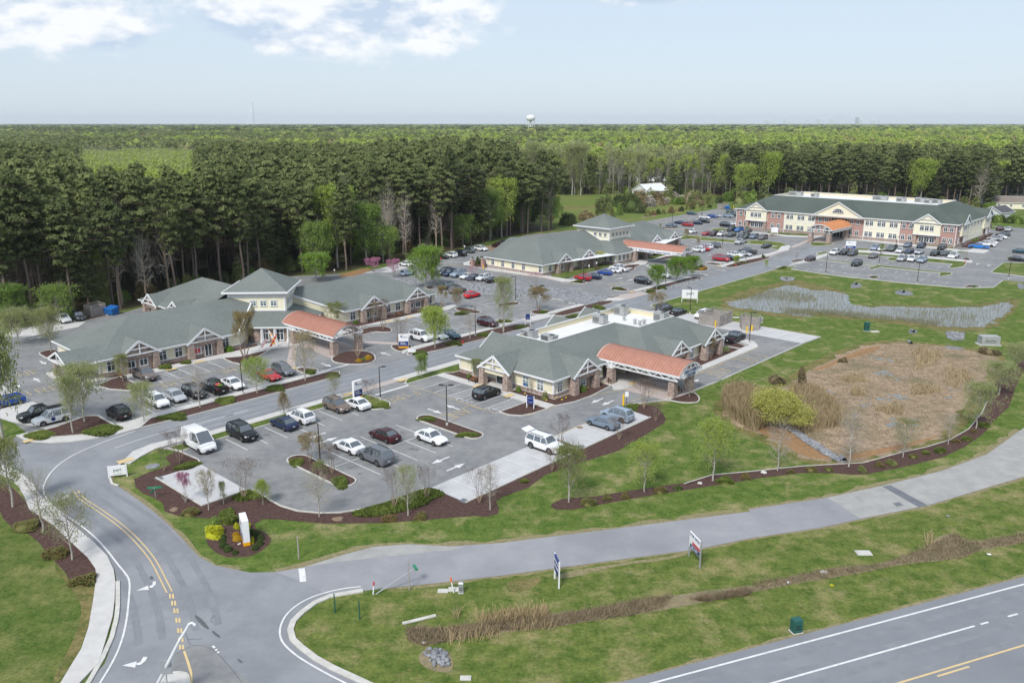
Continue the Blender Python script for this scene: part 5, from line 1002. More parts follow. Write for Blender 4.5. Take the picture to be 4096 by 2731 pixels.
for zc, lst in ((5.0, [(-146.3,),(-144.2,),(-133.3,),(-131.0,),(-127.6,),(-126.2,),(-123.4,),(-122.0,),(-119.4,),(-118.2,),(-115.6,),(-113.4,),(-104.5,),(-102.4,),(-99.2,),(-97.8,),(-95.2,),(-93.8,),(-91.2,),(-89.8,),(-87.2,),(-85.0,),(-74.4,),(-72.6,)]), (1.25, [(-146.3,),(-144.2,),(-133.3,),(-131.0,),(-127.6,),(-126.2,),(-123.4,),(-122.0,),(-119.4,),(-118.2,),(-115.6,),(-113.4,),(-104.5,),(-102.4,),(-99.2,),(-97.8,),(-95.2,),(-93.8,),(-91.2,),(-89.8,),(-87.2,),(-85.0,),(-74.4,),(-72.6,)])):
 for (u,) in lst: add_window(b4, o, 'v', 288.86, u, zc, 1.3, 1.75, 'dark', 'window', -1)
for v in (291,295.2,296.6,301.5,305.5,309.5,313.5,317.5,323.5,325,330.5):
 for zc in (5.0, 1.25): add_window(b4, o, 'u', -70.36 if 292 < v < 299 or 320 < v < 328 else -70.86, v, zc, 1.3, 1.75, 'dark')
q = MB(o); q.box(-111.6,288.82,3.2,-106.0,288.95,H4-.4,'glass'); q.box(-111.6,288.82,.2,-106,288.95,2.9,'door_glass'); q.build('curtain_wall', b4)
q = MB(o)
for i in range(6): u = -111.6+i*1.12; q.box(u-.05,288.76,.2,u+.05,288.83,H4-.4,'trim_white')
for zz in (2.9,3.2,4.5,5.8,H4-.4): q.box(-111.6,288.76,zz-.05,-106,288.83,zz+.05,'trim_white')
q.build('mullions', b4)
q = MB(o)   # half-round window in the big gable
q.prism([( -109+1.9*math.cos(a), 8.7+1.35*math.sin(a)) for a in [i*math.pi/12 for i in range(13)]], 0, .05, 'glass'); q.v = [(p[0], 287.5-o[1]-p[2], p[1]+o[1]) for p in q.v]; q.build('arched_window', b4)
q = MB(o)
for i in range(12): a = i*math.pi/12; a2 = (i+1)*math.pi/12; q.beam((-109+1.95*math.cos(a),287.42,8.7+1.4*math.sin(a)),(-109+1.95*math.cos(a2),287.42,8.7+1.4*math.sin(a2)),.1,.16,'trim_white')
for x in (-1.2,-.4,.4,1.2): q.beam((-109+x,287.4,8.7),(-109+x,287.4,9.8),.08,.08,'trim_white')
q.beam((-111,287.42,8.65),(-107,287.42,8.65),.12,.16,'trim_white'); q.beam((-110.8,287.4,9.3),(-107.2,287.4,9.3),.08,.08,'trim_white'); q.build('arch_trim', b4)
for u in (-128.9,-117.4,-100.2,-88.4,-71.2,-148): q = MB(o); q.box(u-.08,288.7,0,u+.08,288.88,H4-.1,'trim_white'); q.build('downpipe', b4)
canopy(b4, o, 270.5, 288.2, -112.3, -103.9, 4.5, 6.3, mat='copper_orange', cols=((271.2,-111.2),(271.2,-105.0),(285.9,-110.8),(285.9,-105.2)), ribs=24, colz=3.4, colw=1.3, axis='v')
text(b4, '3', (-111.2-o[0], 270.35-o[1], 2.4), (R(90),0,0), 1.3, 'sign_white')
for q in (('e',1190,165,11.5,5,2.5,1.5,'wide air handler at the left end of the far flat roof',2),('e',1487,185,11.5,2.6,2,1.2,'small air handler second from the left on the far flat roof'),('f',290,215,11.5,5,2.5,1.5,'wide air handler mid-way along the far flat roof',2),('f',590,238,11.5,3,2,1.3,'air handler right of centre on the far flat roof',1),('f',865,245,11.5,3.4,2.4,1.5,'air handler third from the right end of the far flat roof',1),('f',985,262,11.5,2.6,2,1.2,'low air handler second from the right end of the far flat roof',1),('f',1110,262,11.5,2.8,2,1.3,'air handler at the right end of the far flat roof',1)): hvac(*q)
for i, v in enumerate((('C',525,790,'bench against the brick wall left of the left canopy',R(2)),('C',730,760,'bench under the left canopy beside the glass doors',R(2)),('B',1105,1160,'brown bench behind the slender tree near the brown pickup',R(47.5+90)),('D',207,1190,'brown bench by the left stone column of the nearest gabled entrance',R(-42.5)),('D',1455,1195,'brown bench at the foot of the stone pier under the nearest canopy',R(47.5)),('D',2040,1290,'brown bench between the two outer canopy piers',R(47.5)),('d',190,1130,'pale bench on the lawn strip in front of the middle clinic',R(47.5)),('d',1140,895,'bench against the yellow wall right of the middle canopy',R(47.5)),('C',1565,600,'bench under the windows between the two right gables',R(47.5)))):
 pergola_bench(at(v[0], v[1], v[2]) + Vector((0,0,.13)), v[4], v[3])
def house(c, x, y, w, d, h, rz, wall, roofm, label, name='house', gable=True, wn=3):
 t = root(name, at(c, x, y), rz, label, 'house' if name == 'house' else 'shed', 'buildings beyond the campus'); m = MB(); m.box(-w/2,-d/2,0,w/2,d/2,h,wall)
 rise = d*.28; m.add([(-w/2,-d/2,h),(-w/2,d/2,h),(-w/2,0,h+rise)],[(0,1,2)],wall); m.add([(w/2,-d/2,h),(w/2,0,h+rise),(w/2,d/2,h)],[(0,1,2)],wall); m.build('wall', t)
 r = MB(); e = .4; r.beam((-w/2-e,0,h+rise+.05),(w/2+e,0,h+rise+.05),.1,.1,'trim_white')
 for s_ in (-1,1):
  r.add([(-w/2-e,s_*(d/2+e),h-.16),(w/2+e,s_*(d/2+e),h-.16),(w/2+e,0,h+rise),(-w/2-e,0,h+rise)],[(0,1,2,3)],roofm)
  r.beam((-w/2-e,s_*(d/2+e),h-.2),(w/2+e,s_*(d/2+e),h-.2),.12,.2,'trim_white')
  for x_ in (-w/2-e, w/2+e): r.beam((x_,s_*(d/2+e),h-.2),(x_,0,h+rise),.1,.25,'trim_white')
 r.build('roof', t)
 for i in range(wn):
  fm, pm = window_mesh(1.1, 1.2, 'dark'); q = link('window', fm, t, (-w/2+w*(i+.5)/wn, -d/2-.01, 1.0), R(180)); link('pane', pm, q)
 return t
house('f',1960,485,11,8,3.2,R(35),'siding_white','shingles_dark','white gabled house nearest the far car park, dark roof',wn=2)
house('f',2130,330,15,9,3,R(-20),'siding_cream','shingles_brown','cream house with a brown roof behind the white gabled house')
house('f',2330,200,14,9,3,R(-25),'siding_white','shingles_dark','white house cut by the right edge with a dark slate roof')
house('f',2080,110,16,10,3.4,R(-5),'siding_grey','shingles_brown','large tan house half hidden by tall pine trunks')
house('f',1545,255,17,9,3,R(-8),'siding_white','siding_white','long white roof glimpsed under the pines right of the far building',wn=3)
house('H',1880,90,15,12,3.8,R(35),'siding_white','siding_white','white metal barn at the far side of the green field','barn',wn=0)
house('F',1420,432,14,8,3,R(10),'siding_cream','shingles_brown','cream house glimpsed between pale trunks beyond the field')
house('F',1492,425,18,8,3,R(5),'siding_cream','siding_white','pale low house behind the trees above the white barn')
house('F',1790,437,16,8,3,R(-5),'siding_cream','shingles_brown','tan house behind the big bare tree')
# ================================================================= VEHICLES (front at +x, wheels on z=0)
def loft(rings, mats, close=True):
 n = len(rings[0]); V = [p for r in rings for p in r]; Fs = []
 for i in range(len(rings)-1):
  for k in range(n-1): Fs.append((i*n+k, i*n+k+1, (i+1)*n+k+1, (i+1)*n+k))
 return V, Fs
SPEC = {  # L, W, H, belt, hood z, deck z, [windshield base x, roof front x, roof rear x, rear glass base x] from centre, wheelbase, wheel radius
 'sedan': dict(L=4.8, W=1.84, H=1.44, belt=.93, hood=.90, nose=.70, deck=1.0, tail=.86, g=(.92,.30,-1.05,-1.72), wb=2.8, wr=.33),
 'coupe': dict(L=4.7, W=1.86, H=1.36, belt=.90, hood=.90, nose=.72, deck=.98, tail=.88, g=(.62,.05,-1.0,-1.75), wb=2.7, wr=.34),
 'hatch': dict(L=4.25, W=1.8, H=1.5, belt=.96, hood=.94, nose=.74, deck=1.0, tail=.9, g=(.95,.35,-1.45,-1.95), wb=2.6, wr=.32),
 'suv': dict(L=4.7, W=1.88, H=1.70, belt=1.06, hood=1.04, nose=.86, deck=1.1, tail=1.0, g=(1.0,.42,-1.85,-2.2), wb=2.75, wr=.37),
 'large_suv': dict(L=5.1, W=2.0, H=1.86, belt=1.15, hood=1.16, nose=.98, deck=1.2, tail=1.1, g=(1.15,.62,-2.15,-2.42), wb=2.95, wr=.41),
 'minivan': dict(L=5.1, W=1.98, H=1.75, belt=1.06, hood=1.02, nose=.84, deck=1.1, tail=1.0, g=(1.45,.6,-2.1,-2.4), wb=3.05, wr=.36),
 'pickup': dict(L=5.75, W=2.0, H=1.88, belt=1.18, hood=1.18, nose=1.0, deck=1.2, tail=1.18, g=(1.35,.85,-.55,-.8), wb=3.6, wr=.41, bed=-.85),
 'van': dict(L=5.6, W=2.05, H=2.45, belt=1.3, hood=1.2, nose=.92, deck=1.35, tail=1.3, g=(1.95,1.0,-2.55,-2.74), wb=3.6, wr=.36)}
def car_body(k):
 s = SPEC[k]; L = s['L']/2; W = s['W']/2; g0, g1, g2, g3 = s['g']; belt = s['belt']; bed = s.get('bed')
 xs = [(-L, .80, .42, s['tail']-.12), (-L+.06, .93, .30, s['tail']), (-L+.30, .98, .26, s['deck'] if not bed else s['tail'])]
 if bed: xs += [(bed-.02, 1, .26, s['tail'])]
 xs += [(g3, 1, .24, belt+.05), (g2, 1, .24, belt+.03), (0, 1, .24, belt), (g1, 1, .24, belt-.01), (g0, .99, .24, s['hood']+.02), ((g0+L)/2, .98, .25, s['hood']-.03), (L-.32, .95, .28, s['nose']+.04), (L-.08, .86, .34, s['nose']-.06), (L, .72, .42, s['nose']-.22)]
 if bed: xs = [x for i, x in enumerate(xs) if not (x[0] <= bed-.02 and i > 3)];
 xs = sorted(xs, key=lambda q: q[0]); rings = []
 for x, w, z0, zt in xs:
  y = W*w; h = zt - z0
  rings.append([(x, -y*.88, z0), (x, -y*.98, z0+.14*h), (x, -y, z0+.5*h), (x, -y*.975, z0+.8*h), (x, -y*.93, z0+.95*h), (x, -y*.78, zt), (x, 0, zt+.03), (x, y*.78, zt), (x, y*.93, z0+.95*h), (x, y*.975, z0+.8*h), (x, y, z0+.5*h), (x, y*.98, z0+.14*h), (x, y*.88, z0), (x, -y*.88, z0)])
 V, Fs = loft(rings, None); n = 14; m = MB()
 m.add(V, Fs + [tuple(range(n-1)), tuple(reversed(range(len(V)-n, len(V)-1)))], 'car_paint')
 H = s['H']; rw = W*.70 if k != 'van' else W*.80; rm = .06
 m.add([(g1, -rw, H-.04), (g1, rw, H-.04), (g1-.25, rw, H), (g1-.25, -rw, H), (g2+.2, -rw, H), (g2+.2, rw, H), (g2, rw, H-.05), (g2, -rw, H-.05), (g1-.25, 0, H+.03), (g2+.2, 0, H+.03), (g1, 0, H), (g2, 0, H-.02)],
          [(0, 10, 8, 3), (10, 1, 2, 8), (3, 8, 9, 4), (8, 2, 5, 9), (4, 9, 11, 7), (9, 5, 6, 11)], 'car_paint')
 for sy in (-1, 1):
  e = .05; bw = W*.93
  m.beam((g0+.02, sy*(bw-.02), belt), (g1, sy*rw, H-.05), .07, .07, 'car_paint'); m.beam((g3-.02, sy*(bw-.03), belt+.04), (g2, sy*rw, H-.06), .10 if k in ('suv','large_suv','minivan','hatch') else .08, .09, 'car_paint')
  m.beam((g1, sy*(rw+.01), H-.05), (g2, sy*(rw+.01), H-.06), .06, .07, 'car_paint')
  mid = [(g0+g3)/2-.05] if k in ('coupe',) else ([.05, -1.05] if k in ('suv','large_suv','minivan','hatch') else ([.1, -1.2] if k == 'van' else [(g1+g2)/2]))
  for xm in mid:
   if g3 < xm < g0: m.beam((xm, sy*(bw+.0), belt), (xm-.04, sy*(rw+.015), H-.06), .08 if k != 'van' else .5, .04, 'car_paint')
 if k == 'van':
  for sy in (-1, 1): m.add([(0.1, sy*W*.955, belt), (-2.7, sy*W*.955, belt), (-2.62, sy*(rw+.02), H-.06), (0.1, sy*(rw+.02), H-.06)], [(0, 1, 2, 3)], 'car_paint')
 if bed:
  zt = s['tail']
  m.box(-L+.12, -W*.78, .7, bed-.08, W*.78, zt+.035, 'car_black')
 return m
def car_glass(k):
 s = SPEC[k]; W = s['W']/2; g0, g1, g2, g3 = s['g']; b = s['belt']-.03; H = s['H']-.045; rw = W*.695 if k != 'van' else W*.79; bw = W*.915
 m = MB(); V = [(g0+.02, -bw, b), (g0+.02, bw, b), (g1, rw, H), (g1, -rw, H), (g3, -bw, b+.06), (g3, bw, b+.06), (g2, rw, H-.01), (g2, -rw, H-.01)]
 m.add(V, [(0, 1, 2, 3), (5, 4, 7, 6), (1, 5, 6, 2), (4, 0, 3, 7)], 'car_glass'); return m
def wheel_mesh(r, dark):
 t = MB(); w = .24; n = 18
 R0 = [(-w/2, r*.6), (-w/2, r*.93), (-w/2+.03, r), (w/2-.03, r), (w/2, r*.93), (w/2, r*.6)]
 V = [(q[1]*math.cos(a), q[0], q[1]*math.sin(a)) for q in R0 for a in [i*2*math.pi/n for i in range(n)]]
 t.add(V, [(j*n+i, j*n+(i+1) % n, (j+1)*n+(i+1) % n, (j+1)*n+i) for j in range(5) for i in range(n)], 'tyre')
 m = MB(); mt = 'rim_dark' if dark else 'rim'
 for sg in (-1, 1):
  for i in range(5):
   a = i*2*math.pi/5; m.add([(.02*math.cos(a+1.57), sg*w*.46, .02*math.sin(a+1.57)), (r*.62*math.cos(a-.16), sg*w*.5, r*.62*math.sin(a-.16)), (r*.62*math.cos(a+.16), sg*w*.5, r*.62*math.sin(a+.16)), (-.02*math.cos(a+1.57), sg*w*.46, -.02*math.sin(a+1.57))], [(0, 1, 2, 3)], mt)
 m.add([(r*.62*math.cos(a), y, r*.62*math.sin(a)) for y in (-w*.36, w*.36) for a in [i*2*math.pi/n for i in range(n)]], [tuple(range(n)), tuple(range(n, 2*n))], 'car_black')
 ring = [(rr*math.cos(a), w*.505, rr*math.sin(a)) for rr in (r*.56, r*.64) for a in [i*2*math.pi/n for i in range(n)]]
 m.add(ring, [(i, (i+1) % n, n+(i+1) % n, n+i) for i in range(n)], mt); m.add([(p[0], -p[1], p[2]) for p in ring], [(i, (i+1) % n, n+(i+1) % n, n+i) for i in range(n)], mt)
 return t.mesh('tyre', True), m.mesh('rim')
WHM = {}
PROTO = {}
def car_proto(k):
 s = SPEC[k]; L = s['L']/2; W = s['W']/2; g0, g1, g2, g3 = s['g']
 t = bpy.data.objects.new('car' if k not in ('pickup', 'van') else ('pickup_truck' if k == 'pickup' else 'van'), None); COL.objects.link(t); t.empty_display_size = .5
 b = car_body(k).build('body', t); me = b.data
 for p in me.polygons: p.use_smooth = True
 me.set_sharp_from_angle(angle=R(28))
 car_glass(k).build('windows', t)
 for sx in (1, -1):
  for sy in (-1, 1):
   if s['wr'] not in WHM: WHM[s['wr']] = (wheel_mesh(s['wr'], False), None)
   (tm, rm), _ = WHM[s['wr']]
   wo = link('wheel', bpy.data.meshes.new('hub'), t, (sx*s['wb']/2, sy*(W-.10), s['wr']));
   hb = MB(); hb.tube([(0, -.13, 0), (0, .13, 0)], [.06, .06], 'rim', 8); old = wo.data; wo.data = hb.mesh('wheel'); bpy.data.meshes.remove(old)
   link('tyre', tm, wo); link('rim', rm, wo)
 a = MB()   # dark wheel housings, sills and lower valances
 for sx in (1, -1):
  for sy in (-1, 1):
   n = 12; rr = s['wr']*1.17; cx_ = sx*s['wb']/2; y = sy*(W*1.002); vs = [(cx_+rr*math.cos(q), y, s['wr']+rr*math.sin(q)) for q in [i*math.pi/n for i in range(n+1)]]
   a.add(vs + [(cx_+rr, y, .22), (cx_-rr, y, .22)], [tuple(range(n+1)) + (n+2, n+1)], 'car_black')
 a.box(-s['wb']/2+s['wr'], -W*.97, .2, s['wb']/2-s['wr'], W*.97, .32, 'car_black'); a.box(-L+.03, -W*.8, .25, -L+.2, W*.8, .45, 'car_black')
 a.build('trim', t)
 gr = MB(); zn = s['nose']; gr.add([(L+.015, -W*.42, zn-.40), (L+.015, W*.42, zn-.40), (L-.04, W*.48, zn-.14), (L-.04, -W*.48, zn-.14)], [(0, 1, 2, 3)], 'car_black'); gr.box(L-.05, -W*.6, .42, L+.02, W*.6, .52, 'car_black'); gr.build('grille', t)
 for sy in (-1, 1):
  h = MB(); h.add([(L-.03, sy*W*.50, zn-.18), (L-.12, sy*W*.86, zn-.16), (L-.36, sy*W*.945, zn-.10), (L-.36, sy*W*.91, zn+.02), (L-.14, sy*W*.80, zn-.02), (L-.05, sy*W*.52, zn-.05)], [(0, 1, 2, 3, 4, 5)], 'lamp_lens'); h.build('headlight', t)
  q = MB(); zt = s['tail']; q.add([(-L-.005, sy*W*.52, zt-.24), (-L+.005, sy*W*.84, zt-.26), (-L+.30, sy*W*.99, zt-.2), (-L+.26, sy*W*.955, zt-.03), (-L+.05, sy*W*.86, zt-.02), (-L+.0, sy*W*.55, zt-.1)], [(0, 1, 2, 3, 4, 5)], 'tail_lens'); q.build('taillight', t)
  r_ = MB(); r_.box(g0-.32, sy*(W+.02)-.08, s['belt']+.0, g0-.2, sy*(W+.02)+.08, s['belt']+.13, 'car_paint'); r_.build('mirror', t)
 for x in (L+.02, -L-.02): pl = MB(); pl.box(x-.012, -.16, .5 if x > 0 else .62, x+.012, .16, .6 if x > 0 else .74, 'plate'); pl.build('number_plate', t)
 if k in ('suv', 'large_suv', 'minivan'):
  rr = MB(); H = s['H']
  for sy in (-1, 1): rr.beam((g1-.3, sy*W*.66, H+.06), (g2+.3, sy*W*.66, H+.05), .05, .05, 'car_black')
  rr.build('roof_rail', t)
 return t
def allkids(t):
 o_ = []
 for c in kids(t): o_ += [c] + allkids(c)
 return o_
CC = {'white': (.72,.73,.75), 'black': (.012,.013,.016), 'darkgrey': (.06,.065,.075), 'silver': (.40,.42,.45), 'grey': (.13,.14,.16), 'navy': (.012,.025,.07), 'blue': (.015,.06,.30), 'brightblue': (.02,.16,.48), 'red': (.42,.02,.03), 'brightred': (.58,.012,.02), 'maroon': (.045,.006,.011), 'bronze': (.16,.125,.105),
      'taupe': (.15,.125,.12), 'bluegrey': (.15,.20,.26), 'lightblue': (.27,.34,.42), 'teal': (.02,.07,.10), 'greengrey': (.10,.12,.115)}
HD = {'u': 0, '-u': 180, 'v': 90, '-v': -90}
NWORD = {'sedan': 'sedan', 'coupe': 'coupe', 'hatch': 'hatchback', 'suv': 'SUV', 'large_suv': 'large SUV', 'minivan': 'minivan', 'pickup': 'pickup truck', 'van': 'passenger van'}
CWORD = {'darkgrey': 'dark grey', 'brightblue': 'bright blue', 'brightred': 'bright red', 'bluegrey': 'blue-grey', 'lightblue': 'pale blue', 'greengrey': 'green-grey'}
used = set(); NODETAIL = ()
def car(k, col, c, x, y, h, phrase, group):
 if k not in PROTO: PROTO[k] = car_proto(k); t = PROTO[k]
 else: t = copy_tree(PROTO[k])
 hd_ = HD[h] if isinstance(h, str) else h
 t.location = at(c, x, y) + Vector((0, 0, .045)); t.rotation_euler = (0, 0, ANG + R(hd_))
 rgb = CC[col]
 for q in allkids(t):
  q.color = (*rgb, 1)
 tag(t, f"{CWORD.get(col, col)} {NWORD[k]} {phrase}", 'car' if k not in ('pickup', 'van') else NWORD[k].split()[-1] if k == 'van' else 'pickup truck', group)
 return t
g1_, g2_, g3_, g4_, g5_, g6_, g7_ = 'cars in the nearest car park', 'cars beside the left clinic', 'cars behind and between the clinics', 'cars in the long row left of the middle clinic', 'cars in front of the middle clinic', 'cars in the upper car park', 'cars in front of the far building'
CARS = [
 ('van','white','I',1790,655,'u','parked nose-out at the near left corner of the nearest lot',g1_),
 ('large_suv','black','J',160,560,'u','two bays right of the white passenger van',g1_),
 ('sedan','navy','J',530,468,'-u','parked tail-out beside the white crossover',g1_),
 ('suv','white','J',680,412,'-u','parked tail-out right of the navy sedan',g1_),
 ('suv','bronze','J',1005,312,'u','parked nose-out beside the white sedan near the blue and white sign',g1_),
 ('sedan','white','J',1180,290,'-u','parked tail-out by the blue and white sign on the grass',g1_),
 ('sedan','maroon','J',1432,575,'-u','in the middle double row of the nearest lot',g1_),
 ('sedan','white','J',1850,595,'u','with a black sunroof at the right end of the middle double row',g1_),
 ('sedan','white','J',1110,675,'-u','seen through brown branches next to the long planted island',g1_),
 ('large_suv','grey','J',1350,770,'-u','touching nose to the white sedan in the double row',g1_),
 ('suv','black','K',330,195,'v','alone in the hatched bays facing the gabled entrance',g1_),
 ('large_suv','white','K',850,665,'u','with its tailgate raised on the near concrete bays',g1_),
 ('sedan','bluegrey','K',1365,460,'-u','behind bare twigs on the right concrete bays',g1_),
 ('suv','lightblue','K',1495,395,'-u','with roof rails beside the blue-grey sedan',g1_),
 ('pickup','black','E',745,1145,'v','parked against the right end of the nearest clinic',g3_),
 ('suv','white','E',345,850,'-v','parked by the weathered timber enclosure',g3_),
 ('sedan','black','D',2045,578,'v','behind the nearest clinic close to the tall lamp',g3_),
 ('suv','darkgrey','D',1920,545,'v','half hidden behind the nearest clinic roof',g3_),
 ('suv','black','I',1065,375,'-u','parked tail-out alone left of the pale leafing tree',g2_),
 ('suv','white','I',1415,270,'u','parked nose-out left of the silver hatchback by the boulevard',g2_),
 ('hatch','silver','I',1575,225,'u','between the white SUV and the black SUV by the boulevard',g2_),
 ('suv','black','I',1745,190,'u','behind a slender bare trunk next to the black pickup',g2_),
 ('pickup','black','I',1920,145,'-u','with a red and green load in its bed',g2_),
 ('sedan','white','J',75,110,'u','parked right of the black pickup by the lamp pole',g2_),
 ('coupe','red','C',400,1155,'u','half hidden by a yellow-green leafing tree',g2_),
 ('suv','grey','C',525,1110,'u','right of the red coupe near the hooked island',g2_),
 ('pickup','taupe','B',1300,1150,'u','parked at the left clinic wall by the brown bench',g2_),
 ('hatch','blue','B',80,1390,'-v','under the pale trees at the left edge',g2_),
 ('pickup','black','I',375,385,'-v','at far left beside the decal-marked white SUV',g2_),
 ('suv','white','I',470,425,'-v','with a round blue door decal at far left',g2_),
 ('suv','white','B',570,645,'u','at the forest edge behind the left clinic',g2_),
 ('suv','darkgrey','B',700,625,'u','at the forest edge beside the timber enclosure',g2_),
 ('large_suv','white','C',1755,808,'u','right of the tall blue and white directory sign',g3_),
 ('sedan','white','C',1905,795,'u','behind the light green tree near the directory sign',g3_),
 ('sedan','teal','C',2010,785,'u','right of the light green tree near the directory sign',g3_),
 ('suv','maroon','D',338,682,'u','alone beside the boulevard near the small blue sign',g3_),
 ('hatch','brightred','D',200,425,'v','alone in the bays below the field of rocks',g3_),
 ('suv','greengrey','g',935,840,'v','veiled by pale budding branches, the farther of two',g3_),
 ('suv','taupe','g',1060,905,'v','veiled by pale budding branches, the nearer of two',g3_),
 ('hatch','lightblue','g',275,635,'v','left of the big round green tree by the rocks',g4_),
 ('large_suv','darkgrey','g',860,625,'-v','partly behind the big green tree, leftmost of its row',g4_),
 ('suv','navy','g',950,640,'-v','second in the row above the rock field',g4_),
 ('large_suv','lightblue','g',1075,655,'-v','with roof rails, third in the row above the rock field',g4_),
 ('sedan','white','g',1215,685,'-v','fourth in the row above the rock field',g4_),
 ('sedan','navy','g',1320,705,'-v','fifth in the row, behind a pinkish sapling',g4_),
 ('suv','white','g',1470,712,'-v','sixth in the row, beside the black coupe',g4_),
 ('coupe','black','g',1615,738,'v','at the right end of the row above the rock field',g4_),
 ('sedan','white','g',250,488,'-u','next to the pink blossoming tree',g4_),
 ('sedan','silver','g',350,440,'-u','peeping out left of the big green tree',g4_),
 ('sedan','black','g',810,368,'-u','by the red hydrant at the forest edge',g4_),
 ('suv','white','g',950,348,'-u','between two black cars at the forest edge',g4_),
 ('large_suv','black','g',1085,328,'-u','right of the white SUV at the forest edge',g4_),
 ('suv','greengrey','g',1225,278,'-u','behind the low brown shrubs at the forest edge',g4_),
 ('suv','white','g',1430,248,'u','nearest the bare earth at the forest edge',g4_),
 ('suv','maroon','g',1690,195,'-u','beside the roof corner of the middle clinic',g4_),
 ('sedan','darkgrey','g',1790,140,'-u','just showing over the roof edge of the middle clinic',g4_),
 ('suv','red','H',1248,872,'-u','parked at the lawn end in front of the middle clinic',g5_),
 ('sedan','navy','H',1345,858,'-u','right of the red SUV in front of the middle clinic',g5_),
 ('hatch','blue','H',1455,822,'-u','right of the hatched bays in front of the middle clinic',g5_),
 ('sedan','white','H',1535,800,'-u','squeezed between the blue hatchback and the white pickup',g5_),
 ('pickup','white','H',1590,785,'-u','parked at the mulch corner before the middle canopy',g5_),
 ('suv','black','H',1818,905,'u','beside the boulevard left of the bright green trees',g5_),
 ('pickup','white','d',1375,1265,'u','behind the left of three bright green trees',g5_),
 ('suv','navy','h',790,1240,'u','partly behind the canopy pier numbered two',g5_),
 ('sedan','white','h',880,1030,'-u','half under the end of the long salmon canopy',g5_),
 ('suv','white','h',1125,1015,'-u','just right of the end of the long salmon canopy',g5_),
 ('sedan','red','h',1230,995,'-u','between two white cars right of the salmon canopy',g5_),
 ('suv','white','h',1285,960,'-u','third from the long salmon canopy',g5_),
 ('suv','grey','h',1435,930,'-u','nearest the lamp post right of the salmon canopy',g5_),
 ('minivan','red','h',1590,1195,'u','nearest the round gold shrubs',g6_),
 ('sedan','black','h',1760,1180,'u','tucked between the red minivan and the white SUV',g6_),
 ('suv','white','h',1865,1120,'u','behind the small round yellow tree',g6_),
 ('sedan','silver','h',2040,1095,'u','left of the big dark pickup near the crossing',g6_),
 ('pickup','darkgrey','e',430,1075,'-u','with a tow hitch, at the row end near the crossing',g6_),
 ('pickup','silver','e',320,925,'-v','just below the long grass strip',g6_),
 ('coupe','black','e',725,985,'-v','alone by the curved grass island',g6_),
 ('suv','black','h',1790,615,'-v','first of three against the far brick wall',g6_),
 ('suv','brightblue','h',1935,620,'-v','middle of three against the far brick wall',g6_),
 ('sedan','darkgrey','e',430,748,'-v','right of three against the far brick wall',g6_),
 ('suv','white','h',1030,655,'-v','alone at the left end of the grass strip',g6_),
 ('sedan','red','h',1300,690,'-v','leftmost of the long row above the grass strip',g6_),
 ('suv','maroon','h',1445,700,'-v','second in the long row above the grass strip',g6_),
 ('suv','white','h',1600,705,'-v','third in the long row above the grass strip',g6_),
 ('suv','darkgrey','h',1785,718,'-v','fourth in the long row above the grass strip',g6_),
 ('suv','greengrey','e',400,838,'-v','left of three near the small white notice board',g6_),
 ('suv','bluegrey','e',530,840,'-v','middle of three near the small white notice board',g6_),
 ('suv','taupe','e',670,855,'-v','right of three near the small white notice board',g6_),
 ('sedan','teal','h',1010,288,'u','alone by the grass at the farthest kerb',g6_),
 ('sedan','white','h',1270,368,'u','left of the blue car in the farthest row',g6_),
 ('hatch','blue','h',1420,348,'u','in the farthest row behind the white sedan',g6_),
 ('sedan','silver','h',1490,335,'u','peeping out behind the blue hatchback',g6_),
 ('suv','lightblue','h',1730,345,'u','nearest of the cluster left of the far building',g6_),
 ('sedan','white','h',1800,315,'u','in the middle of the cluster left of the far building',g6_),
 ('suv','greengrey','h',1790,260,'u','at the back of the cluster left of the far building',g6_),
 ('suv','darkgrey','h',1855,325,'u','tight against the corner of the far building',g6_),
 ('sedan','navy','h',770,472,'-u','behind the grey-blue sedan and the red SUV',g6_),
 ('suv','red','h',930,515,'-u','the only red one in the farthest lot',g6_),
 ('sedan','bluegrey','h',610,525,'-u','by the lamp post left of the red SUV',g6_),
 ('sedan','navy','h',1110,478,'-u','right of the red SUV in the farthest lot',g6_),
 ('suv','black','h',1260,445,'u','beyond the navy sedan in the farthest lot',g6_),
 ('minivan','black','h',1690,525,'u','in front of the white sedan by the brick corner',g6_),
 ('sedan','white','h',1805,495,'u','by the brick corner of the far building',g6_),
 ('suv','darkgrey','h',1995,755,'-v','partly cut by the brick wall shadowless bays',g6_),
 ('suv','lightblue','f',215,935,'-v','leftmost of the front row before the far building',g7_),
 ('sedan','white','f',320,945,'-v','second in the front row, behind a thin lamp post',g7_),
 ('large_suv','greengrey','f',455,945,'-v','third in the front row before the far building',g7_),
 ('sedan','white','f',575,970,'-v','fourth in the front row before the far building',g7_),
 ('sedan','navy','f',700,980,'-v','fifth in the front row before the far building',g7_),
 ('sedan','silver','f',845,988,'-v','sixth in the front row before the far building',g7_),
 ('suv','black','f',1070,1012,'-v','after the empty bay in the front row',g7_),
 ('sedan','darkgrey','f',1210,1008,'-v','between the black SUV and the white pickup',g7_),
 ('pickup','white','f',1340,1045,'v','at the right end of the front row',g7_),
 ('hatch','bluegrey','f',680,890,'-v','against the walk left of the round shrub',g7_),
 ('suv','navy','f',875,902,'-v','against the walk below the right gable',g7_),
 ('suv','black','f',1170,925,'-v','against the walk near the brick corner',g7_),
 ('sedan','taupe','f',190,1045,'-v','alone left of the three silver and white cars',g7_),
 ('suv','silver','f',600,1090,'-v','left of the three on the narrow middle row',g7_),
 ('suv','white','f',745,1095,'-v','middle of the three on the narrow middle row',g7_),
 ('suv','lightblue','f',885,1110,'-v','right of the three on the narrow middle row',g7_),
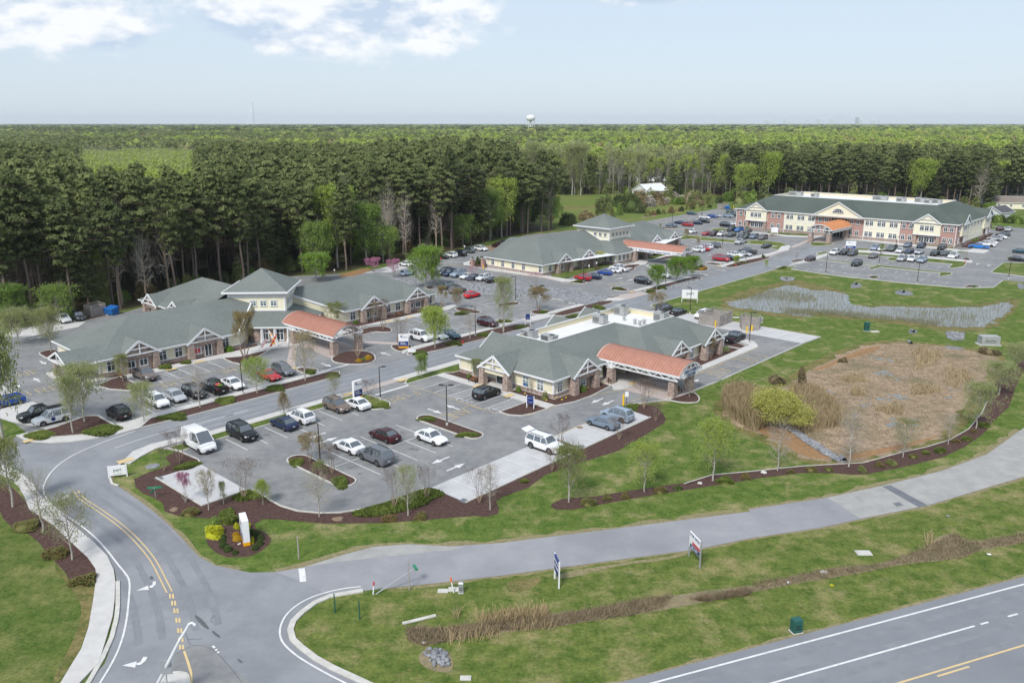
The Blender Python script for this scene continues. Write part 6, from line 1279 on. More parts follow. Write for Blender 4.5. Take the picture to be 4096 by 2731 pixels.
 ('suv','white','e',1795,1090,'-v','nearest the blue and white sign with orange foot',g7_),
 ('suv','black','e',1945,1090,'-v','between the white SUV and a second black SUV',g7_),
 ('suv','darkgrey','e',2075,1105,'-v','third from the blue and white sign with orange foot',g7_),
 ('sedan','maroon','e',1410,1190,'-v','alone at the end of the narrow grass strip by the boulevard',g7_),
 ('suv','black','G',1135,658,'-v','alone in the wide empty lot near the pond',g7_),
 ('pickup','brightblue','f',1700,915,'-u','nearest the front right corner of the far building',g7_),
 ('pickup','white','f',1805,880,'-u','behind the bright blue pickup',g7_),
 ('sedan','white','f',1855,852,'-u','beyond the white pickup at the side wall',g7_),
 ('suv','silver','f',1925,798,'-u','in the side row past the white sedan',g7_),
 ('sedan','white','f',1995,772,'-u','behind the silver SUV in the side row',g7_),
 ('suv','darkgrey','f',2045,740,'-u','last of the side row before the island',g7_),
 ('suv','maroon','f',2005,655,'v','right of the far building at the back of the lot',g7_),
 ('suv','silver','f',2130,662,'v','next to the maroon SUV at the back of the lot',g7_),
 ('suv','blue','f',1828,615,'v','half hidden by the rear corner of the far building',g7_),
 ('sedan','black','f',2255,1092,'u','at the right edge above the grass island',g7_),
 ('sedan','teal','f',2310,980,'u','cut by the right edge beyond the black sedan',g7_)]
for a in CARS: car(*a)
for t in list(bpy.data.objects):
 lb = t.get('label')
 if lb and 'tailgate raised' in lb:
  m = MB(); m.beam((-2.3,0,1.84),(-3.25,0,2.08),1.5,.08,'car_paint'); q = m.build('tailgate', t); q.color = (*CC['white'],1)
 if lb and 'red and green load' in lb:
  for nm, x, cl in (('red_bag',-1.6,'sign_red'),('green_bag',-2.2,'green_leaf')):
   bm = bmesh.new(); bmesh.ops.create_icosphere(bm, subdivisions=2, radius=.4)
   for v in bm.verts: v.co = Vector((v.co.x*1.1, v.co.y*.8, v.co.z*.55)) * (1+.12*math.sin(9*v.co.x+5*v.co.y))
   me = bpy.data.meshes.new('bag'); bm.to_mesh(me); bm.free(); me.materials.append(MT[cl]); b_ = bpy.data.objects.new('load_bag', me); COL.objects.link(b_)
   b_.location = t.location + Matrix.Rotation(t.rotation_euler.z, 3, 'Z') @ Vector((x, .1, 1.42)); tag(b_, f"{nm.split('_')[0]} bundle lying in the bed of the black pickup", 'bag')
 if lb and 'round blue door decal' in lb:
  for sy in (-1, 1):
   m = MB(); m.tube([(.1+0, sy*.935, .75),(.1, sy*.95, .75)],[.28,.28],'sign_blue',14); m.build('decal', t)
# ================================================================= STREET FURNITURE
def lamp(c, x, yb, yt, phrase, heads=1, rz=0, mat='pole_bronze', z0=.12):
 p = at(c, x, yb); h = hgt(c, x, yb, yt); t = root('street_lamp', p, ANG + R(rz), phrase, 'street lamp', 'car park lamps')
 m = MB(); m.tube([(0,0,0),(0,0,.5)],[.16,.16],'concrete',10); m.build('base', t)
 m = MB(); m.tube([(0,0,.4),(0,0,h)],[.085,.06],mat,8); m.build('pole', t)
 for i in range(heads):
  s_ = 1 if i == 0 else -1; m = MB(); m.beam((0,0,h-.05),(.35*s_,0,h),.06,.06,mat); m.add([(.3*s_,-.17,h+.08),(1.0*s_,-.2,h+.10),(1.0*s_,.2,h+.10),(.3*s_,.17,h+.08),(.35*s_,-.14,h-.06),(.95*s_,-.16,h-.02),(.95*s_,.16,h-.02),(.35*s_,.14,h-.06)],[(0,1,2,3),(4,7,6,5),(0,4,5,1),(1,5,6,2),(2,6,7,3),(3,7,4,0)],mat); hd_ = m.build('lamp_head', t)
  l = MB(); l.add([(.42*s_,-.11,h-.062),(.9*s_,-.13,h-.03),(.9*s_,.13,h-.03),(.42*s_,.11,h-.062)],[(0,1,2,3)],'lamp_lens'); l.build('lens', hd_)
 return t
lamp('S',1522,1601,1466,'tall bronze lamp on the grass island right of the blue and white sign',rz=42)
lamp('J',1990,455,90,'two-headed lamp on the right long island of the nearest lot',2,42); lamp('J',855,795,430,'lamp rising through brown shrub trees on the left long island',1,220)
lamp('S',972,1577,1434,'slender lamp on the boulevard mulch beside the white sedan',rz=220); lamp('D',228,772,505,'lamp on the mulch strip left of the maroon SUV',rz=220)
lamp('D',588,470,240,'lamp on the small island at the edge of the rock field',rz=220); lamp('D',1195,295,85,'black lamp by the red SUV in front of the middle clinic',mat='pole_black'); lamp('D',1932,315,105,'black lamp among the three bright green trees',rz=180,mat='pole_black')
lamp('D',2150,575,340,'lamp on the grass behind the big white sign panel',rz=180); lamp('E',930,1175,780,'lamp on the mulch island in front of the two timber enclosures'); lamp('E',1888,308,45,'left lamp on the grass edge above the pond')
lamp('G',1575,792,640,'right lamp on the grass edge above the pond'); lamp('G',1298,655,505,'lamp on the small mulch island in the wide far lot'); lamp('G',2238,755,600,'lamp in the grass island near the right edge')
lamp('E',885,145,20,'black lamp on the mulch strip by the crossing',mat='pole_black'); lamp('h',1612,930,590,'black lamp at the end of the mulch island below the grass strip',mat='pole_black'); lamp('h',1922,790,540,'black lamp standing on the long grass strip',mat='pole_black')
lamp('h',625,540,240,'lamp beside the grey-blue sedan in the farthest lot',mat='pole_black'); lamp('h',1208,350,150,'lamp by the white SUV in the farthest lot',mat='pole_black'); lamp('h',1802,275,80,'lamp left of the far building roof corner',mat='pole_black')
lamp('f',505,960,740,'thin lamp between the cars before the far building',mat='pole_black')
def panel_sign(c, x, y, w, h, z0, rz, label, face, lines=(), posts=True, name='sign', th=.12, cat='sign', pm='sign_white', tcol='sign_blue'):
 t = root(name, at(c, x, y), rz, label, cat); m = MB(); m.box(-w/2,-th/2,z0,w/2,th/2,z0+h,face); m.build('panel', t)
 if posts:
  for sx in (-1,1): q = MB(); q.box(sx*w/2-.06,-.06,0,sx*w/2+.06,.06,z0+h+.05,pm); q.build('post', t)
 for (txt, lx, lz, s_, mt) in lines: text(t, txt, (lx, -th/2-.012, lz), (R(90),0,0), s_, mt, .006)
 return t
RZ0 = ANG + R(90)   # faces the lower left road
def monument(c, x, y, yt, w, th, rz, label, faces=True, h=None, loc=None):
 h = h or hgt(c, x, y, yt); t = root('monument_sign', (loc or at(c, x, y)) + Vector((0,0,.05)), rz, label, 'sign', 'blue and white directory signs')
 m = MB(); m.box(-w/2,-th/2,0,w/2,th/2,h*.14,'sign_orange'); m.build('base', t); m = MB(); m.box(-w/2,-th/2,h*.14,w/2,th/2,h,'sign_white'); m.build('upper_panel', t)
 for sy in (-1, 1): m = MB(); m.box(-w/2+.03,sy*th/2-.004,h*.14,w/2-.03,sy*th/2+.006,h*.5,'sign_blue'); m.build('lower_panel', t)
 if faces:
  for s_, rr in ((-1, 0), (1, R(180))):
   for k, wd in enumerate(('Emergency  >', 'Outpatient', 'Laboratory', 'Imaging')[:3]):
    q = MB(); q.box(-w*.34, -.003, -.03, w*(.1+.12*((k*7) % 3)), .003, .03, 'sign_white'); b_ = q.build('lettering', t); b_.location = (0, s_*(th/2+.008), h*(.42-.07*k)); b_.rotation_euler = (0,0,rr)
   q = MB(); q.box(-.13, -.003, -.16, .13, .003, .12, 'sign_blue'); q.box(-.24,-.003,.16,.24,.003,.2,'sign_orange'); b_ = q.build('emblem', t); b_.location = (-w*.22, s_*(th/2+.008), h*.86); b_.rotation_euler = (0,0,rr)
   q = MB(); q.box(-w*.2, -.003, -.045, w*.42, .003, .045, 'sign_blue'); b_ = q.build('lettering', t); b_.location = (w*.02, s_*(th/2+.008), h*.78); b_.rotation_euler = (0,0,rr)
 return t
hm_ = hgt('S',986,2184,2086); na = at('S',979.7,2086,hm_); fa = at('S',968,2051,hm_); md = (na+fa)/2; md.z = 0; dd2 = fa-na
monument('M',0,0,0,dd2.length,.62,math.atan2(dd2.y, dd2.x),'tall white slab sign with orange foot among round shrubs by the junction',h=hm_,loc=md)
monument('J',1190,212,50,1.55,.4,R(-10)+R(60),'blue and white sign with orange foot on grass beside the parked white sedan')
monument('C',1602,880,755,1.75,.35,R(4),'directory sign facing the camera on mulch beside the large white SUV')
monument('G',1090,547,482,3.0,.5,R(-8),'wide directory sign with blue band and orange foot before the far building')
panel_sign('K',720,302,1.15,1.15,.75,R(-32),'blue wayfinding sign on white posts in the mulch island by the nearest clinic','sign_blue',[('Entrance',-.1,1.6,.16,'sign_white'),('>',.4,1.6,.2,'sign_white'),('<',-.35,1.28,.22,'sign_white'),('Outpatient',.05,1.02,.15,'sign_white')])
panel_sign('D',697,678,1.0,1.1,1.3,R(-12),'small blue wayfinding sign on two posts at the boulevard crossing','sign_blue',[('<',-.25,2.1,.3,'sign_white'),('Parking',.02,1.65,.18,'sign_white')])
panel_sign('D',2145,470,3.4,2.0,.9,R(-8),'big white panel with thin script lettering on grass beside the far boulevard','sign_white',[('peri',.1,2.1,1.1,'utility_green')])
panel_sign('I',1060,915,1.9,1.15,.3,R(16),'low white panel sign at the inside of the road bend','sign_white',[('peri',0,.95,.55,'utility_green'),('______',0,.62,.3,'utility_green')])
panel_sign('C',1675,925,1.3,.55,.15,R(-8),'low white yard sign on mulch below the directory sign','sign_white',[('______',0,.42,.2,'utility_green')])
def seg2(c, a, b): p, q = at(c, *a), at(c, *b); d = q-p; return math.atan2(d.y, d.x), d.length
ra_, la_ = seg2('O',(503,605),(542,697)); rb_, lb_ = seg2('O',(1737,400),(1836,512))
panel_sign('O',522,651,la_,1.5,1.0,ra_,'edge-on blue sign with white posts beside the access road','sign_blue',[('OFFICE SPACE',0,2.1,.24,'sign_white'),('AVAILABLE',0,1.6,.26,'sign_white')],cat='sign')
panel_sign('O',1787,456,lb_,1.55,1.1,rb_,'tilted white panel with red and dark band beside the access road','sign_white',[('FOR SALE',0,2.45,.42,'sign_blue')],pm='galv')
q = [t for t in bpy.data.objects if t.get('label') == 'tilted white panel with red and dark band beside the access road'][0]
m = MB(); m.box(-lb_*.2,-.075,1.6,lb_*.48,-.065,1.9,'sign_red'); m.build('red_band', q); m = MB(); m.box(-lb_*.4,-.075,1.15,lb_*.48,-.065,1.55,'number_dark'); m.build('dark_band', q); text(q,'CALL NOW',(0,-.08,1.33),(R(90),0,0),.25,'sign_white',.006)
panel_sign('e',850,778,2.4,1.9,.7,R(-2),'plain white notice board on posts left of the far entrance','sign_white',pm='sign_white')
def small_sign(c, x, y, yt, label, w=.35, h_=.5, col='sign_white', rz=0, pm='galv'):
 h = hgt(c, x, y, yt); t = root('sign', at(c, x, y), rz, label, 'sign'); m = MB(); m.tube([(0,0,0),(0,0,h)],[.035,.03],pm,6); m.build('post', t); m = MB(); m.box(-w/2,-.06,h-h_,w/2,-.03,h,col); m.build('panel', t); return t
small_sign('K',1580,275,148,'white sign on a black post beside the yellow bollard',.5,.75,pm='pole_black'); small_sign('D',678,1290,1188,'small blue and white disabled bay sign in front of the nearest clinic',.3,.5,'dumpster_blue',R(-30))
small_sign('B',640,1198,1068,'white post with two small panels under the left porch',.5,.6,rz=R(10)); small_sign('H',1307,795,728,'small white bay sign at the lawn edge left of the blue hatchback'); small_sign('H',1377,760,700,'small white bay sign by the lawn bench'); small_sign('g',1170,245,165,'round white sign at the forest edge above the parked cars',.4,.45)
small_sign('f',1272,910,810,'small white bay sign before the right brick bay'); small_sign('C',983,222,172,'white post light at the forest edge left of the tower roof',.3,.4)
def street_name(c, x, y, yt):
 h = hgt(c, x, y, yt); t = root('street_name_sign', at(c, x, y), R(10), 'green street name blades on a grey post in the mulch by the bend', 'street sign'); m = MB(); m.tube([(0,0,0),(0,0,h)],[.04,.04],'galv',6); m.build('post', t)
 for i, a in enumerate((0, 70)): m = MB(); m.box(-.75,-.02,-.11,.75,.02,.11,'sign_green'); b_ = m.build('blade', t); b_.location = (0,0,h+.05-.25*i); b_.rotation_euler = (0,0,R(a)); text(b_, '———', (0,-.025,0), (R(90),0,0), .2, 'sign_white', .003)
street_name('I',1395,1100,1010)
t = root('street_name_sign', at('N',1158,748), R(25), 'knocked-over green street name sign leaning out of the verge', 'street sign'); m = MB(); m.tube([(0,0,0),(3.6,.0,1.6)],[.05,.05],'galv',6); m.build('post', t); m = MB(); m.box(3.5,-.4,1.58,3.7,.4,1.75,'sign_green'); m.build('blade', t)
def bollard(c, x, y, yt, label, mat='bollard_yellow'):
 p = at(c, x, y); h = hgt(c, x, y, yt); m = MB(); m.tube([(0,0,0),(0,0,h-.05),(0,0,h)],[.14,.14,.07],mat,10); t = m.build('bollard'); t.location = p; tag(t, label, 'bollard', 'yellow bollards')
bollard('K',1553,275,172,'tall yellow bollard at the exit of the nearest canopy drive'); bollard('E',505,965,885,'yellow bollard at the front of the large timber enclosure'); bollard('E',900,1038,960,'left yellow bollard before the small timber enclosure'); bollard('E',962,1018,940,'right yellow bollard before the small timber enclosure')
bollard('h',1828,172,110,'yellow bollard beyond the lot left of the far building'); bollard('c',132,925,862,'pale yellow bollard by the brick gate pier')
def marker(c, x, y, yt, tilt, label, top='plastic_orange'):
 h = hgt(c, x, y, yt); t = root('marker_post', at(c, x, y), 0, label, 'marker post', 'utility marker posts'); t.rotation_euler = (0, R(tilt), 0)
 m = MB(); m.tube([(0,0,0),(0,0,h*.72)],[.06,.06],'sign_white',8); m.build('post', t); m = MB(); m.tube([(0,0,h*.72),(0,0,h)],[.075,.07],top,8); m.build('cap', t)
marker('N',1135,750,635,5,'white marker post with a red top by the fallen street sign','sign_red'); marker('N',1877,735,592,-10,'leaning white marker post with an orange top by the pedestal'); marker('L',1310,205,178,0,'white and orange marker post between the two basins')
def stake(c, x, y, yt, label, r_=.045, mat='fence_wood', tilt=0):
 h = hgt(c, x, y, yt); m = MB(); m.tube([(0,0,0),(.02,0,h*.5),(0,0,h)],[r_,r_*.9,r_*.8],mat,6); t = m.build('stake'); t.location = at(c, x, y); t.rotation_euler = (0,R(tilt),0); tag(t, label, 'stake')
stake('N',783,915,742,'left dark green fence stake on the grass corner',.06,'utility_green'); stake('N',1010,978,802,'right dark green fence stake on the grass corner',.06,'utility_green'); stake('N',1467,715,442,'thin grey stick standing at the access road edge',.05); stake('N',450,425,215,'weathered wooden stake in the grass below the planted bed',.07)
m = MB(); a = at('N',1405,1028); b = at('N',1712,955); m.beam(a + Vector((0,0,.1)), b + Vector((0,0,.12)), .3, .1, 'kerb'); tag(m.build('plank'), 'long pale plank lying on the grass above the ditch', 'plank')
def cabinet(c, x, y, w, d, h, mat, label, rz=0, cat='utility box'):
 t = root('utility_box', at(c, x, y), rz, label, cat); m = MB(); m.box(-w/2,-d/2,.06,w/2,d/2,h,mat); m.build('cabinet', t); m = MB(); m.add([(-w/2-.03,-d/2-.03,h),(w/2+.03,-d/2-.03,h),(w/2+.03,d/2+.03,h),(-w/2-.03,d/2+.03,h),(-w*.35,-d*.3,h+.09),(w*.35,-d*.3,h+.09),(w*.35,d*.3,h+.09),(-w*.35,d*.3,h+.09)],[(4,5,6,7),(0,1,5,4),(1,2,6,5),(2,3,7,6),(3,0,4,7)],mat); m.build('lid', t)
 m = MB(); m.box(-w*.6,-d*.6,0,w*.6,d*.6,.07,'concrete'); m.build('pad', t); m = MB(); m.box(-w*.3,-d/2-.02,h*.55,w*.3,-d/2,h*.6,'car_black'); m.box(-w*.3,-d/2-.02,h*.35,w*.3,-d/2,h*.4,'car_black'); m.build('vent', t)
cabinet('Q',393,1020,.75,.6,1.15,'utility_green','dark green utility box beside the highway shoulder',R(15)); cabinet('N',1943,735,.4,.35,.95,'galv','pale green pedestal next to the leaning marker post'); cabinet('L',1290,208,.9,.7,1.7,'utility_green','dark green utility box between pond and dry basin')
cabinet('L',2110,298,3.2,1.8,1.6,'hvac','large pale metal cabinet at the corner of the dry basin',R(-5)); cabinet('L',580,150,.6,.5,1.0,'hvac','small pale post box behind the small timber enclosure')
for c, x, y, w, lb in (('N',1985,1525,.8,'pale concrete box lid near the bottom edge'),('N',1777,722,.9,'left pale handhole cover beside the pedestal'),('N',1885,708,1.1,'pale handhole cover between the marker post and pedestal'),('E',765,848,1.3,'pale slab lying on the grass beside the large enclosure'),('Q',632,512,.7,'white lid lying in the ditch grass'),('L',1345,213,1.6,'long pale slab on the grass between the basins'),('Q',975,348,1.4,'pale board lying on the slope above the ditch')):
 m = MB(); m.box(-w/2,-w*.3,0,w/2,w*.3,.09,'concrete'); m.box(-w/2+.08,-w*.3+.08,.09,w/2-.08,w*.3-.08,.11,'kerb'); t = m.build('concrete_cover'); t.location = at(c, x, y); tag(t, lb, 'cover')
def litter(c, x, y, mat, lb):
 bm = bmesh.new(); bmesh.ops.create_icosphere(bm, subdivisions=1, radius=.22)
 for v in bm.verts: v.co = Vector((v.co.x*rng.uniform(.7,1.4), v.co.y*rng.uniform(.7,1.3), abs(v.co.z)*.5))
 me = bpy.data.meshes.new('litter'); bm.to_mesh(me); bm.free(); me.materials.append(MT[mat]); o_ = bpy.data.objects.new('litter', me); COL.objects.link(o_); o_.location = at(c, x, y); tag(o_, lb, 'litter')
litter('Q',705,625,'lime_shrub','yellow crumpled bag on the grass below the ditch'); litter('Q',325,598,'lamp_lens','pale blue bag at the left end of the ditch reeds'); litter('Q',2052,358,'sign_white','white cup by the dark green patch of the ditch'); litter('N',1600,1195,'sign_white','white bag caught in the brown scrub'); litter('Q',1700,28,'rock','brown tyre-like ring lying on the slope near the right road')
t = root('hydrant', at('h',1875,1300), 0, 'red hydrant on the mulch below the small round tree', 'hydrant', 'red hydrants')
def hyd(t):
 m = MB(); m.tube([(0,0,0),(0,0,.08),(0,0,.08),(0,0,.6),(0,0,.78)],[.18,.18,.13,.12,.04],'hydrant_red',8); m.build('barrel', t); m = MB(); m.tube([(-.2,0,.45),(.2,0,.45)],[.06,.06],'hydrant_red',8); m.build('nozzle', t)
hyd(t); t = root('hydrant', at('g',795,385), 0, 'red hydrant in front of the black sedan at the forest edge', 'hydrant', 'red hydrants'); hyd(t); t = root('hydrant', at('D',113,845), 0, 'red hydrant on the boulevard mulch strip', 'hydrant', 'red hydrants'); hyd(t); t = root('hydrant', at('f',1508,1125), 0, 'orange hydrant on the corner of the far grass strip', 'hydrant', 'red hydrants'); hyd(t)
def enclosure(pts, h, label, rail=True):
 t = root('timber_enclosure', (pts[0].x, pts[0].y, 0), 0, label, 'enclosure', 'timber dumpster enclosures'); o_ = (pts[0].x, pts[0].y); n = len(pts)
 for i in range(n):
  a, b = pts[i], pts[(i+1) % n]; L_ = (b-a).length; d = (b-a).normalized(); m = MB(o_); k = int(L_/.28)
  for j in range(k): q = a + d*(j+.5)*L_/k; e = d*L_/k*.42; m.beam((*(q-e),h*.44),(*(q+e),h*.44),.05,h*.82,'fence_wood')
  for z in (h*.2,h*.55,h*.84): m.beam((*a,z),(*b,z),.1,.1,'fence_wood')
  if rail: m.beam((*a,h),(*b,h),.12,.08,'fence_wood');
  m.build('fence_panel', t)
  for j in range(max(1, int(L_/2.2))): q = a + d*j*L_/max(1,int(L_/2.2)); p_ = MB(o_); p_.box(q.x-.08,q.y-.08,0,q.x+.08,q.y+.08,h+.12,'fence_wood'); p_.build('post', t)
enclosure(uvp((-79.5,142.3),(-75.2,142.6),(-75.3,148),(-79.3,147.8)), 2.6, 'large weathered timber enclosure with gates behind the nearest clinic'); enclosure(uvp((-72.2,145.6),(-70.9,143.9),(-69.2,144.0),(-68.3,145.6),(-69,147.6),(-72.3,147.6)), 2.5, 'small five-sided timber enclosure with two yellow bollards')
enclosure([at('a',632,330).to_2d(), at('a',740,350).to_2d(), at('a',960,300).to_2d(), at('a',850,262).to_2d()], 2.3, 'weathered timber enclosure beside the blue dumpster at the forest edge'); enclosure([at('h',1515,180).to_2d(), at('h',1590,188).to_2d(), at('h',1730,178).to_2d(), at('h',1620,168).to_2d()], 2.6, 'tan timber enclosure beside the far blue dumpster')
def dumpster(c, x, y, rz, label):
 t = root('dumpster', at(c, x, y), rz, label, 'dumpster', 'blue dumpsters'); m = MB(); m.add([(-1.2,-.8,.15),(1.2,-.8,.15),(1.2,.8,.15),(-1.2,.8,.15),(-1.25,-1,1.3),(1.25,-1,1.3),(1.25,.9,1.8),(-1.25,.9,1.8)],[(0,3,2,1),(0,1,5,4),(1,2,6,5),(2,3,7,6),(3,0,4,7)],'dumpster_blue'); m.build('bin', t)
 m = MB(); m.add([(-1.27,-1.02,1.3),(1.27,-1.02,1.3),(1.27,.92,1.82),(-1.27,.92,1.82)],[(0,1,2,3)],'dumpster_blue'); m.box(-1.27,-1.04,1.26,1.27,-.98,1.33,'dumpster_blue'); m.build('lid', t)
 for sx in (-1,1): m = MB(); m.box(sx*1.3-.06,-.5,.8,sx*1.3+.06,.5,1.05,'dumpster_blue'); m.build('lift_sleeve', t)
dumpster('a',1050,305,R(-25),'blue dumpster beside the weathered enclosure behind the left clinic'); dumpster('h',1695,180,R(-5),'blue dumpster left of the far brick building')
def feather(c, x, y, xt, yt, cols, label):
 b = at(c, x, y); h = hgt(c, x, y, yt); dx = (xt-x)*mpp(c, x, y); t = root('feather_flag', b, 0, label, 'flag', 'feather flags by the left clinic entrance')
 m = MB(); m.tube([(0,0,0),(dx*.5,0,h*.55),(dx,0,h)],[.03,.025,.02],'galv',6); m.build('pole', t); m = MB(); K = 10; w = .42
 V = []
 for i in range(K+1): s_ = .22 + .78*i/K; ww = w*math.sin(math.pi*min(1, .2+.8*i/K))**.5 if i < K else .05; V += [(dx*s_, -.02, h*s_), (dx*s_+ww*math.cos(.5), -.02, h*s_-ww*math.sin(.5)*(.6 if dx > 0 else -.2))]
 for i in range(K): m.add([V[2*i], V[2*i+1], V[2*i+3], V[2*i+2]], [(0,1,2,3)], cols[i % len(cols)])
 m.build('banner', t)
feather('C',300,900,380,785,('sign_white','sign_red'),'low white feather flag with red marks at the mulch edge'); feather('C',455,880,398,712,('sign_orange','sign_white','sign_white'),'tall orange and white feather flag leaning left'); feather('C',385,892,470,748,('sign_red','sign_red','sign_orange'),'red and orange feather flag leaning right')
def pier(c, x, y, yt, label):
 h = hgt(c, x, y, yt); t = root('gate_pier', at(c, x, y), ANG, label, 'pier', 'brick gate piers'); m = MB(); m.tbox(0,0,0,h-.5,.75,.7,'brick'); m.build('shaft', t); m = MB(); m.box(-.5,-.5,h-.5,.5,.5,h-.35,'kerb'); m.build('cap', t)
 bm = bmesh.new(); bmesh.ops.create_uvsphere(bm, u_segments=10, v_segments=8, radius=.26); me = bpy.data.meshes.new('ball'); bm.to_mesh(me); bm.free(); me.materials.append(MT['pole_black']); link('ball', me, t, (0,0,h-.1))
pier('c',122,915,735,'brick gate pier with a ball cap nearest the clinic corner'); pier('g',1295,500,350,'brick gate pier with a ball cap standing apart on the left')
t = root('signal_mast', at('M',1345,1590), 0, 'white curved mast arm with a sign plate over the junction median', 'street mast'); a = at('M',1345,1590)
def hi(x, y, z): q = at('M', x, y, z); return q - a
m = MB(); m.tube([(0,0,0), hi(1445,1390,3.4), hi(1540,1200,5.6), hi(1600,1100,6.6), hi(1622,1060,7.0), hi(1650,1048,7.1), hi(1672,1068,6.9)], [.13,.12,.10,.085,.075,.07,.11], 'sign_white', 8); m.build('mast_arm', t)
t = root('sign', at('M',1440,1640), 0, 'square plate sign seen from behind on a thin post in the median', 'sign'); a = at('M',1440,1640); b = at('M',1416,1380,3.3) - a
m = MB(); m.tube([(0,0,0),tuple(b)],[.04,.04],'galv',6); m.build('post', t); m = MB(); m.box(b.x-.42,b.y-.02,b.z-1.0,b.x+.42,b.y+.02,b.z+.1,'galv'); m.build('plate', t)
for c, x, y, w, lb in (('E',1398,372,.75,'dark pipe mouth in stones at the near pond corner'),('G',1132,797,.8,'dark pipe mouth in stones on the far pond bank'),('G',1475,853,.8,'dark pipe mouth in stones right on the far pond bank'),('L',1605,218,.7,'dark pipe mouth between pond and dry basin'),('L',1588,295,.7,'dark pipe mouth at the top rim of the dry basin'),('L',1135,1088,.8,'dark pipe mouth at the bottom rim of the dry basin')):
 t = root('culvert', at(c, x, y), R(0), lb, 'culvert', 'culvert mouths around the basins'); m = MB(); m.tube([(0,-.2,.25),(0,.9,.2)],[w*.42,w*.42],'rock',14,cap=False); m.build('pipe', t); m = MB(); m.tube([(0,-.16,.25),(0,-.14,.25)],[w*.40,w*.40],'car_black',14); m.build('opening', t)
# ================================================================= FAR THINGS
def proj_x(x, d): return (x - CX) / FPX * d
d = 2600.0; t = root('water_tower', (proj_x(2120, d), d, 0), 0, 'white water tower standing above the treetops on the horizon', 'water tower'); z1 = CH + 30*d/FPX;
m = MB(); rr = [(0,.0),(3,.55),(7,.9),(11,1),(16,.97),(19,.8),(21,.45),(22,.05)]; m.tube([(0,0,z1-22+q[0]) for q in rr],[14*max(.02,q[1]) for q in rr],'sign_white',24); m.build('tank', t, True)
for i in range(6): a = i*math.pi/3; m = MB(); m.tube([(13*math.cos(a),13*math.sin(a),0),(11.5*math.cos(a),11.5*math.sin(a),z1-14)],[.7,.7],'sign_white',8); m.build('leg', t)
m = MB(); m.tube([(0,0,0),(0,0,z1-20)],[1.8,1.8],'sign_white',10); m.build('riser', t)
d = 4200.0; t = root('radio_mast', (proj_x(1052, d), d, 0), 0, 'thin lattice radio mast on the left horizon', 'radio mast'); m = MB(); hm = CH + 78*d/FPX; m.tube([(0,0,0),(0,0,hm)],[1.1,.9],'galv',6); m.build('mast', t)
for a in (0, 2.1, 4.2): m = MB(); m.tube([(60*math.cos(a),60*math.sin(a),0),(0,0,hm*.9)],[.12,.12],'galv',3); m.build('guy_wire', t)
d = 11500.0; sk = [(3025,14,6),(3036,16,5),(3045,12,4),(3052,14,5),(3062,10,4),(3098,18,6),(3106,17,4),(3115,15,5),(3136,10,6),(3150,8,5),(3160,9,6),(3172,8,5),(3195,15,6),(3205,17,6),(3214,15,5),(3222,17,4),(3232,18,7),(3241,19,6),(3250,16,5),(3262,17,6),(3275,19,5),(3284,16,6),(3297,15,6),(3318,10,5),(3340,8,7),(3352,9,5),(3362,8,6),(3394,24,13),(3412,12,6),(3424,14,6),(3434,12,5),(3452,16,9),(3466,9,5),(3488,15,6),(3492,12,4),(2590,7,5),(2600,8,4),(2610,6,6)]
for i, (x, hp, w) in enumerate(sk):
 hh = CH + (hp-6)*d/FPX + 10; wm_ = w*d/FPX; o_ = root('tower_block', (proj_x(x, d), d + (i % 5)*60, 0), R((i*37) % 20 - 10), 'low pale block of the small isolated cluster left of the main skyline' if x < 2700 else ('tallest dark seaside tower on the right horizon' if hp == 24 else ('pale seaside tower in the main skyline left of the tallest' if x < 3394 else 'pale seaside tower in the skyline right of the tallest')), 'tower block', 'tower blocks on the horizon')
 m = MB(); m.box(-wm_/2,-10,0,wm_/2,10,hh,'siding_grey' if hp == 24 else 'siding_white'); m.build('wall', o_); m = MB(); m.box(-wm_*.2,-5,hh,wm_*.2,5,hh+4,'siding_white'); m.build('roof_plant', o_)
 m = MB()
 for z in range(6, int(hh)-2, 6): m.box(-wm_*.45,-10.2,z,wm_*.45,-10,z+2.2,'glass_blind')
 m.build('window_bands', o_)
# ================================================================= VEGETATION
def rot_quads(C, size, flat=0.0, aspect=.7, nrm=None, jit=.45, zs=1.0):
 "one small leafy quad at every centre"
 n = len(C); a = rng.normal(size=(n, 3));
 if flat: a[:, 2] *= (1-flat)
 a /= np.linalg.norm(a, axis=1)[:, None] + 1e-9
 if nrm is not None:
  m = nrm/(np.linalg.norm(nrm, axis=1)[:, None]+1e-9) + rng.normal(size=(n, 3))*jit; m /= np.linalg.norm(m, axis=1)[:, None]+1e-9; a -= (a*m).sum(1)[:, None]*m; a /= np.linalg.norm(a, axis=1)[:, None]+1e-9; b = np.cross(m, a)
 else: b = rng.normal(size=(n, 3)); b -= (b*a).sum(1)[:, None]*a; b /= np.linalg.norm(b, axis=1)[:, None] + 1e-9
 s = (np.asarray(size) * rng.uniform(.6, 1.3, n))[:, None]; a = a*np.array([1, 1, zs]); b = b*np.array([1, 1, zs])
 V = np.stack([C - a*s - b*s*aspect, C + a*s - b*s*aspect*.7, C + a*s + b*s*aspect, C - a*s*.8 + b*s*aspect], 1).reshape(-1, 3)
 return V, np.arange(n*4).reshape(n, 4)
def cloudn(centers, rad, n):
 k = len(centers); d = rng.normal(size=(k, n, 3)); d[:, :, 2] = np.abs(d[:, :, 2])*1.2-.25; d /= np.linalg.norm(d, axis=2)[:, :, None]; r = rng.uniform(.6, 1, (k, n, 1)); P = centers[:, None, :] + d*r*np.asarray(rad)[:, None, :]; nn_ = d + np.array([0, 0, .35]); return P.reshape(-1, 3), nn_.reshape(-1, 3)
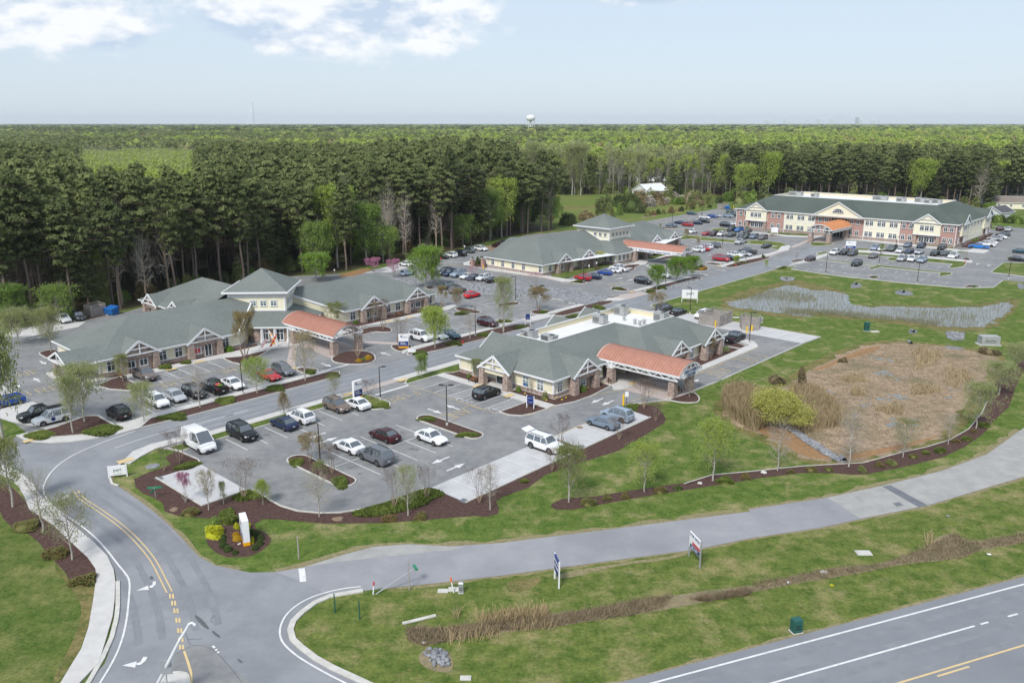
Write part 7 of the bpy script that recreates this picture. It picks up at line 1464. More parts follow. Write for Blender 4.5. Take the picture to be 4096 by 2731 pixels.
def cloud(centers, rad, n):
 k = len(centers); d = rng.normal(size=(k, n, 3)); d /= np.linalg.norm(d, axis=2)[:, :, None]; r = rng.uniform(.35, 1, (k, n, 1))**.6
 return (centers[:, None, :] + d*r*np.asarray(rad)[:, None, :]).reshape(-1, 3)
class Br:
 def __init__(s): s.a = []; s.b = []; s.ra = []; s.rb = []
 def seg(s, a, b, ra, rb): s.a.append(a); s.b.append(b); s.ra.append(ra); s.rb.append(rb)
 def mesh(s, sides=4):
  A = np.array(s.a); B = np.array(s.b); ra = np.array(s.ra)[:, None]; rb = np.array(s.rb)[:, None]; D = B-A; D /= np.linalg.norm(D, axis=1)[:, None]+1e-9
  U = np.cross(D, np.where(np.abs(D[:, 2:3]) > .9, [[1., 0, 0]], [[0, 0, 1.]])); U /= np.linalg.norm(U, axis=1)[:, None]+1e-9; Wv = np.cross(D, U); n = len(A); V = []
  for P, r in ((A, ra), (B, rb)):
   for k in range(sides): t = k*2*math.pi/sides; V.append(P + (U*math.cos(t)+Wv*math.sin(t))*r)
  V = np.stack(V, 1).reshape(-1, 3); base = np.arange(n)[:, None]*2*sides
  F_ = np.concatenate([base + np.array([k, (k+1) % sides, sides+(k+1) % sides, sides+k]) for k in range(sides)], 0)
  return V, F_
def grow(br, p, d, L, r, depth, tips, spread=.6, up=.15, nb=3):
 "a limb in two bent pieces with side limbs"
 steps = 3; q = p.copy(); dd = d.copy()
 for i in range(steps):
  dd = dd + rng.normal(size=3)*.13 + np.array([0, 0, up*.5]); dd /= np.linalg.norm(dd); e = q + dd*L/steps; r1 = r*(1-.22*(i+1))
  br.seg(q, e, r*(1-.22*i), r1); q = e
  if depth > 0:
   for _ in range(nb if i else 1):
    s_ = rng.normal(size=3); s_ -= s_.dot(dd)*dd; s_ /= np.linalg.norm(s_)+1e-9; nd = dd*(1-spread*.6)+s_*spread; nd /= np.linalg.norm(nd)
    grow(br, q, nd, L*rng.uniform(.45, .68), r1*.6, depth-1, tips, spread, up, nb)
 tips.append(q)
TREEM = {}
def tree_parts(kind, leaf, bark, var):
 key = (kind, leaf, bark, var)
 if key in TREEM: return TREEM[key]
 br = Br(); tw = Br(); tips = []
 if kind in ('upright', 'bare', 'sparse', 'green', 'conical'):
  crown0 = .22 if kind != 'conical' else .14
  q = np.zeros(3)
  for i in range(8):
   e = np.array([rng.normal()*.006, rng.normal()*.006, (i+1)/8*.95]); br.seg(q, e, .017*(1-i/9), .017*(1-(i+1)/9)); q = e
  n = {'bare': 34, 'upright': 30, 'sparse': 34, 'green': 34, 'conical': 40}[kind]
  for i in range(n):
   z = crown0 + (.95-crown0)*(i/n)**.9; a = i*2.4+rng.uniform(-.4, .4)
   prof = math.sin(math.pi*(.22+.74*(z-crown0)/(1-crown0)))**.9 if kind != 'conical' else (1-(z-crown0)/(1-crown0))**.8
   L = (.42*prof+.05)*rng.uniform(.75, 1.1); el = R(rng.uniform(25, 55) if kind != 'bare' else rng.uniform(5, 45)); tt_ = []
   grow(tw, np.array([0, 0, z]), np.array([math.cos(a)*math.cos(el), math.sin(a)*math.cos(el), math.sin(el)*.7]), L, .0075*prof+.003, 2, tt_, .55, .1, 2); tips += tt_
 else:   # vase: several stems from the ground
  for i in range(6):
   a = i*1.05+rng.uniform(-.3, .3); d = np.array([math.cos(a)*.38, math.sin(a)*.38, 1]); d /= np.linalg.norm(d)
   br.seg(np.array([.01*math.cos(a), .01*math.sin(a), 0]), d*.3, .013, .010)
   grow(tw, d*.3, d, .55, .010, 3, tips, .5, .02, 2)
 T = np.array(tips); T[:, 2] = np.clip(T[:, 2], .12, 1.02)
 V, F_ = br.mesh(6); tm = mknp('trunk', V, F_, [bark], smooth=True)
 Vs, Fs, M_ = [], [], []; off = 0
 V, F_ = tw.mesh(3); Vs.append(V); Fs.append(F_); M_.append(np.zeros(len(F_))); off += len(V)
 dens = {'bare': 1, 'upright': 4, 'sparse': 8, 'green': 20, 'conical': 12, 'vase': 2, 'vaseleaf': 6}[kind]
 if leaf:
  C = np.repeat(T, dens, 0) + rng.normal(size=(len(T)*dens, 3))*(.028 if kind != 'green' else .04);
  cap = 7000;
  if len(C) > cap: C = C[rng.choice(len(C), cap, False)]
  sz = {'bare': .007, 'upright': .009, 'sparse': .0115, 'green': .017, 'conical': .011, 'vase': .008, 'vaseleaf': .013}[kind]
  V, F_ = rot_quads(C, np.full(len(C), sz)); Vs.append(V); Fs.append(F_+off); M_.append(np.ones(len(F_)))
 V = np.concatenate(Vs); V[:, :2] *= 1/ max(.5, np.percentile(np.abs(V[:, :2]), 98)*2)
 cm = mknp('crown', V, np.concatenate(Fs), ['grey_twig' if kind in ('bare', 'upright', 'sparse', 'green') else 'twig'] + ([leaf] if leaf else []), np.concatenate(M_))
 TREEM[key] = (tm, cm); return TREEM[key]
def tree(kind, leaf, bark, c, x, yb, yt, w, phrase, group='young trees planted around the campus', name='tree'):
 p = at(c, x, yb); h = hgt(c, x, yb, yt)*1.03; W_ = w*mpp(c, x, yb); tm, cm = tree_parts(kind, leaf, bark, int(x) % 3)
 t = root(name, p, (x*7 % 6.28), phrase, 'tree', group); link('trunk', tm, t, scale=(h, h, h)); link('crown', cm, t, scale=(W_, W_, h)); return t
TREES = [
('sparse','olive_leaf','pale_bark','I',115,1180,640,260,'yellow-green budding tree on the left mulch by the side road, leftmost of three'),('bare','pale_leaf','pale_bark','I',385,1400,900,270,'bare slender tree between two budding ones on the left mulch bed'),('upright','olive_leaf','pale_bark','M',620,510,20,400,'wide bare-limbed tree with few buds at the lower end of the left mulch'),
('green','pale_leaf','pale_bark','I',25,560,-320,330,'tall grey-green leafing tree cut by the left edge'),('sparse','pale_leaf','pale_bark','I',760,420,-40,400,'broad pale green tree with red-brown mulch island at the left clinic corner'),('sparse','pale_leaf','pale_bark','I',655,520,60,150,'slim pale tree beside the broad pale green one'),
('sparse','pale_leaf','pale_bark','I',1290,425,110,250,'thin yellow-green tree in front of the white SUV by the boulevard'),('bare',None,'pale_bark','I',1795,295,-60,190,'leafless tree between the black SUV and black pickup'),('sparse','olive_leaf','pale_bark','B',1105,1180,960,140,'little thin tree beside the brown bench at the left clinic'),
('sparse','pale_leaf','pale_bark','B',170,855,560,330,'pale airy tree on the far left island behind the left clinic'),('green','green_leaf','bark','B',95,700,360,330,'dense bright green tree at the forest edge, far left'),('green','green_leaf','bark','B',525,650,350,290,'dense green tree at the forest edge over the parked white SUV'),
('sparse','olive_leaf','pale_bark','B',462,912,560,220,'olive budding tree on the small mulch island by the left porch'),('vaseleaf','brown_leaf','tan_bark','C',180,985,600,200,'bronze-green multi-stemmed tree before the left clinic porch'),('sparse','lime_leaf','pale_bark','C',288,1288,1000,240,'yellow-green tree partly covering the red coupe'),
('upright','tan_leaf','pale_bark','C',720,1172,780,280,'tan budding tree left of the canopy on the hooked island'),('vase','seed','tan_bark','C',1195,968,690,240,'many-stemmed bare tree in the round island with gold shrubs'),('upright','olive_leaf','pale_bark','C',978,1338,1150,125,'small conical budding tree left of the blue and white sign'),
('conical','tan_leaf','pale_bark','C',530,1477,1290,110,'smallest conical tree on the grass strip by the boulevard'),('vase','seed','tan_bark','C',1300,1345,1185,160,'reddish twiggy shrub tree right of the blue and white sign'),('green','green_leaf','bark','C',1765,1148,958,105,'small dense dark green tree on the grass by the boulevard'),
('green','lime_leaf','pale_bark','C',1882,882,555,215,'light green tree behind the directory sign and white cars'),('vase','seed','tan_bark','C',1420,713,470,150,'grey many-stemmed bare tree on the curved mulch right of the canopy'),('vase','brown_leaf','tan_bark','C',1560,860,640,215,'brownish twiggy tree just behind the directory sign'),
('upright','tan_leaf','pale_bark','C',1332,640,480,100,'thin twiggy tree against the stone gable right of the left canopy'),('vaseleaf','olive_leaf','tan_bark','C',985,680,495,200,'olive bushy tree rising behind the left salmon canopy'),('green','bright_leaf','pale_bark','C',1803,345,10,250,'big round bright green tree beside the rock field'),
('green','green_leaf','bark','C',1873,335,110,110,'narrow green tree touching the big round bright green one'),('vaseleaf','pink_leaf','bark','C',1513,245,100,135,'vivid pink blossoming tree by the white sedan'),('vaseleaf','pink_leaf','bark','C',1330,200,85,160,'dusky pink blossoming tree at the forest edge'),
('green','bright_leaf','pale_bark','C',815,285,60,260,'bright lime round tree behind the tower roof'),('bare',None,'pale_bark','C',2195,800,565,135,'leafless pale tree on the mulch strip left of the maroon SUV'),('sparse','tan_leaf','pale_bark','C',2080,530,360,120,'thin tan tree on the island right of the left clinic'),('vaseleaf','brown_leaf','tan_bark','C',1947,512,340,90,'narrow bronze tree at the right corner of the left clinic'),
('sparse','pale_leaf','pale_bark','D',480,737,290,175,'tall pale green tree beside the boulevard right of the maroon SUV'),('vaseleaf','brown_leaf','tan_bark','D',795,548,360,195,'bronze fan-shaped tree on its own teardrop island'),('vase','pink_leaf','bark','D',765,326,210,160,'pinkish budding tree on a round mulch patch among the rocks'),
('vase','pink_leaf','bark','D',190,302,165,110,'pinkish sapling in front of the long row of parked cars'),('green','bright_leaf','pale_bark','D',1852,352,160,150,'left of three bright green trees by the boulevard'),('green','bright_leaf','bark','D',2030,292,92,185,'middle and fullest of three bright green trees by the boulevard'),
('green','bright_leaf','bark','D',2160,257,78,135,'right of three bright green trees by the boulevard'),('vaseleaf','tan_leaf','tan_bark','D',1840,552,400,155,'brown fan-shaped tree behind the nearest flat roof'),('sparse','yellow_leaf','pale_bark','D',1338,130,25,95,'small yellowish tree at the inner corner of the middle clinic'),
('sparse','olive_leaf','pale_bark','D',235,1165,995,110,'little yellowish tree by the bench at the nearest gabled entrance'),('bare','olive_leaf','pale_bark','D',728,1287,1170,75,'tiny bare tree between two windows of the nearest clinic'),('vase','seed','tan_bark','D',1740,1418,1190,265,'brown fan-shaped tree beside the yellow bollard and salmon canopy'),
('vase','seed','tan_bark','D',1845,1532,1385,170,'low twiggy tree at the outer corner of the mulch by the concrete bays'),('bare',None,'pale_bark','D',2143,1322,1165,150,'bare tree in the round bed at the outer canopy piers'),('vaseleaf','brown_leaf','tan_bark','E',445,1362,1135,105,'bronze columnar tree before the rightmost gable of the nearest clinic'),
('sparse','green_leaf','pale_bark','E',625,1305,1225,95,'small green bushy tree at the end of the clinic bed'),('vase','seed','tan_bark','J',172,1103,810,330,'wide fan of brown twigs right of the left concrete bays'),('conical','lime_leaf','bark','J',340,1157,955,145,'dense olive-lime young tree beside the brown fan-shaped one'),
('vaseleaf','tan_leaf','tan_bark','J',760,782,565,235,'leafier brown tree at the left end of the long island'),('vase','seed','tan_bark','J',960,887,650,195,'bare fan tree in front of the white sedan and grey SUV'),('vaseleaf','olive_leaf','tan_bark','J',858,905,790,150,'low budding bush tree in the middle of the left long island'),
('bare','olive_leaf','pale_bark','J',845,1268,890,320,'wide spreading bare tree at the bottom of the lot curve'),('vase','seed','tan_bark','J',1520,1177,870,270,'left brown fan tree on the green ground cover'),('upright','pale_leaf','pale_bark','J',1640,1257,860,215,'pale trunked tree standing in mulch between two fan trees'),
('vase','seed','tan_bark','J',1808,1103,835,235,'right brown fan tree on the green ground cover'),('vase','seed','tan_bark','K',265,1142,860,265,'left fan tree of the pair below the long concrete bays'),('bare','tan_leaf','pale_bark','K',360,1207,830,190,'pale trunked bare tree of the pair below the long concrete bays'),
('vase','seed','tan_bark','K',915,857,680,190,'twiggy low tree in front of the white SUV with open tailgate'),('vase','seed','tan_bark','K',992,632,385,250,'orange-brown fan tree between the two sets of concrete bays'),('vase','seed','tan_bark','K',1515,577,390,190,'twiggy tree covering the rear of the blue-grey sedan'),
('sparse','olive_leaf','pale_bark','K',1065,1137,680,270,'budding tree at the round end of the long mulch strip'),('sparse','lime_leaf','pale_bark','K',1740,1043,640,280,'pale green tree second along the long mulch strip'),('sparse','lime_leaf','pale_bark','L',255,1217,845,250,'yellow-green tree third along the long mulch strip'),
('bare',None,'pale_bark','L',690,1147,855,210,'bare tree left of the rock channel on the long mulch strip'),('bare',None,'pale_bark','L',1170,1122,765,220,'bare tree right of the rock channel on the long mulch strip'),('upright','olive_leaf','pale_bark','L',1535,1057,825,160,'slightly green slim tree beyond the bare ones on the long mulch strip'),
('bare',None,'pale_bark','L',1840,972,780,125,'narrow bare tree where the long mulch strip starts to bend'),('sparse','pale_leaf','pale_bark','L',2028,865,590,200,'olive leafing tree at the bend of the long mulch strip'),('sparse','pale_leaf','pale_bark','L',2180,640,445,200,'olive leafing tree above the bend of the long mulch strip'),
('sparse','pale_leaf','pale_bark','L',2290,480,320,170,'farthest olive tree of the long mulch strip at the right edge'),('vaseleaf','pink_leaf','bark','I',1665,1137,900,115,'small purple blossoming tree by the left concrete bays'),('upright','tan_leaf','pale_bark','I',1870,1207,885,175,'slim grey tree at the lower corner of the left concrete bays'),
('sparse','olive_leaf','pale_bark','I',2005,1157,975,65,'tiny sapling right of the slim grey tree'),('vase','seed','tan_bark','I',1615,787,520,300,'brown fan tree on the mulch beside the white passenger van'),('vase','seed','tan_bark','I',1475,857,670,140,'low brown twiggy tree left of the fan tree by the van'),
('vase','pink_leaf','bark','E',465,177,65,115,'pinkish bare tree beside the red minivan'),('green','lime_leaf','bark','h',1885,1290,1115,120,'small round yellow-green tree on the mulch before the white SUV'),('bare',None,'pale_bark','E',1522,132,30,65,'tiny bare tree on the island near the lone maroon sedan'),
('sparse','lime_leaf','pale_bark','E',1140,222,135,55,'thin greenish sapling on the boulevard verge'),('bare',None,'pale_bark','G',520,478,415,45,'tiny tree at the end of the long grass strip'),('sparse','lime_leaf','pale_bark','f',310,1000,860,70,'lime sapling in front of the white sedan before the far building'),
('bare',None,'pale_bark','f',1515,1060,960,75,'bare sapling on the rounded island near the white pickup'),('bare',None,'pale_bark','f',2110,1110,1000,70,'bare sapling on the grass island at the right'),('sparse','tan_leaf','pale_bark','h',1140,890,760,90,'left thin tree on the mulch below the grass strip'),
('sparse','tan_leaf','pale_bark','h',905,760,590,110,'bare-brown sapling on the grass strip near the white SUV'),('conical','green_leaf','bark','h',395,575,470,45,'little dark conifer peeping over the middle clinic roof'),('vase','seed','tan_bark','d',760,1075,870,170,'bare fan tree in front of the middle clinic canopy')]
for a in TREES: tree(*a)
SHM = {}
def shrub_mesh(mat, kind, var):
 if (mat, kind, var) in SHM: return SHM[(mat, kind, var)]
 n = {'ball': 1500, 'mound': 2600, 'wild': 1600}[kind]; d = rng.normal(size=(n, 3)); d[:, 2] = np.abs(d[:, 2]); d /= np.linalg.norm(d, axis=1)[:, None]
 f = 1 + .0*d[:, 0]
 if kind != 'ball':
  for k in range(5): q = rng.normal(size=3); q /= np.linalg.norm(q); f += .14*np.sin(4*(d@q)+k)
 C = d*(f*rng.uniform(.72, 1.0, n))[:, None]*.5; C[:, 2] *= 2
 V, F_ = rot_quads(C, np.full(n, .035 if kind == 'ball' else .042));
 bm = bmesh.new(); bmesh.ops.create_icosphere(bm, subdivisions=2, radius=.40);
 for v in bm.verts: v.co.z = max(0, v.co.z)*1.9
 V2 = np.array([v.co for v in bm.verts]); F2 = np.array([[q.index for q in f_.verts] + [f_.verts[0].index] for f_ in bm.faces]); bm.free()
 me = bpy.data.meshes.new('foliage'); me.from_pydata(np.concatenate([V, V2]).tolist(), [], F_.tolist() + (F2[:, :3]+len(V)).tolist()); me.materials.append(MT[mat]); me.update(); SHM[(mat, kind, var)] = me; return me
def shrub(mat, kind, c, x, y, w, h, label, group=None, d=None, name='shrub', yaw=None):
 p = at(c, x, y); k = mpp(c, x, y); W_ = w*k; H_ = h*k; D_ = (d or w)*k
 o_ = link(name, shrub_mesh(mat, kind, int(x) % 2), None, p, (x % 6) if yaw is None else yaw, (W_, D_, H_)); tag(o_, label, 'shrub', group); return o_
SB = 'clipped shrubs in the junction sign bed'; JM = 'low juniper mounds along the beds'
BOX = [('M',1918,322,50,38,'first of the small round shrubs left of the white slab sign, at the back'),('M',1910,355,55,42,'second small round shrub down the left arc of the sign bed'),('M',1918,398,68,52,'third and larger round shrub down the left arc'),('M',1958,432,72,52,'fourth round shrub, at the bottom of the left arc'),('M',2020,458,55,40,'lowest round shrub at the front of the sign bed')]
for c, x, y, w, h, lb in BOX: shrub('box_shrub', 'ball', c, x, y, w*1.1, h*.9, lb, SB)
for c, x, y, w, h, lb in [('J',270,1560,65,48,'small round shrub nearest the grass right of the slab sign'),('J',315,1520,70,48,'round shrub second up on the right arc of the sign bed'),('J',318,1475,72,52,'round shrub third up on the right arc of the sign bed'),('J',280,1440,76,48,'dark round shrub near the top of the right arc'),('J',235,1412,66,44,'dark round shrub directly right of the slab sign'),('J',25,1560,70,44,'round shrub just left of the slab sign foot')]: shrub('box_shrub', 'ball', c, x, y, w, h, lb, SB)
for c, x, y, w, h, m_, kd, lb in [('M',1845,300,190,80,'lime_shrub','wild','large chartreuse shrub at the left of the sign bed'),('M',1850,195,90,45,'green_leaf','wild','bright green shrub behind the chartreuse one'),('M',1965,185,160,60,'juniper','wild','spreading green juniper behind the slab sign'),('M',1945,120,150,35,'juniper','mound','rear olive mound at the back of the sign bed'),
 ('J',112,1370,60,50,'lime_shrub','wild','yellow shrub immediately left of the slab sign'),('J',205,1370,60,50,'lime_shrub','wild','yellow shrub immediately right of the slab sign'),('J',98,1440,70,38,'gold_shrub','ball','upper gold round shrub before the slab sign'),('J',112,1475,85,46,'gold_shrub','ball','lower gold round shrub before the slab sign'),('J',240,1505,55,55,'lime_shrub','wild','bright yellow shrub at the foot of the slab sign'),
 ('M',225,235,220,45,'rust_shrub','mound','dark olive mound highest on the left mulch bed'),('M',480,470,210,55,'rust_shrub','mound','middle olive mound on the left mulch bed'),('M',715,700,210,70,'rust_shrub','mound','lowest mound with rusty tips beside the left sidewalk'),('M',1640,112,160,40,'rust_shrub','mound','flat olive mound below the left concrete bays'),
 ('C',1200,1002,62,34,'gold_shrub','ball','left gold round shrub on the round island'),('C',1285,982,74,44,'gold_shrub','ball','right gold round shrub on the round island'),('C',1242,988,45,28,'green_leaf','ball','green shrub between the two gold ones'),('C',38,912,90,60,'bright_leaf','ball','white-flowered green shrub by the left clinic window'),('C',1168,660,62,34,'bright_leaf','ball','round green shrub left of the stone gable behind the canopy'),
 ('C',1875,545,80,42,'bright_leaf','wild','bright green shrub at the right end of the left clinic'),('B',1200,1243,140,46,'juniper','mound','green juniper on the point of the bed by the brown pickup'),('B',1487,1060,130,38,'juniper','mound','green juniper below the windows left of the pharmacy gable'),('B',1662,1020,100,34,'juniper','mound','green juniper beside the pharmacy gable column'),
 ('D',614,1272,56,60,'green_leaf','ball','round green shrub by the double window of the nearest clinic'),('D',848,1340,60,58,'olive_leaf','wild','thin olive shrub near the corner of the nearest clinic'),('D',1187,1270,78,66,'green_leaf','ball','full green shrub between the stone columns'),('D',275,1185,36,44,'green_leaf','ball','small green shrub beside the left stone column'),('D',172,1150,44,50,'green_leaf','ball','green shrub left of the bench at the gabled entrance'),
 ('d',2140,1130,95,45,'gold_shrub','ball','left gold shrub on the round bed by the pier numbered two'),('d',2205,1105,90,42,'gold_shrub','ball','right gold shrub on the round bed by the pier numbered two'),('d',2145,1058,85,34,'box_shrub','ball','dark green clipped shrub behind the gold pair'),('d',2115,1085,80,34,'box_shrub','ball','dark green clipped shrub left of the gold pair'),
 ('f',1635,815,70,48,'green_leaf','ball','left round shrub at the side wall of the far building'),('f',1672,790,60,46,'green_leaf','ball','right round shrub at the side wall of the far building'),('f',772,850,60,34,'green_leaf','ball','round shrub against the brick wall by the navy car'),('e',425,698,55,44,'green_leaf','ball','round shrub against the left brick wall'),
 ('h',2090,580,70,55,'green_leaf','ball','shrub at the near brick corner of the far building'),('K',1238,1152,150,45,'rust_shrub','mound','rusty mound nearest the round end of the long strip'),('K',1415,1110,90,40,'rust_shrub','mound','second rusty mound along the long strip'),('K',1570,1095,90,40,'rust_shrub','mound','third rusty mound along the long strip'),('K',1880,1045,120,42,'rust_shrub','mound','olive mound right of the pale green tree'),('K',2042,1025,75,36,'box_shrub','mound','dark mound before the strip reaches the dry basin'),
 ('L',330,1225,110,32,'juniper','mound','green mound right of the yellow-green tree'),('L',478,1198,80,26,'rust_shrub','mound','rusty mound left of the first bare tree'),('L',775,1160,55,22,'rust_shrub','mound','red-brown mound right of the first bare tree'),('L',915,1150,75,26,'rust_shrub','mound','olive mound midway between the bare trees'),('L',1035,1148,55,22,'rust_shrub','mound','orange-tinted mound before the second bare tree'),
 ('L',1260,1150,62,34,'olive_leaf','mound','yellow-green mound past the second bare tree'),('L',1385,1118,70,26,'rust_shrub','mound','low brown mound farther along the strip'),('L',1465,1105,80,34,'olive_leaf','mound','green mound before the slightly green slim tree'),('L',1605,1060,60,22,'rust_shrub','mound','small brown mound after the slim tree'),('L',1690,1032,60,22,'juniper','mound','small green mound after the slim tree'),('L',1785,1020,80,34,'juniper','mound','bright green mound before the narrow bare tree'),
 ('L',1885,955,55,22,'rust_shrub','mound','orange mound beside the narrow bare tree'),('L',1965,940,70,26,'juniper','mound','green mound at the start of the bend'),('L',2085,850,80,30,'juniper','mound','green mound at the middle of the bend'),('L',2010,890,50,20,'rust_shrub','mound','yellow-brown mound at the start of the bend'),
 ('J',1755,1285,120,52,'rust_shrub','wild','yellow-brown loose shrub at the lower mulch edge'),('J',1470,1290,150,34,'rust_shrub','mound','rust and green mound below the ground cover'),('K',670,955,80,28,'juniper','mound','small green mound in the mulch below the long bays'),('B',380,1060,40,20,'juniper','mound','x')][:-1]:
 shrub(m_, kd, c, x, y, w, h, lb)
for c, x, y, w, h, dd_, lb in [('I',370,545,210,34,300,'juniper mat by the tactile ramp at the far left'),('I',940,505,290,42,330,'juniper mat on the left mulch island near the walk'),('I',1530,385,270,34,200,'juniper mat on the boulevard mulch below the silver hatchback'),('I',2030,240,220,30,200,'juniper mat on the boulevard mulch below the black pickup'),('C',455,1245,190,30,190,'juniper mat on the boulevard mulch below the red coupe'),('C',975,1135,100,40,120,'round juniper at the tip of the boulevard mulch'),
 ('J',650,795,150,40,150,'green mat at the left end of the left long island'),('J',1040,975,230,46,160,'green mat at the right end of the left long island'),('J',1800,405,165,30,110,'green mat at the left end of the right long island'),('K',165,545,200,36,120,'green mat at the right end of the right long island'),('I',1690,820,220,40,140,'green mat at the kerb corner by the white van'),('J',1380,285,180,24,150,'green mat on the island by the lamp and sign'),
 ('C',770,1105,150,28,120,'green mat on the small triangular island'),('C',1740,935,140,30,110,'green mat on mulch below the directory sign'),('C',2040,850,150,28,110,'green mat on mulch before the red hydrant'),('C',2140,570,160,26,110,'green mat on the island right of the left clinic'),('D',640,700,140,26,110,'green mat at the tip beside the small blue sign'),('D',480,645,130,20,100,'green mat on the island right of the maroon SUV'),
 ('D',300,770,120,28,120,'green mat on the strip left of the nearest roof'),('D',40,845,90,34,90,'olive mound beside the red hydrant'),('D',1120,595,180,18,120,'olive mat on the strip above the flat roof, left'),('D',1340,520,170,18,110,'olive mat on the strip above the flat roof, right'),('D',835,565,110,24,80,'olive mat under the bronze fan-shaped tree'),
 ('D',1500,355,100,22,70,'green mat on the island left of the black SUV'),('D',1795,375,130,22,90,'green mat at the foot of the left bright green tree'),('D',1890,350,90,26,60,'green mound between the first two bright green trees'),('D',1140,292,110,22,70,'green mat beside the red SUV and lamp'),('D',720,332,40,14,40,'left dark mound under the pinkish tree'),('D',825,330,42,18,40,'right dark mound under the pinkish tree'),
 ('E',860,160,120,18,80,'green mat on the mulch by the black lamp'),('E',1105,95,50,40,50,'round olive shrub near the crossing'),('E',700,1180,0,0,0,''),('E',1360,225,210,22,60,'olive mat at the top corner of the pond grass'),('K',560,310,0,0,0,''),('G',1270,745,70,12,30,'green mat on the smallest island of the empty lot'),('G',1990,812,90,12,40,'green mat at the lower right corner of the empty lot'),('K',1640,300,130,22,70,'green mat beside the yellow bollard')]:
 if w: shrub('juniper', 'mound', c, x, y, w, h, lb, JM, d=dd_)
def scatter(poly, n):
 P = np.array([(p.x, p.y) for p in poly]); lo = P.min(0); hi_ = P.max(0); out_ = []
 while sum(map(len, out_)) < n:
  q = rng.uniform(lo, hi_, (n*2, 2)); ins = np.zeros(len(q), bool); j = len(P)-1
  for i in range(len(P)):
   c_ = ((P[i, 1] > q[:, 1]) != (P[j, 1] > q[:, 1])) & (q[:, 0] < (P[j, 0]-P[i, 0])*(q[:, 1]-P[i, 1])/(P[j, 1]-P[i, 1]+1e-12)+P[i, 0]); ins ^= c_; j = i
  out_.append(q[ins])
  if len(out_) > 60: break
 return np.concatenate(out_)[:n]
def inside(poly, X, Y):
 P = [(p.x, p.y) for p in poly]; ins = np.zeros(len(X), bool); j = len(P)-1
 for i in range(len(P)):
  ins ^= ((P[i][1] > Y) != (P[j][1] > Y)) & (X < (P[j][0]-P[i][0])*(Y-P[i][1])/(P[j][1]-P[i][1]+1e-12)+P[i][0]); j = i
 return ins
def leafmat_cover(name, poly, n, mat, size, h, label, z0=0):
 q = scatter(poly, n); C = np.concatenate([q, (z0+rng.uniform(0, h, len(q)))[:, None]], 1); V, F_ = rot_quads(C, np.full(len(C), size)); o_ = link(name, mknp(name, V, F_, [mat])); tag(o_, label, 'ground cover', None, 'stuff')
def blades(name, polys, mat, label, cat, hmin, hmax, w=.05, lean=.15):
 Vs = [];
 for poly, n in polys:
  q = scatter(poly, n); n = len(q); h = rng.uniform(hmin, hmax, n); a = rng.uniform(0, 6.28, n); dx = np.cos(a)*w; dy = np.sin(a)*w; lx = rng.normal(0, lean, n)*h; ly = rng.normal(0, lean, n)*h; z = np.zeros(n)
  Vs.append(np.stack([np.stack([q[:, 0]-dx, q[:, 1]-dy, z], 1), np.stack([q[:, 0]+dx, q[:, 1]+dy, z], 1), np.stack([q[:, 0]+lx+dx*.4, q[:, 1]+ly+dy*.4, h], 1), np.stack([q[:, 0]+lx-dx*.4, q[:, 1]+ly-dy*.4, h*.97], 1)], 1).reshape(-1, 3))
 V = np.concatenate(Vs); o_ = link(name, mknp(name, V, np.arange(len(V)).reshape(-1, 4), [mat])); tag(o_, label, cat, None, 'stuff')
leafmat_cover('ground_cover', chaikin(px('J',(1120,1245),(1260,1200),(1500,1135),(1660,1070),(1800,1022),(1900,1030),(1980,1080),(1900,1100),(1830,1130),(1820,1160),(1500,1250),(1300,1275),(1180,1270)), 1), 9000, 'juniper', .11, .22, 'bright green leafy ground cover along the lot curve')
leafmat_cover('ground_cover', px('J',(60,1105),(150,1050),(230,1035),(300,1075),(380,1115),(290,1110),(120,1135)), 3000, 'juniper', .1, .2, 'olive ground cover under the brown fan tree right of the left bays')
leafmat_cover('ground_cover', px('K',(1545,290),(1600,268),(1690,265),(1680,300),(1600,322)), 1200, 'juniper', .09, .2, 'green ground cover in the corner by the yellow bollard')
W_L = [px('L',(335,680),(400,655),(520,665),(560,760),(620,850),(540,890),(450,840),(360,780),(325,740))]
blades('reeds', [(W_L[0], 9000)], 'reed', 'tall tan reeds crowded left of the yellow willow', 'reeds', 1.6, 2.9, .05)
blades('dry_stalks', [(px('L',(770,620),(900,610),(1000,660),(1110,760),(1120,850),(1000,870),(880,900),(740,850),(800,760)), 9000)], 'reed', 'dry tan stalks in a loose stand right of the yellow willow', 'reeds', .8, 2.0, .045)
blades('basin_sedge', [(offset(chaikin(basin, 1), 1.5), 9000)], 'sedge', 'short brown sedge tufts over the whole dry basin', 'sedge', .05, .2, .05, .7)
blades('pale_sedge', [(blotch('L', *q), n_) for q, n_ in (((1210,535,80,22),500),((1680,610,90,30),600),((1460,745,80,26),500),((1690,390,90,70),800),((1230,625,40,25),300),((1900,520,90,60),500))], 'reed', 'pale straw sedge patches inside the dry basin', 'sedge', .25, .9, .05, .3)
pw = chaikin(pondW, 1)
blades('pond_reeds', [(pw, 2200), (px('E',(900,580),(1200,500),(1400,520),(1700,560),(1800,640),(1500,660),(1200,600),(960,640)), 1600), (px('L',(700,60),(1000,70),(1200,85),(1500,120),(1800,150),(1750,180),(1450,130),(1000,110),(760,95)), 3500), (px('L',(1500,60),(1800,70),(2050,110),(2000,180),(1850,200),(1650,170)), 900)], 'pond_reed', 'thin brown-green reeds standing all over the pond', 'reeds', .25, .8, .022, .12)
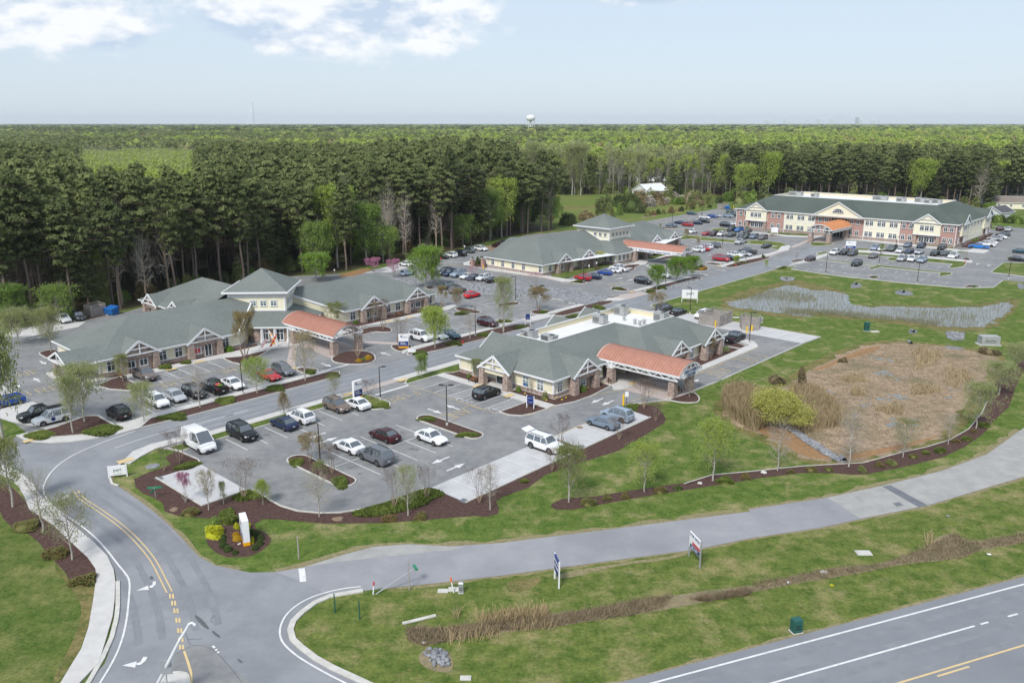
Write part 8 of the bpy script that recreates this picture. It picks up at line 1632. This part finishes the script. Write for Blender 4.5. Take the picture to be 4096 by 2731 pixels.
blades('ditch_grass', [(px('N',(1750,1100),(2302,1090),(2302,1160),(1950,1220),(1800,1210)), 220),(px('N',(2080,960),(2302,930),(2302,1020),(2100,1020)), 200),(px('O',(0,930),(450,890),(460,970),(0,1020)), 800),(px('O',(100,1050),(480,1000),(490,1080),(100,1110)), 120),(px('Q',(1500,200),(1570,195),(1580,280),(1510,280)), 70),(px('N',(1860,930),(1940,910),(1930,990),(1880,995)), 40)], 'gold_reed', 'golden bent grass clumps along the roadside ditch', 'grass', .35, .95, .022, .35)
blades('ditch_scrub', [(px('N',(1440,1060),(1800,1060),(2302,1000),(2302,1110),(1900,1170),(1600,1230),(1450,1180)), 2200),(px('O',(0,960),(450,960),(900,880),(1300,800),(1600,760),(1500,880),(1200,950),(800,1000),(400,1070),(0,1090)), 3500),(px('O',(1750,800),(2302,700),(2302,760),(1900,820)), 2000),(px('Q',(30,600),(300,560),(700,480),(1130,440),(1500,300),(1750,180),(1900,260),(2352,180),(2352,270),(2000,310),(1800,400),(1300,440),(1000,510),(500,590),(30,680)), 3500)], 'sedge', 'tangled brown scrub filling the roadside ditch', 'scrub', .12, .45, .025, .7)
m = MB()
for c, x, y in (('D',865,1358),('D',672,1300),('D',955,1335),('D',1005,1355),('D',1042,1335),('D',1240,1248),('D',1280,1230),('D',1325,1210),('D',1362,1200),('D',790,1395),('D',1392,1195),('D',1300,1222),('D',700,1245)):
 p = at(c, x, y) + Vector((0,0,.16)); f_ = MB();
 for k in range(6): a = k; f_.add([(0,0,.05),(.18*math.cos(a),.18*math.sin(a),.14),(.18*math.cos(a+.8),.18*math.sin(a+.8),.1)],[(0,1,2)],'flower_yellow')
 o_ = f_.build('flower_clump'); o_.location = p; tag(o_, 'small yellow and orange flower clump in the dark mulch round the nearest clinic', 'flowers', 'flower clumps in the clinic bed')
t = root('willow', at('L',680,850), 0, 'big rounded yellow-green willow standing in the reeds of the dry basin', 'tree'); h = hgt('L',680,850,580); wv = 310*mpp('L',680,850); br = Br(); tips = []
for i in range(14): a = i*.9; el = rng.uniform(.5, 1.35); grow(br, np.array([0, 0, .02]), np.array([math.cos(a)*math.cos(el), math.sin(a)*math.cos(el), math.sin(el)]), .5, .012, 3, tips, .5, .0, 2)
V, F_ = br.mesh(3); link('trunk', mknp('trunk', V, F_, ['bark']), t, scale=(wv*.9, wv*.9, h)); T = np.array(tips); T = T[np.linalg.norm(T, axis=1) > .3]; T = np.repeat(T, 14, 0); C = T + rng.normal(size=T.shape)*.05; C = C[rng.choice(len(C), min(9000, len(C)), False)]; d_ = rng.normal(size=(5000, 3)); d_ /= np.linalg.norm(d_, axis=1)[:, None]; d_[:, 2] = np.abs(d_[:, 2]); C = np.concatenate([C, d_*np.array([.5, .5, .42])*rng.uniform(.75, 1.03, (5000, 1)) + np.array([0, 0, .48])])
C[:, 2] = np.clip(C[:, 2], .3, 1); V, F_ = rot_quads(C, np.full(len(C), .016), aspect=.4); link('crown', mknp('crown', V, F_, ['yellow_leaf']), t, scale=(wv, wv, h))
for c, x, y, w, h_, lb in (('L',430,640,230,80,'soft olive thicket behind the reeds'),('L',690,555,120,50,'low brown-green bush on the basin bank'),('L',855,560,70,90,'upright brown thorny bush right of the willow'),('L',1130,415,60,30,'small dark bush on the upper basin bank'),('L',2110,360,120,40,'brown bush at the upper right basin corner')): shrub('olive_leaf' if 'olive' in lb else 'brown_scrub', 'wild', c, x, y, w, h_, lb, 'wild bushes round the dry basin')
def rocks(name, polys, label, smin, smax):
 bm = bmesh.new(); bmesh.ops.create_icosphere(bm, subdivisions=1, radius=1); V0 = np.array([v.co for v in bm.verts]); F0 = np.array([[v.index for v in f.verts] for f in bm.faces]); bm.free(); Vs = []; Fs = []; off = 0
 for poly, n in polys:
  for q in scatter(poly, n):
   s_ = rng.uniform(smin, smax); V = V0*rng.uniform(.6, 1.2, V0.shape)*s_*rng.uniform(.6, 1.3, 3); V[:, 2] = V[:, 2]*.7+s_*.2; Vs.append(V+np.array([q[0], q[1], .05])); Fs.append(F0+off); off += len(V0)
 o_ = link(name, mknp(name, np.concatenate(Vs), np.concatenate(Fs), ['rock'])); tag(o_, label, 'rocks', None, 'stuff')
rocks('stones', [(rip, 6500)], 'broken grey stones filling the sunken field between the lots', .18, .5)
rocks('channel_stones', [(px('L',(730,850),(800,865),(880,920),(1010,1000),(1100,1060),(1165,1090),(1110,1095),(1000,1040),(900,975),(800,900)), 700),(px('N',(1600,1290),(1640,1260),(1800,1270),(1840,1400),(1700,1420)), 60),(px('E',(1310,345),(1505,350),(1480,385),(1400,400),(1330,380)), 300),(px('L',(1825,215),(1955,220),(1940,270),(1880,275),(1830,255)), 300),(uvp((-104.6,168),(-103.5,170),(-103.4,184),(-104.3,185.4),(-105.2,183)), 400)], 'grey stones lining the drainage channels and outfalls', .12, .3)
for i, (c, x, y, w, lb) in enumerate((('J',1010,1290,110,'pinkish boulder slab in the mulch below the lot curve'),('I',1560,1205,100,'pinkish boulder slab left of the flat olive mound'),('L',598,1160,55,'flat pale boulder on the long mulch strip'),('L',168,1232,45,'flat tan boulder near the start of the basin strip'),('J',128,1510,36,'small boulder at the foot of the gold shrubs'))):
 bm = bmesh.new(); bmesh.ops.create_icosphere(bm, subdivisions=2, radius=.5)
 for v in bm.verts: v.co = Vector((v.co.x, v.co.y*.7, max(-.05, v.co.z*.35)))*(1+.2*math.sin(7*v.co.x+i)+.12*math.sin(11*v.co.y))
 me = bpy.data.meshes.new('boulder'); bm.to_mesh(me); bm.free(); me.materials.append(MT['bare_soil' if 'pink' in lb else 'kerb']); o_ = link('boulder', me, None, at(c, x, y), .3*i, (w*mpp(c, x, y),)*3); tag(o_, lb, 'boulder')
# ================================================================= FOREST
def pine_mesh(var, ncl=64, nq=46, qs=.034, low=.42):
 br = Br(); q = np.zeros(3)
 for i in range(8): e = np.array([.006*math.sin(i+var), .006*math.cos(i*1.3+var), (i+1)/8*.96]); br.seg(q, e, .0125*(1-i/11), .0125*(1-(i+1)/11)); q = e
 C = []; Rr = []
 for i in range(ncl):
  z = low + (1-low)*((i+.5)/ncl)**.85; f = (z-low)/(1-low); prof = (.25+.75*min(1, f*2.6))*(1-max(0, f-.62)/.42)**.75; a = i*2.399+var; rr = prof*rng.uniform(.25, 1)*.46
  c_ = np.array([rr*math.cos(a), rr*math.sin(a), z+rng.normal()*.012]); C.append(c_); s_ = rng.uniform(.11, .19)*(.6+.4*prof); Rr.append([s_, s_, s_*.20])
  if i % 2 == 0 or f < .35: br.seg(np.array([0, 0, z-.03]), c_*np.array([.8,.8,1])-np.array([0, 0, .012]), .0022, .0008)
 for i in range(9): z = rng.uniform(.07, low); a = rng.uniform(0, 6.28); L = rng.uniform(.05, .16); br.seg(np.array([0, 0, z]), np.array([L*math.cos(a), L*math.sin(a), z+rng.uniform(-.01, .03)]), .0022, .0008)
 V, F_ = br.mesh(5); V[:, :2] *= 1; P, Q_ = cloudn(np.array(C), np.array(Rr), nq); V2, F2 = rot_quads(P, np.full(len(P), qs), aspect=.6, nrm=Q_, jit=.5, zs=.37); return V, F_, V2, F2
def decid_mesh(var, ncl=46, nq=34, qs=.012, low=.28, wide=1.0):
 br = Br(); tips = []; br.seg(np.zeros(3), np.array([0, 0, .3]), .014, .011)
 for i in range(7): a = i*.9+var; d = np.array([math.cos(a)*.33, math.sin(a)*.33, 1]); d /= np.linalg.norm(d); grow(br, np.array([0, 0, .3]), d, rng.uniform(.35, .6), .007, 2, tips, .45, .1, 2)
 C = np.array(tips); C = C[C[:, 2] > low]; C = C[rng.choice(len(C), min(ncl, len(C)), False)]; C[:, :2] = np.clip(C[:, :2], -.4, .4); C[:, 2] = np.clip(C[:, 2], low, .95); Rr = rng.uniform(.07, .14, (len(C), 1))*np.array([[1, 1, .85]])
 V, F_ = br.mesh(4); P, Q_ = cloudn(C, Rr, nq); V2, F2 = rot_quads(P, np.full(len(P), qs*1.5), nrm=Q_, jit=.6, zs=.55); return V, F_, V2, F2
FM = {}
def fmesh(kind, var, leaf, bark):
 k = (kind, var, leaf)
 if k not in FM:
  if kind == 'pine': V, F_, V2, F2 = pine_mesh(var)
  elif kind == 'lowpine': V, F_, V2, F2 = pine_mesh(var, 74, 46, .034, .16)
  else: FM[k] = tree_parts({'bare': 'bare', 'pale': 'sparse'}.get(kind, 'green'), None if kind == 'bare' else leaf, bark, var % 3); return FM[k]
  FM[k] = (mknp('trunk', V, F_, [bark]), mknp('crown', V2, F2, [leaf]))
 return FM[k]
fp1 = FEDGE + px('F',(-800,440))
fp2 = px('F',(1190,449),(1640,449),(1700,466),(1900,462),(2060,474),(2250,482),(2352,470),(2800,460),(2800,440),(1190,440))
def patchn(x, y, s, ph): return math.sin(x/s+ph)*math.cos(y/(s*.8)+ph*1.7)+.6*math.sin((x+y)/(s*.45)+ph*2.3)
def jgrid(x0, x1, y0, y1, s):
 gx, gy = np.meshgrid(np.arange(x0, x1, s), np.arange(y0, y1, s)); q = np.stack([gx.ravel(), gy.ravel()], 1); return q + rng.uniform(-.45*s, .45*s, q.shape)
q = jgrid(-420, 420, 150, 500, 5.4); vis = np.abs(q[:, 0]) < q[:, 1]*.66+12; q = q[vis]; i1 = inside(fp1, q[:, 0], q[:, 1]); i2 = inside(fp2, q[:, 0], q[:, 1]); house_xy = [(o_.location.x, o_.location.y) for o_ in bpy.data.objects if o_.get('category') == 'house']
q1 = q[i1]; q2 = q[i2 | ((q[:, 1] > 478) & ~i1)]
def okh(p): return all((p[0]-hx)**2+(p[1]-hy)**2 > 60 for hx, hy in house_xy)
def scrx(x, y, z): # photo column and row of a treetop
 f = y*cp-(z-CH)*sp; return CX+FPX*x/f, CY-FPX*(y*sp+(z-CH)*cp)/f
edge1 = FEDGE
def edist(p):
 b_ = 1e9
 for a, c_ in zip(edge1[:-1], edge1[1:]):
  ab = c_-a; t_ = max(0, min(1, ((Vector(p)-a).dot(ab))/ab.length_squared)); b_ = min(b_, (a+ab*t_-Vector(p)).length)
 return b_
items = []
for p in q1:
 x, y = float(p[0]), float(p[1]); sx_, sy_ = scrx(x, y, 20); fx, fy = sx_*.57422, sy_*.57422; r_ = rng.random(); e_ = edist((x, y)); kind = 'pine'
 if (185 < fx < 450 and 345 < fy < 424) or (fx < 130 and 395 < fy < 440): kind = 'lime'
 elif fx > 560 and 400 < fy < 425 and fx < 600: kind = 'lime'
 elif e_ < 7 and r_ < .30: kind = 'bare' if r_ < .09 else 'green'
 elif e_ < 12 and r_ < .36: kind = 'lowpine'
 elif r_ > .945 or patchn(x, y, 40, 1.1) > 1.25: kind = 'lime'
 elif r_ > .93: kind = 'bare'
 if e_ < 26 and kind == 'lime' and r_ < .99: kind = 'pine'
 h_ = {'pine': rng.uniform(22, 28.5) + 2.0*math.sin(x/23)*math.cos(y/31), 'lime': rng.uniform(17, 21), 'bare': rng.uniform(13, 22), 'green': rng.uniform(9, 16), 'lowpine': rng.uniform(13, 20)}[kind]
 if 170 < fx < 460 and 345 < fy < 425 and kind == 'lime': h_ += 3.5
 if 170 < fx < 460 and 424 <= fy < 462: h_ -= 4.5
 if fx > 860 and kind == 'pine': h_ += rng.uniform(0, 3.0)
 w_ = {'pine': rng.uniform(7, 10.5), 'lime': rng.uniform(8, 11), 'bare': rng.uniform(4, 6.5), 'green': rng.uniform(6, 9), 'lowpine': rng.uniform(6, 8.5)}[kind]
 items.append((math.hypot(x, y) + (0 if e_ < 14 else 60), x, y, kind, h_, w_, e_ < 14))
for p in q2:
 x, y = float(p[0]), float(p[1])
 if not okh((x, y)) or y > 500: continue
 fx = scrx(x, y, 20)[0]*.57422; r_ = rng.random()
 if fx < 1190: kind = 'pine' if r_ < .7 else 'lime'
 elif fx < 1640: kind = 'pale' if r_ < .55 else ('lime' if r_ < .8 else ('bare' if r_ < .92 else 'lowpine'))
 else: kind = 'pine' if r_ < .70 else ('lime' if r_ < .80 else ('bare' if r_ < .86 else 'lowpine'))
 h_ = {'pine': rng.uniform(22, 28), 'lime': rng.uniform(17, 24), 'bare': rng.uniform(13, 19), 'pale': rng.uniform(20, 27), 'lowpine': rng.uniform(15, 23)}[kind]; items.append((math.hypot(x, y)+20, x, y, kind, h_, rng.uniform(7, 11), y < 475))
items.sort(key=lambda t_: t_[0]); LEAFK = {'pine': 'pine', 'lowpine': 'pine', 'lime': 'lime_leaf', 'green': 'green_leaf', 'bare': 'twig', 'pale': 'pale_leaf'}; BARKK = {'pine': 'pine_bark', 'lowpine': 'pine_bark'}
BARKK['bare'] = 'tan_bark'
FL = {'pine': ('pine_tree','tall pine with a bare lower trunk at the forest edge','pines along the forest edge'),'lowpine': ('pine_tree','shorter dark pine clothed to the ground at the forest edge','low pines along the forest edge'),'lime': ('broadleaf_tree','yellow-green leafing tree among the pines','lime green trees in the forest'),'green': ('broadleaf_tree','green understorey tree under the pines','green understorey trees'),'bare': ('bare_tree','grey leafless tree among the pines','leafless trees in the forest'),'pale': ('broadleaf_tree','pale-trunked tree with thin green crown beyond the field','pale trees beyond the field')}
front = [t_ for t_ in items if t_[6]][:205] + [t_ for t_ in items if t_[6] and t_[2] > 380][:0]; used_ = set(id(t_) for t_ in front)
rest = [t_ for t_ in items if id(t_) not in used_]; extra = [t_ for t_ in rest if t_[6]][:75]; used_ |= set(id(t_) for t_ in extra)
for t_ in front + extra:
 _, x, y, kind, h_, w_, _e = t_; tm, cm = fmesh(kind, int(x*7) % 4, LEAFK[kind], BARKK.get(kind, 'pale_bark')); nm, lb, gp = FL[kind]; fx = scrx(x, y, 10)[0]*.57422; lb += ', far left' if fx < 240 else ' behind the left clinic' if fx < 620 else ' near the pink trees' if fx < 900 else ' by the long car row' if fx < 1200 else ', beyond the field' if fx < 1640 else ', past the far building'
 o_ = root(nm, (x, y, 0), float(rng.uniform(0, 6.28)), lb, 'tree', gp); link('trunk', tm, o_, scale=(h_, h_, h_)); link('crown', cm, o_, scale=(w_*1.1, w_*1.1, h_))
rest = [t_ for t_ in items if id(t_) not in used_]
def merged(name, lst, makers, mats, label, trunk=True):
 "many trees as one mass: makers[kind] -> list of (V, F, material index)"
 Vs = []; Fs = []; Ms = []; off = 0
 for (x, y, kind, h_, w_) in lst:
  var = makers[kind]; P = var[int(rng.integers(len(var)))]; a = rng.uniform(0, 6.28); ca_, sa_ = math.cos(a), math.sin(a)
  for V, F_, mi_ in P:
   X = (V[:, 0]*ca_-V[:, 1]*sa_)*w_+x; Y = (V[:, 0]*sa_+V[:, 1]*ca_)*w_+y; Vs.append(np.stack([X, Y, V[:, 2]*h_], 1)); Fs.append(F_+off); Ms.append(np.full(len(F_), mi_ if np.isscalar(mi_) else mi_[0] )); off += len(V)
 o_ = link(name, mknp(name, np.concatenate(Vs), np.concatenate(Fs), mats, np.concatenate(Ms))); tag(o_, label, 'forest', None, 'stuff'); return o_
mats_f = ['pine', 'lime_leaf', 'pale_leaf', 'grey_twig', 'green_leaf', 'yellow_leaf', 'olive_leaf', 'tan_leaf', 'pine_bark', 'pale_bark']; MI = {m_: i for i, m_ in enumerate(mats_f)}
def mk(fn, n, leaf, bark, args, nv=3):
 o_ = []
 for v in range(nv): V, F_, V2, F2 = fn(v+10, *args); o_.append([(V, F_, MI[bark]), (V2, F2, MI[leaf])])
 return o_
mkr = {'pine': mk(pine_mesh, 3, 'pine', 'pine_bark', (48, 20, .058, .42)), 'lowpine': mk(pine_mesh, 3, 'pine', 'pine_bark', (48, 20, .058, .16)), 'lime': mk(decid_mesh, 3, 'lime_leaf', 'pale_bark', (30, 18, .021)), 'pale': mk(decid_mesh, 3, 'pale_leaf', 'pale_bark', (30, 14, .017)), 'green': mk(decid_mesh, 3, 'green_leaf', 'pale_bark', (30, 14, .022)), 'bare': mk(decid_mesh, 3, 'grey_twig', 'pale_bark', (20, 6, .010))}
merged('forest', [(t_[1], t_[2], t_[3], t_[4], t_[5]*1.05) for t_ in rest], mkr, mats_f, 'deep pine forest behind the first rows of trees')
def dome(n, qs):
 k = max(3, n//14); c = rng.normal(size=(k, 3)); c[:, 2] = np.abs(c[:, 2]); c /= np.linalg.norm(c, axis=1)[:, None]; c = c*np.array([.30, .30, .24])*rng.uniform(.7, 1.1, (k, 1)) + np.array([0, 0, .66]); c[0] = [0, 0, .74]
 P, Q_ = cloudn(c, np.tile([.24, .24, .16], (k, 1)), n//k); return rot_quads(P, np.full(len(P), qs), nrm=Q_, jit=.3, zs=.6)
 d = rng.normal(size=(n, 3)); d[:, 2] = np.abs(d[:, 2]); d /= np.linalg.norm(d, axis=1)[:, None]; f = 1+.16*np.sin(5*d[:, 0]+3*d[:, 1])+.12*np.sin(7*d[:, 2]-4*d[:, 0]); C = d*f[:, None]*np.array([.5, .5, .42])*rng.uniform(.8, 1.02, (n, 1))+np.array([0, 0, .56]); V, F_ = rot_quads(C, np.full(n, qs)); return V, F_
def domes(n, qs, leaf): return [[(*dome(n, qs), MI[leaf])] for _ in range(4)]
blades('rim_reeds', [(chaikin(rimE, 2), 5000)], 'pond_reed', 'low brown reeds and grasses round the rim of the pond', 'reeds', .15, .55, .03, .3)
mid = {'pine': domes(120, .062, 'pine'), 'lime': domes(120, .062, 'lime_leaf'), 'pale': domes(100, .060, 'pale_leaf'), 'green': domes(120, .062, 'green_leaf'), 'yellow': domes(100, .060, 'yellow_leaf'), 'olive': domes(110, .062, 'olive_leaf'), 'tan': domes(90, .058, 'tan_leaf')}
q = jgrid(-1000, 1000, 478, 1500, 10.0); q = q[np.abs(q[:, 0]) < q[:, 1]*.66+15]; lst = []
def patchn(x, y, s, ph): return math.sin(x/s+ph)*math.cos(y/(s*.8)+ph*1.7)+.6*math.sin((x+y)/(s*.45)+ph*2.3)
for x, y in q:
 if not okh((x, y)) : continue
 if (x-proj_x(2120, y))**2 < 100 and y > 1400: continue
 a = patchn(x, y, 62, .5)*1.1+rng.normal()*.16 + (x/y)*1.4 + .08; kind = 'pine' if a < -.15 else ('olive' if a < .35 else ('lime' if a < 1.0 else ('green' if a < 1.25 else ('yellow' if rng.random() < .18 else ('tan' if rng.random() < .4 else 'lime')))))
 if rng.random() < .03: kind = 'tan'
 lst.append((x, y, kind, rng.uniform(20, 27) if kind == 'pine' else rng.uniform(19, 27), rng.uniform(12, 17)))
merged('woodland', lst, mid, mats_f, 'mixed green and yellow woodland crowns stretching away behind the forest')
far = {k: [[(*dome(20, .20), MI[l_])] for _ in range(3)] for k, l_ in (('pine', 'pine'), ('lime', 'lime_leaf'), ('green', 'green_leaf'), ('yellow', 'yellow_leaf'), ('olive', 'olive_leaf'), ('tan', 'tan_leaf'))}
lst = []
for y0, y1, s_ in ((1500, 3000, 20), (3000, 6500, 42)):
 q = jgrid(-4400, 4400, y0, y1, s_); q = q[np.abs(q[:, 0]) < q[:, 1]*.66+30]
 for x, y in q:
  a = patchn(x, y, 150, 2.5)*1.1+rng.normal()*.25+(x/y)*1.0+.05; kind = 'pine' if a < -.1 else ('olive' if a < .5 else ('lime' if a < 1.2 else ('green' if rng.random() < .5 else 'yellow'))); lst.append((x, y, kind, rng.uniform(18, 29), s_*1.35))
merged('far_woodland', lst, far, mats_f, 'far woodland fading blue towards the horizon')
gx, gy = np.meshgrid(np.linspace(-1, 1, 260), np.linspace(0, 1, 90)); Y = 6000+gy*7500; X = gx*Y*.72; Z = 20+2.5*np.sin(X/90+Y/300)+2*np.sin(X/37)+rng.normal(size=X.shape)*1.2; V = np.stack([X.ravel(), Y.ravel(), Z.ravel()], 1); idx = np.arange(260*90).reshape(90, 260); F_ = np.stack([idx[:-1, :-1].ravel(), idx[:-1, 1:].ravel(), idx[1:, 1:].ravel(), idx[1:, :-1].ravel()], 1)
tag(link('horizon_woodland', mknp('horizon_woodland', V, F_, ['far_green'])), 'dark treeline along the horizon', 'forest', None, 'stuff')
FB = []
def bushline(c, pts, n, mats, gp, lb, smin, smax, kind='wild'):
 line = px(c, *pts); L_ = [0]
 for a, b in zip(line[:-1], line[1:]): L_.append(L_[-1]+(b-a).length)
 for i in range(n):
  s_ = L_[-1]*(i+rng.uniform(.1, .9))/n; k = max(j for j in range(len(line)-1) if L_[j] <= s_); p = line[k].lerp(line[k+1], (s_-L_[k])/(L_[k+1]-L_[k]+1e-6)); w = rng.uniform(smin, smax); m_ = mats[i % len(mats)]
  o_ = link('bush', shrub_mesh(m_, kind, i % 2), None, (p.x+rng.normal()*1.2, p.y+abs(rng.normal())*3+1, 0), rng.uniform(0, 6), (w, w, w*rng.uniform(.6, .95))); tag(o_, lb, 'bush', gp)
bushline('F', [(0,742),(195,706),(330,692),(560,642),(700,618),(860,588),(1010,570),(1090,550),(1190,512)], 46, ['olive_leaf','green_leaf','brown_leaf','pine'], 'bushes at the forest foot', 'wild bush at the foot of the pines', 3, 6)
bushline('F', [(1195,530),(1195,470),(1300,520),(1400,505),(1430,480),(1480,470),(1560,470),(1640,470),(1700,460)], 40, ['olive_leaf','pine','green_leaf','tan_leaf'], 'bushes round the green field', 'bush at the edge of the green field', 3, 7)
bushline('F', [(1190,450),(1300,447),(1450,445),(1600,448)], 30, ['green_leaf','olive_leaf','pine'], 'bushes along the far side of the field', 'dark bush along the far side of the field', 4, 8)
bushline('H', [(1490,270),(1600,230),(1700,240),(1780,250)], 9, ['pine','box_shrub'], 'dark conifers beside the field', 'dark bushy conifer between the field and the far lot', 6, 9)
bushline('H', [(1830,190),(1950,170),(2100,150),(2250,150),(2352,180)], 16, ['tan_leaf','grey_twig','olive_leaf','tan_leaf'], 'mauve blossoming scrub trees', 'mauve-grey scrub above the far lot', 5, 9)
bushline('h', [(60,350),(350,290),(620,260),(900,220),(1100,180),(1400,150)], 14, ['olive_leaf','box_shrub','brown_leaf'], 'small bushes on the grass bank', 'small bush on the grass bank above the far lot', 1.5, 3.5)
bushline('F', [(1700,468),(1900,466),(2100,474),(2280,484)], 26, ['olive_leaf','green_leaf','pine'], 'bushes behind the far building', 'bush under the pines behind the far building', 4, 8)
bushline('G', [(2100,340),(2200,350),(2352,360)], 9, ['green_leaf','box_shrub'], 'bushes by the white house', 'low bush between the white house and the far lot', 2.5, 4)
tree('bare', None, 'pale_bark', 'G', 845, 118, -12, 210, 'large spreading leafless tree behind the far building', None)
tree('sparse', 'lime_leaf', 'pale_bark', 'B', 905, 440, 30, 330, 'tall lime-leafed tree with white trunks at the dark forest edge', None); tree('bare', None, 'pale_bark', 'B', 1262, 385, -300, 200, 'very tall white-barked leafless tree at the forest edge', None)
for c, x, y, yt, w, lb in (('g',1375,465,330,45,'left dark cypress behind the brick gate pier'),('g',1425,455,325,42,'right dark cypress behind the brick gate pier')):
 h_ = hgt(c, x, y, yt); w_ = w*mpp(c, x, y); o_ = link('cypress', shrub_mesh('pine', 'ball', 0), None, at(c, x, y), 0, (w_*1.3, w_*1.3, h_)); tag(o_, lb, 'shrub', 'cypresses')
# ================================================================= HAZE
m = MB(); m.box(-13800, -250, -1, 13800, 13900, 130, 'grass'); hz = m.build('haze'); hz.data.materials.clear(); hm = bpy.data.materials.new('haze'); hm.use_nodes = True; t = hm.node_tree; t.nodes.clear(); o_ = t.nodes.new('ShaderNodeOutputMaterial'); pv = t.nodes.new('ShaderNodeVolumePrincipled')
pv.inputs['Color'].default_value = (.86, .94, 1.0, 1); pv.inputs['Density'].default_value = .000055; pv.inputs['Anisotropy'].default_value = 0; t.links.new(pv.outputs[0], o_.inputs['Volume']); hz.data.materials.append(hm); tag(hz, 'thin blue haze over the distance', 'haze', None, 'stuff')
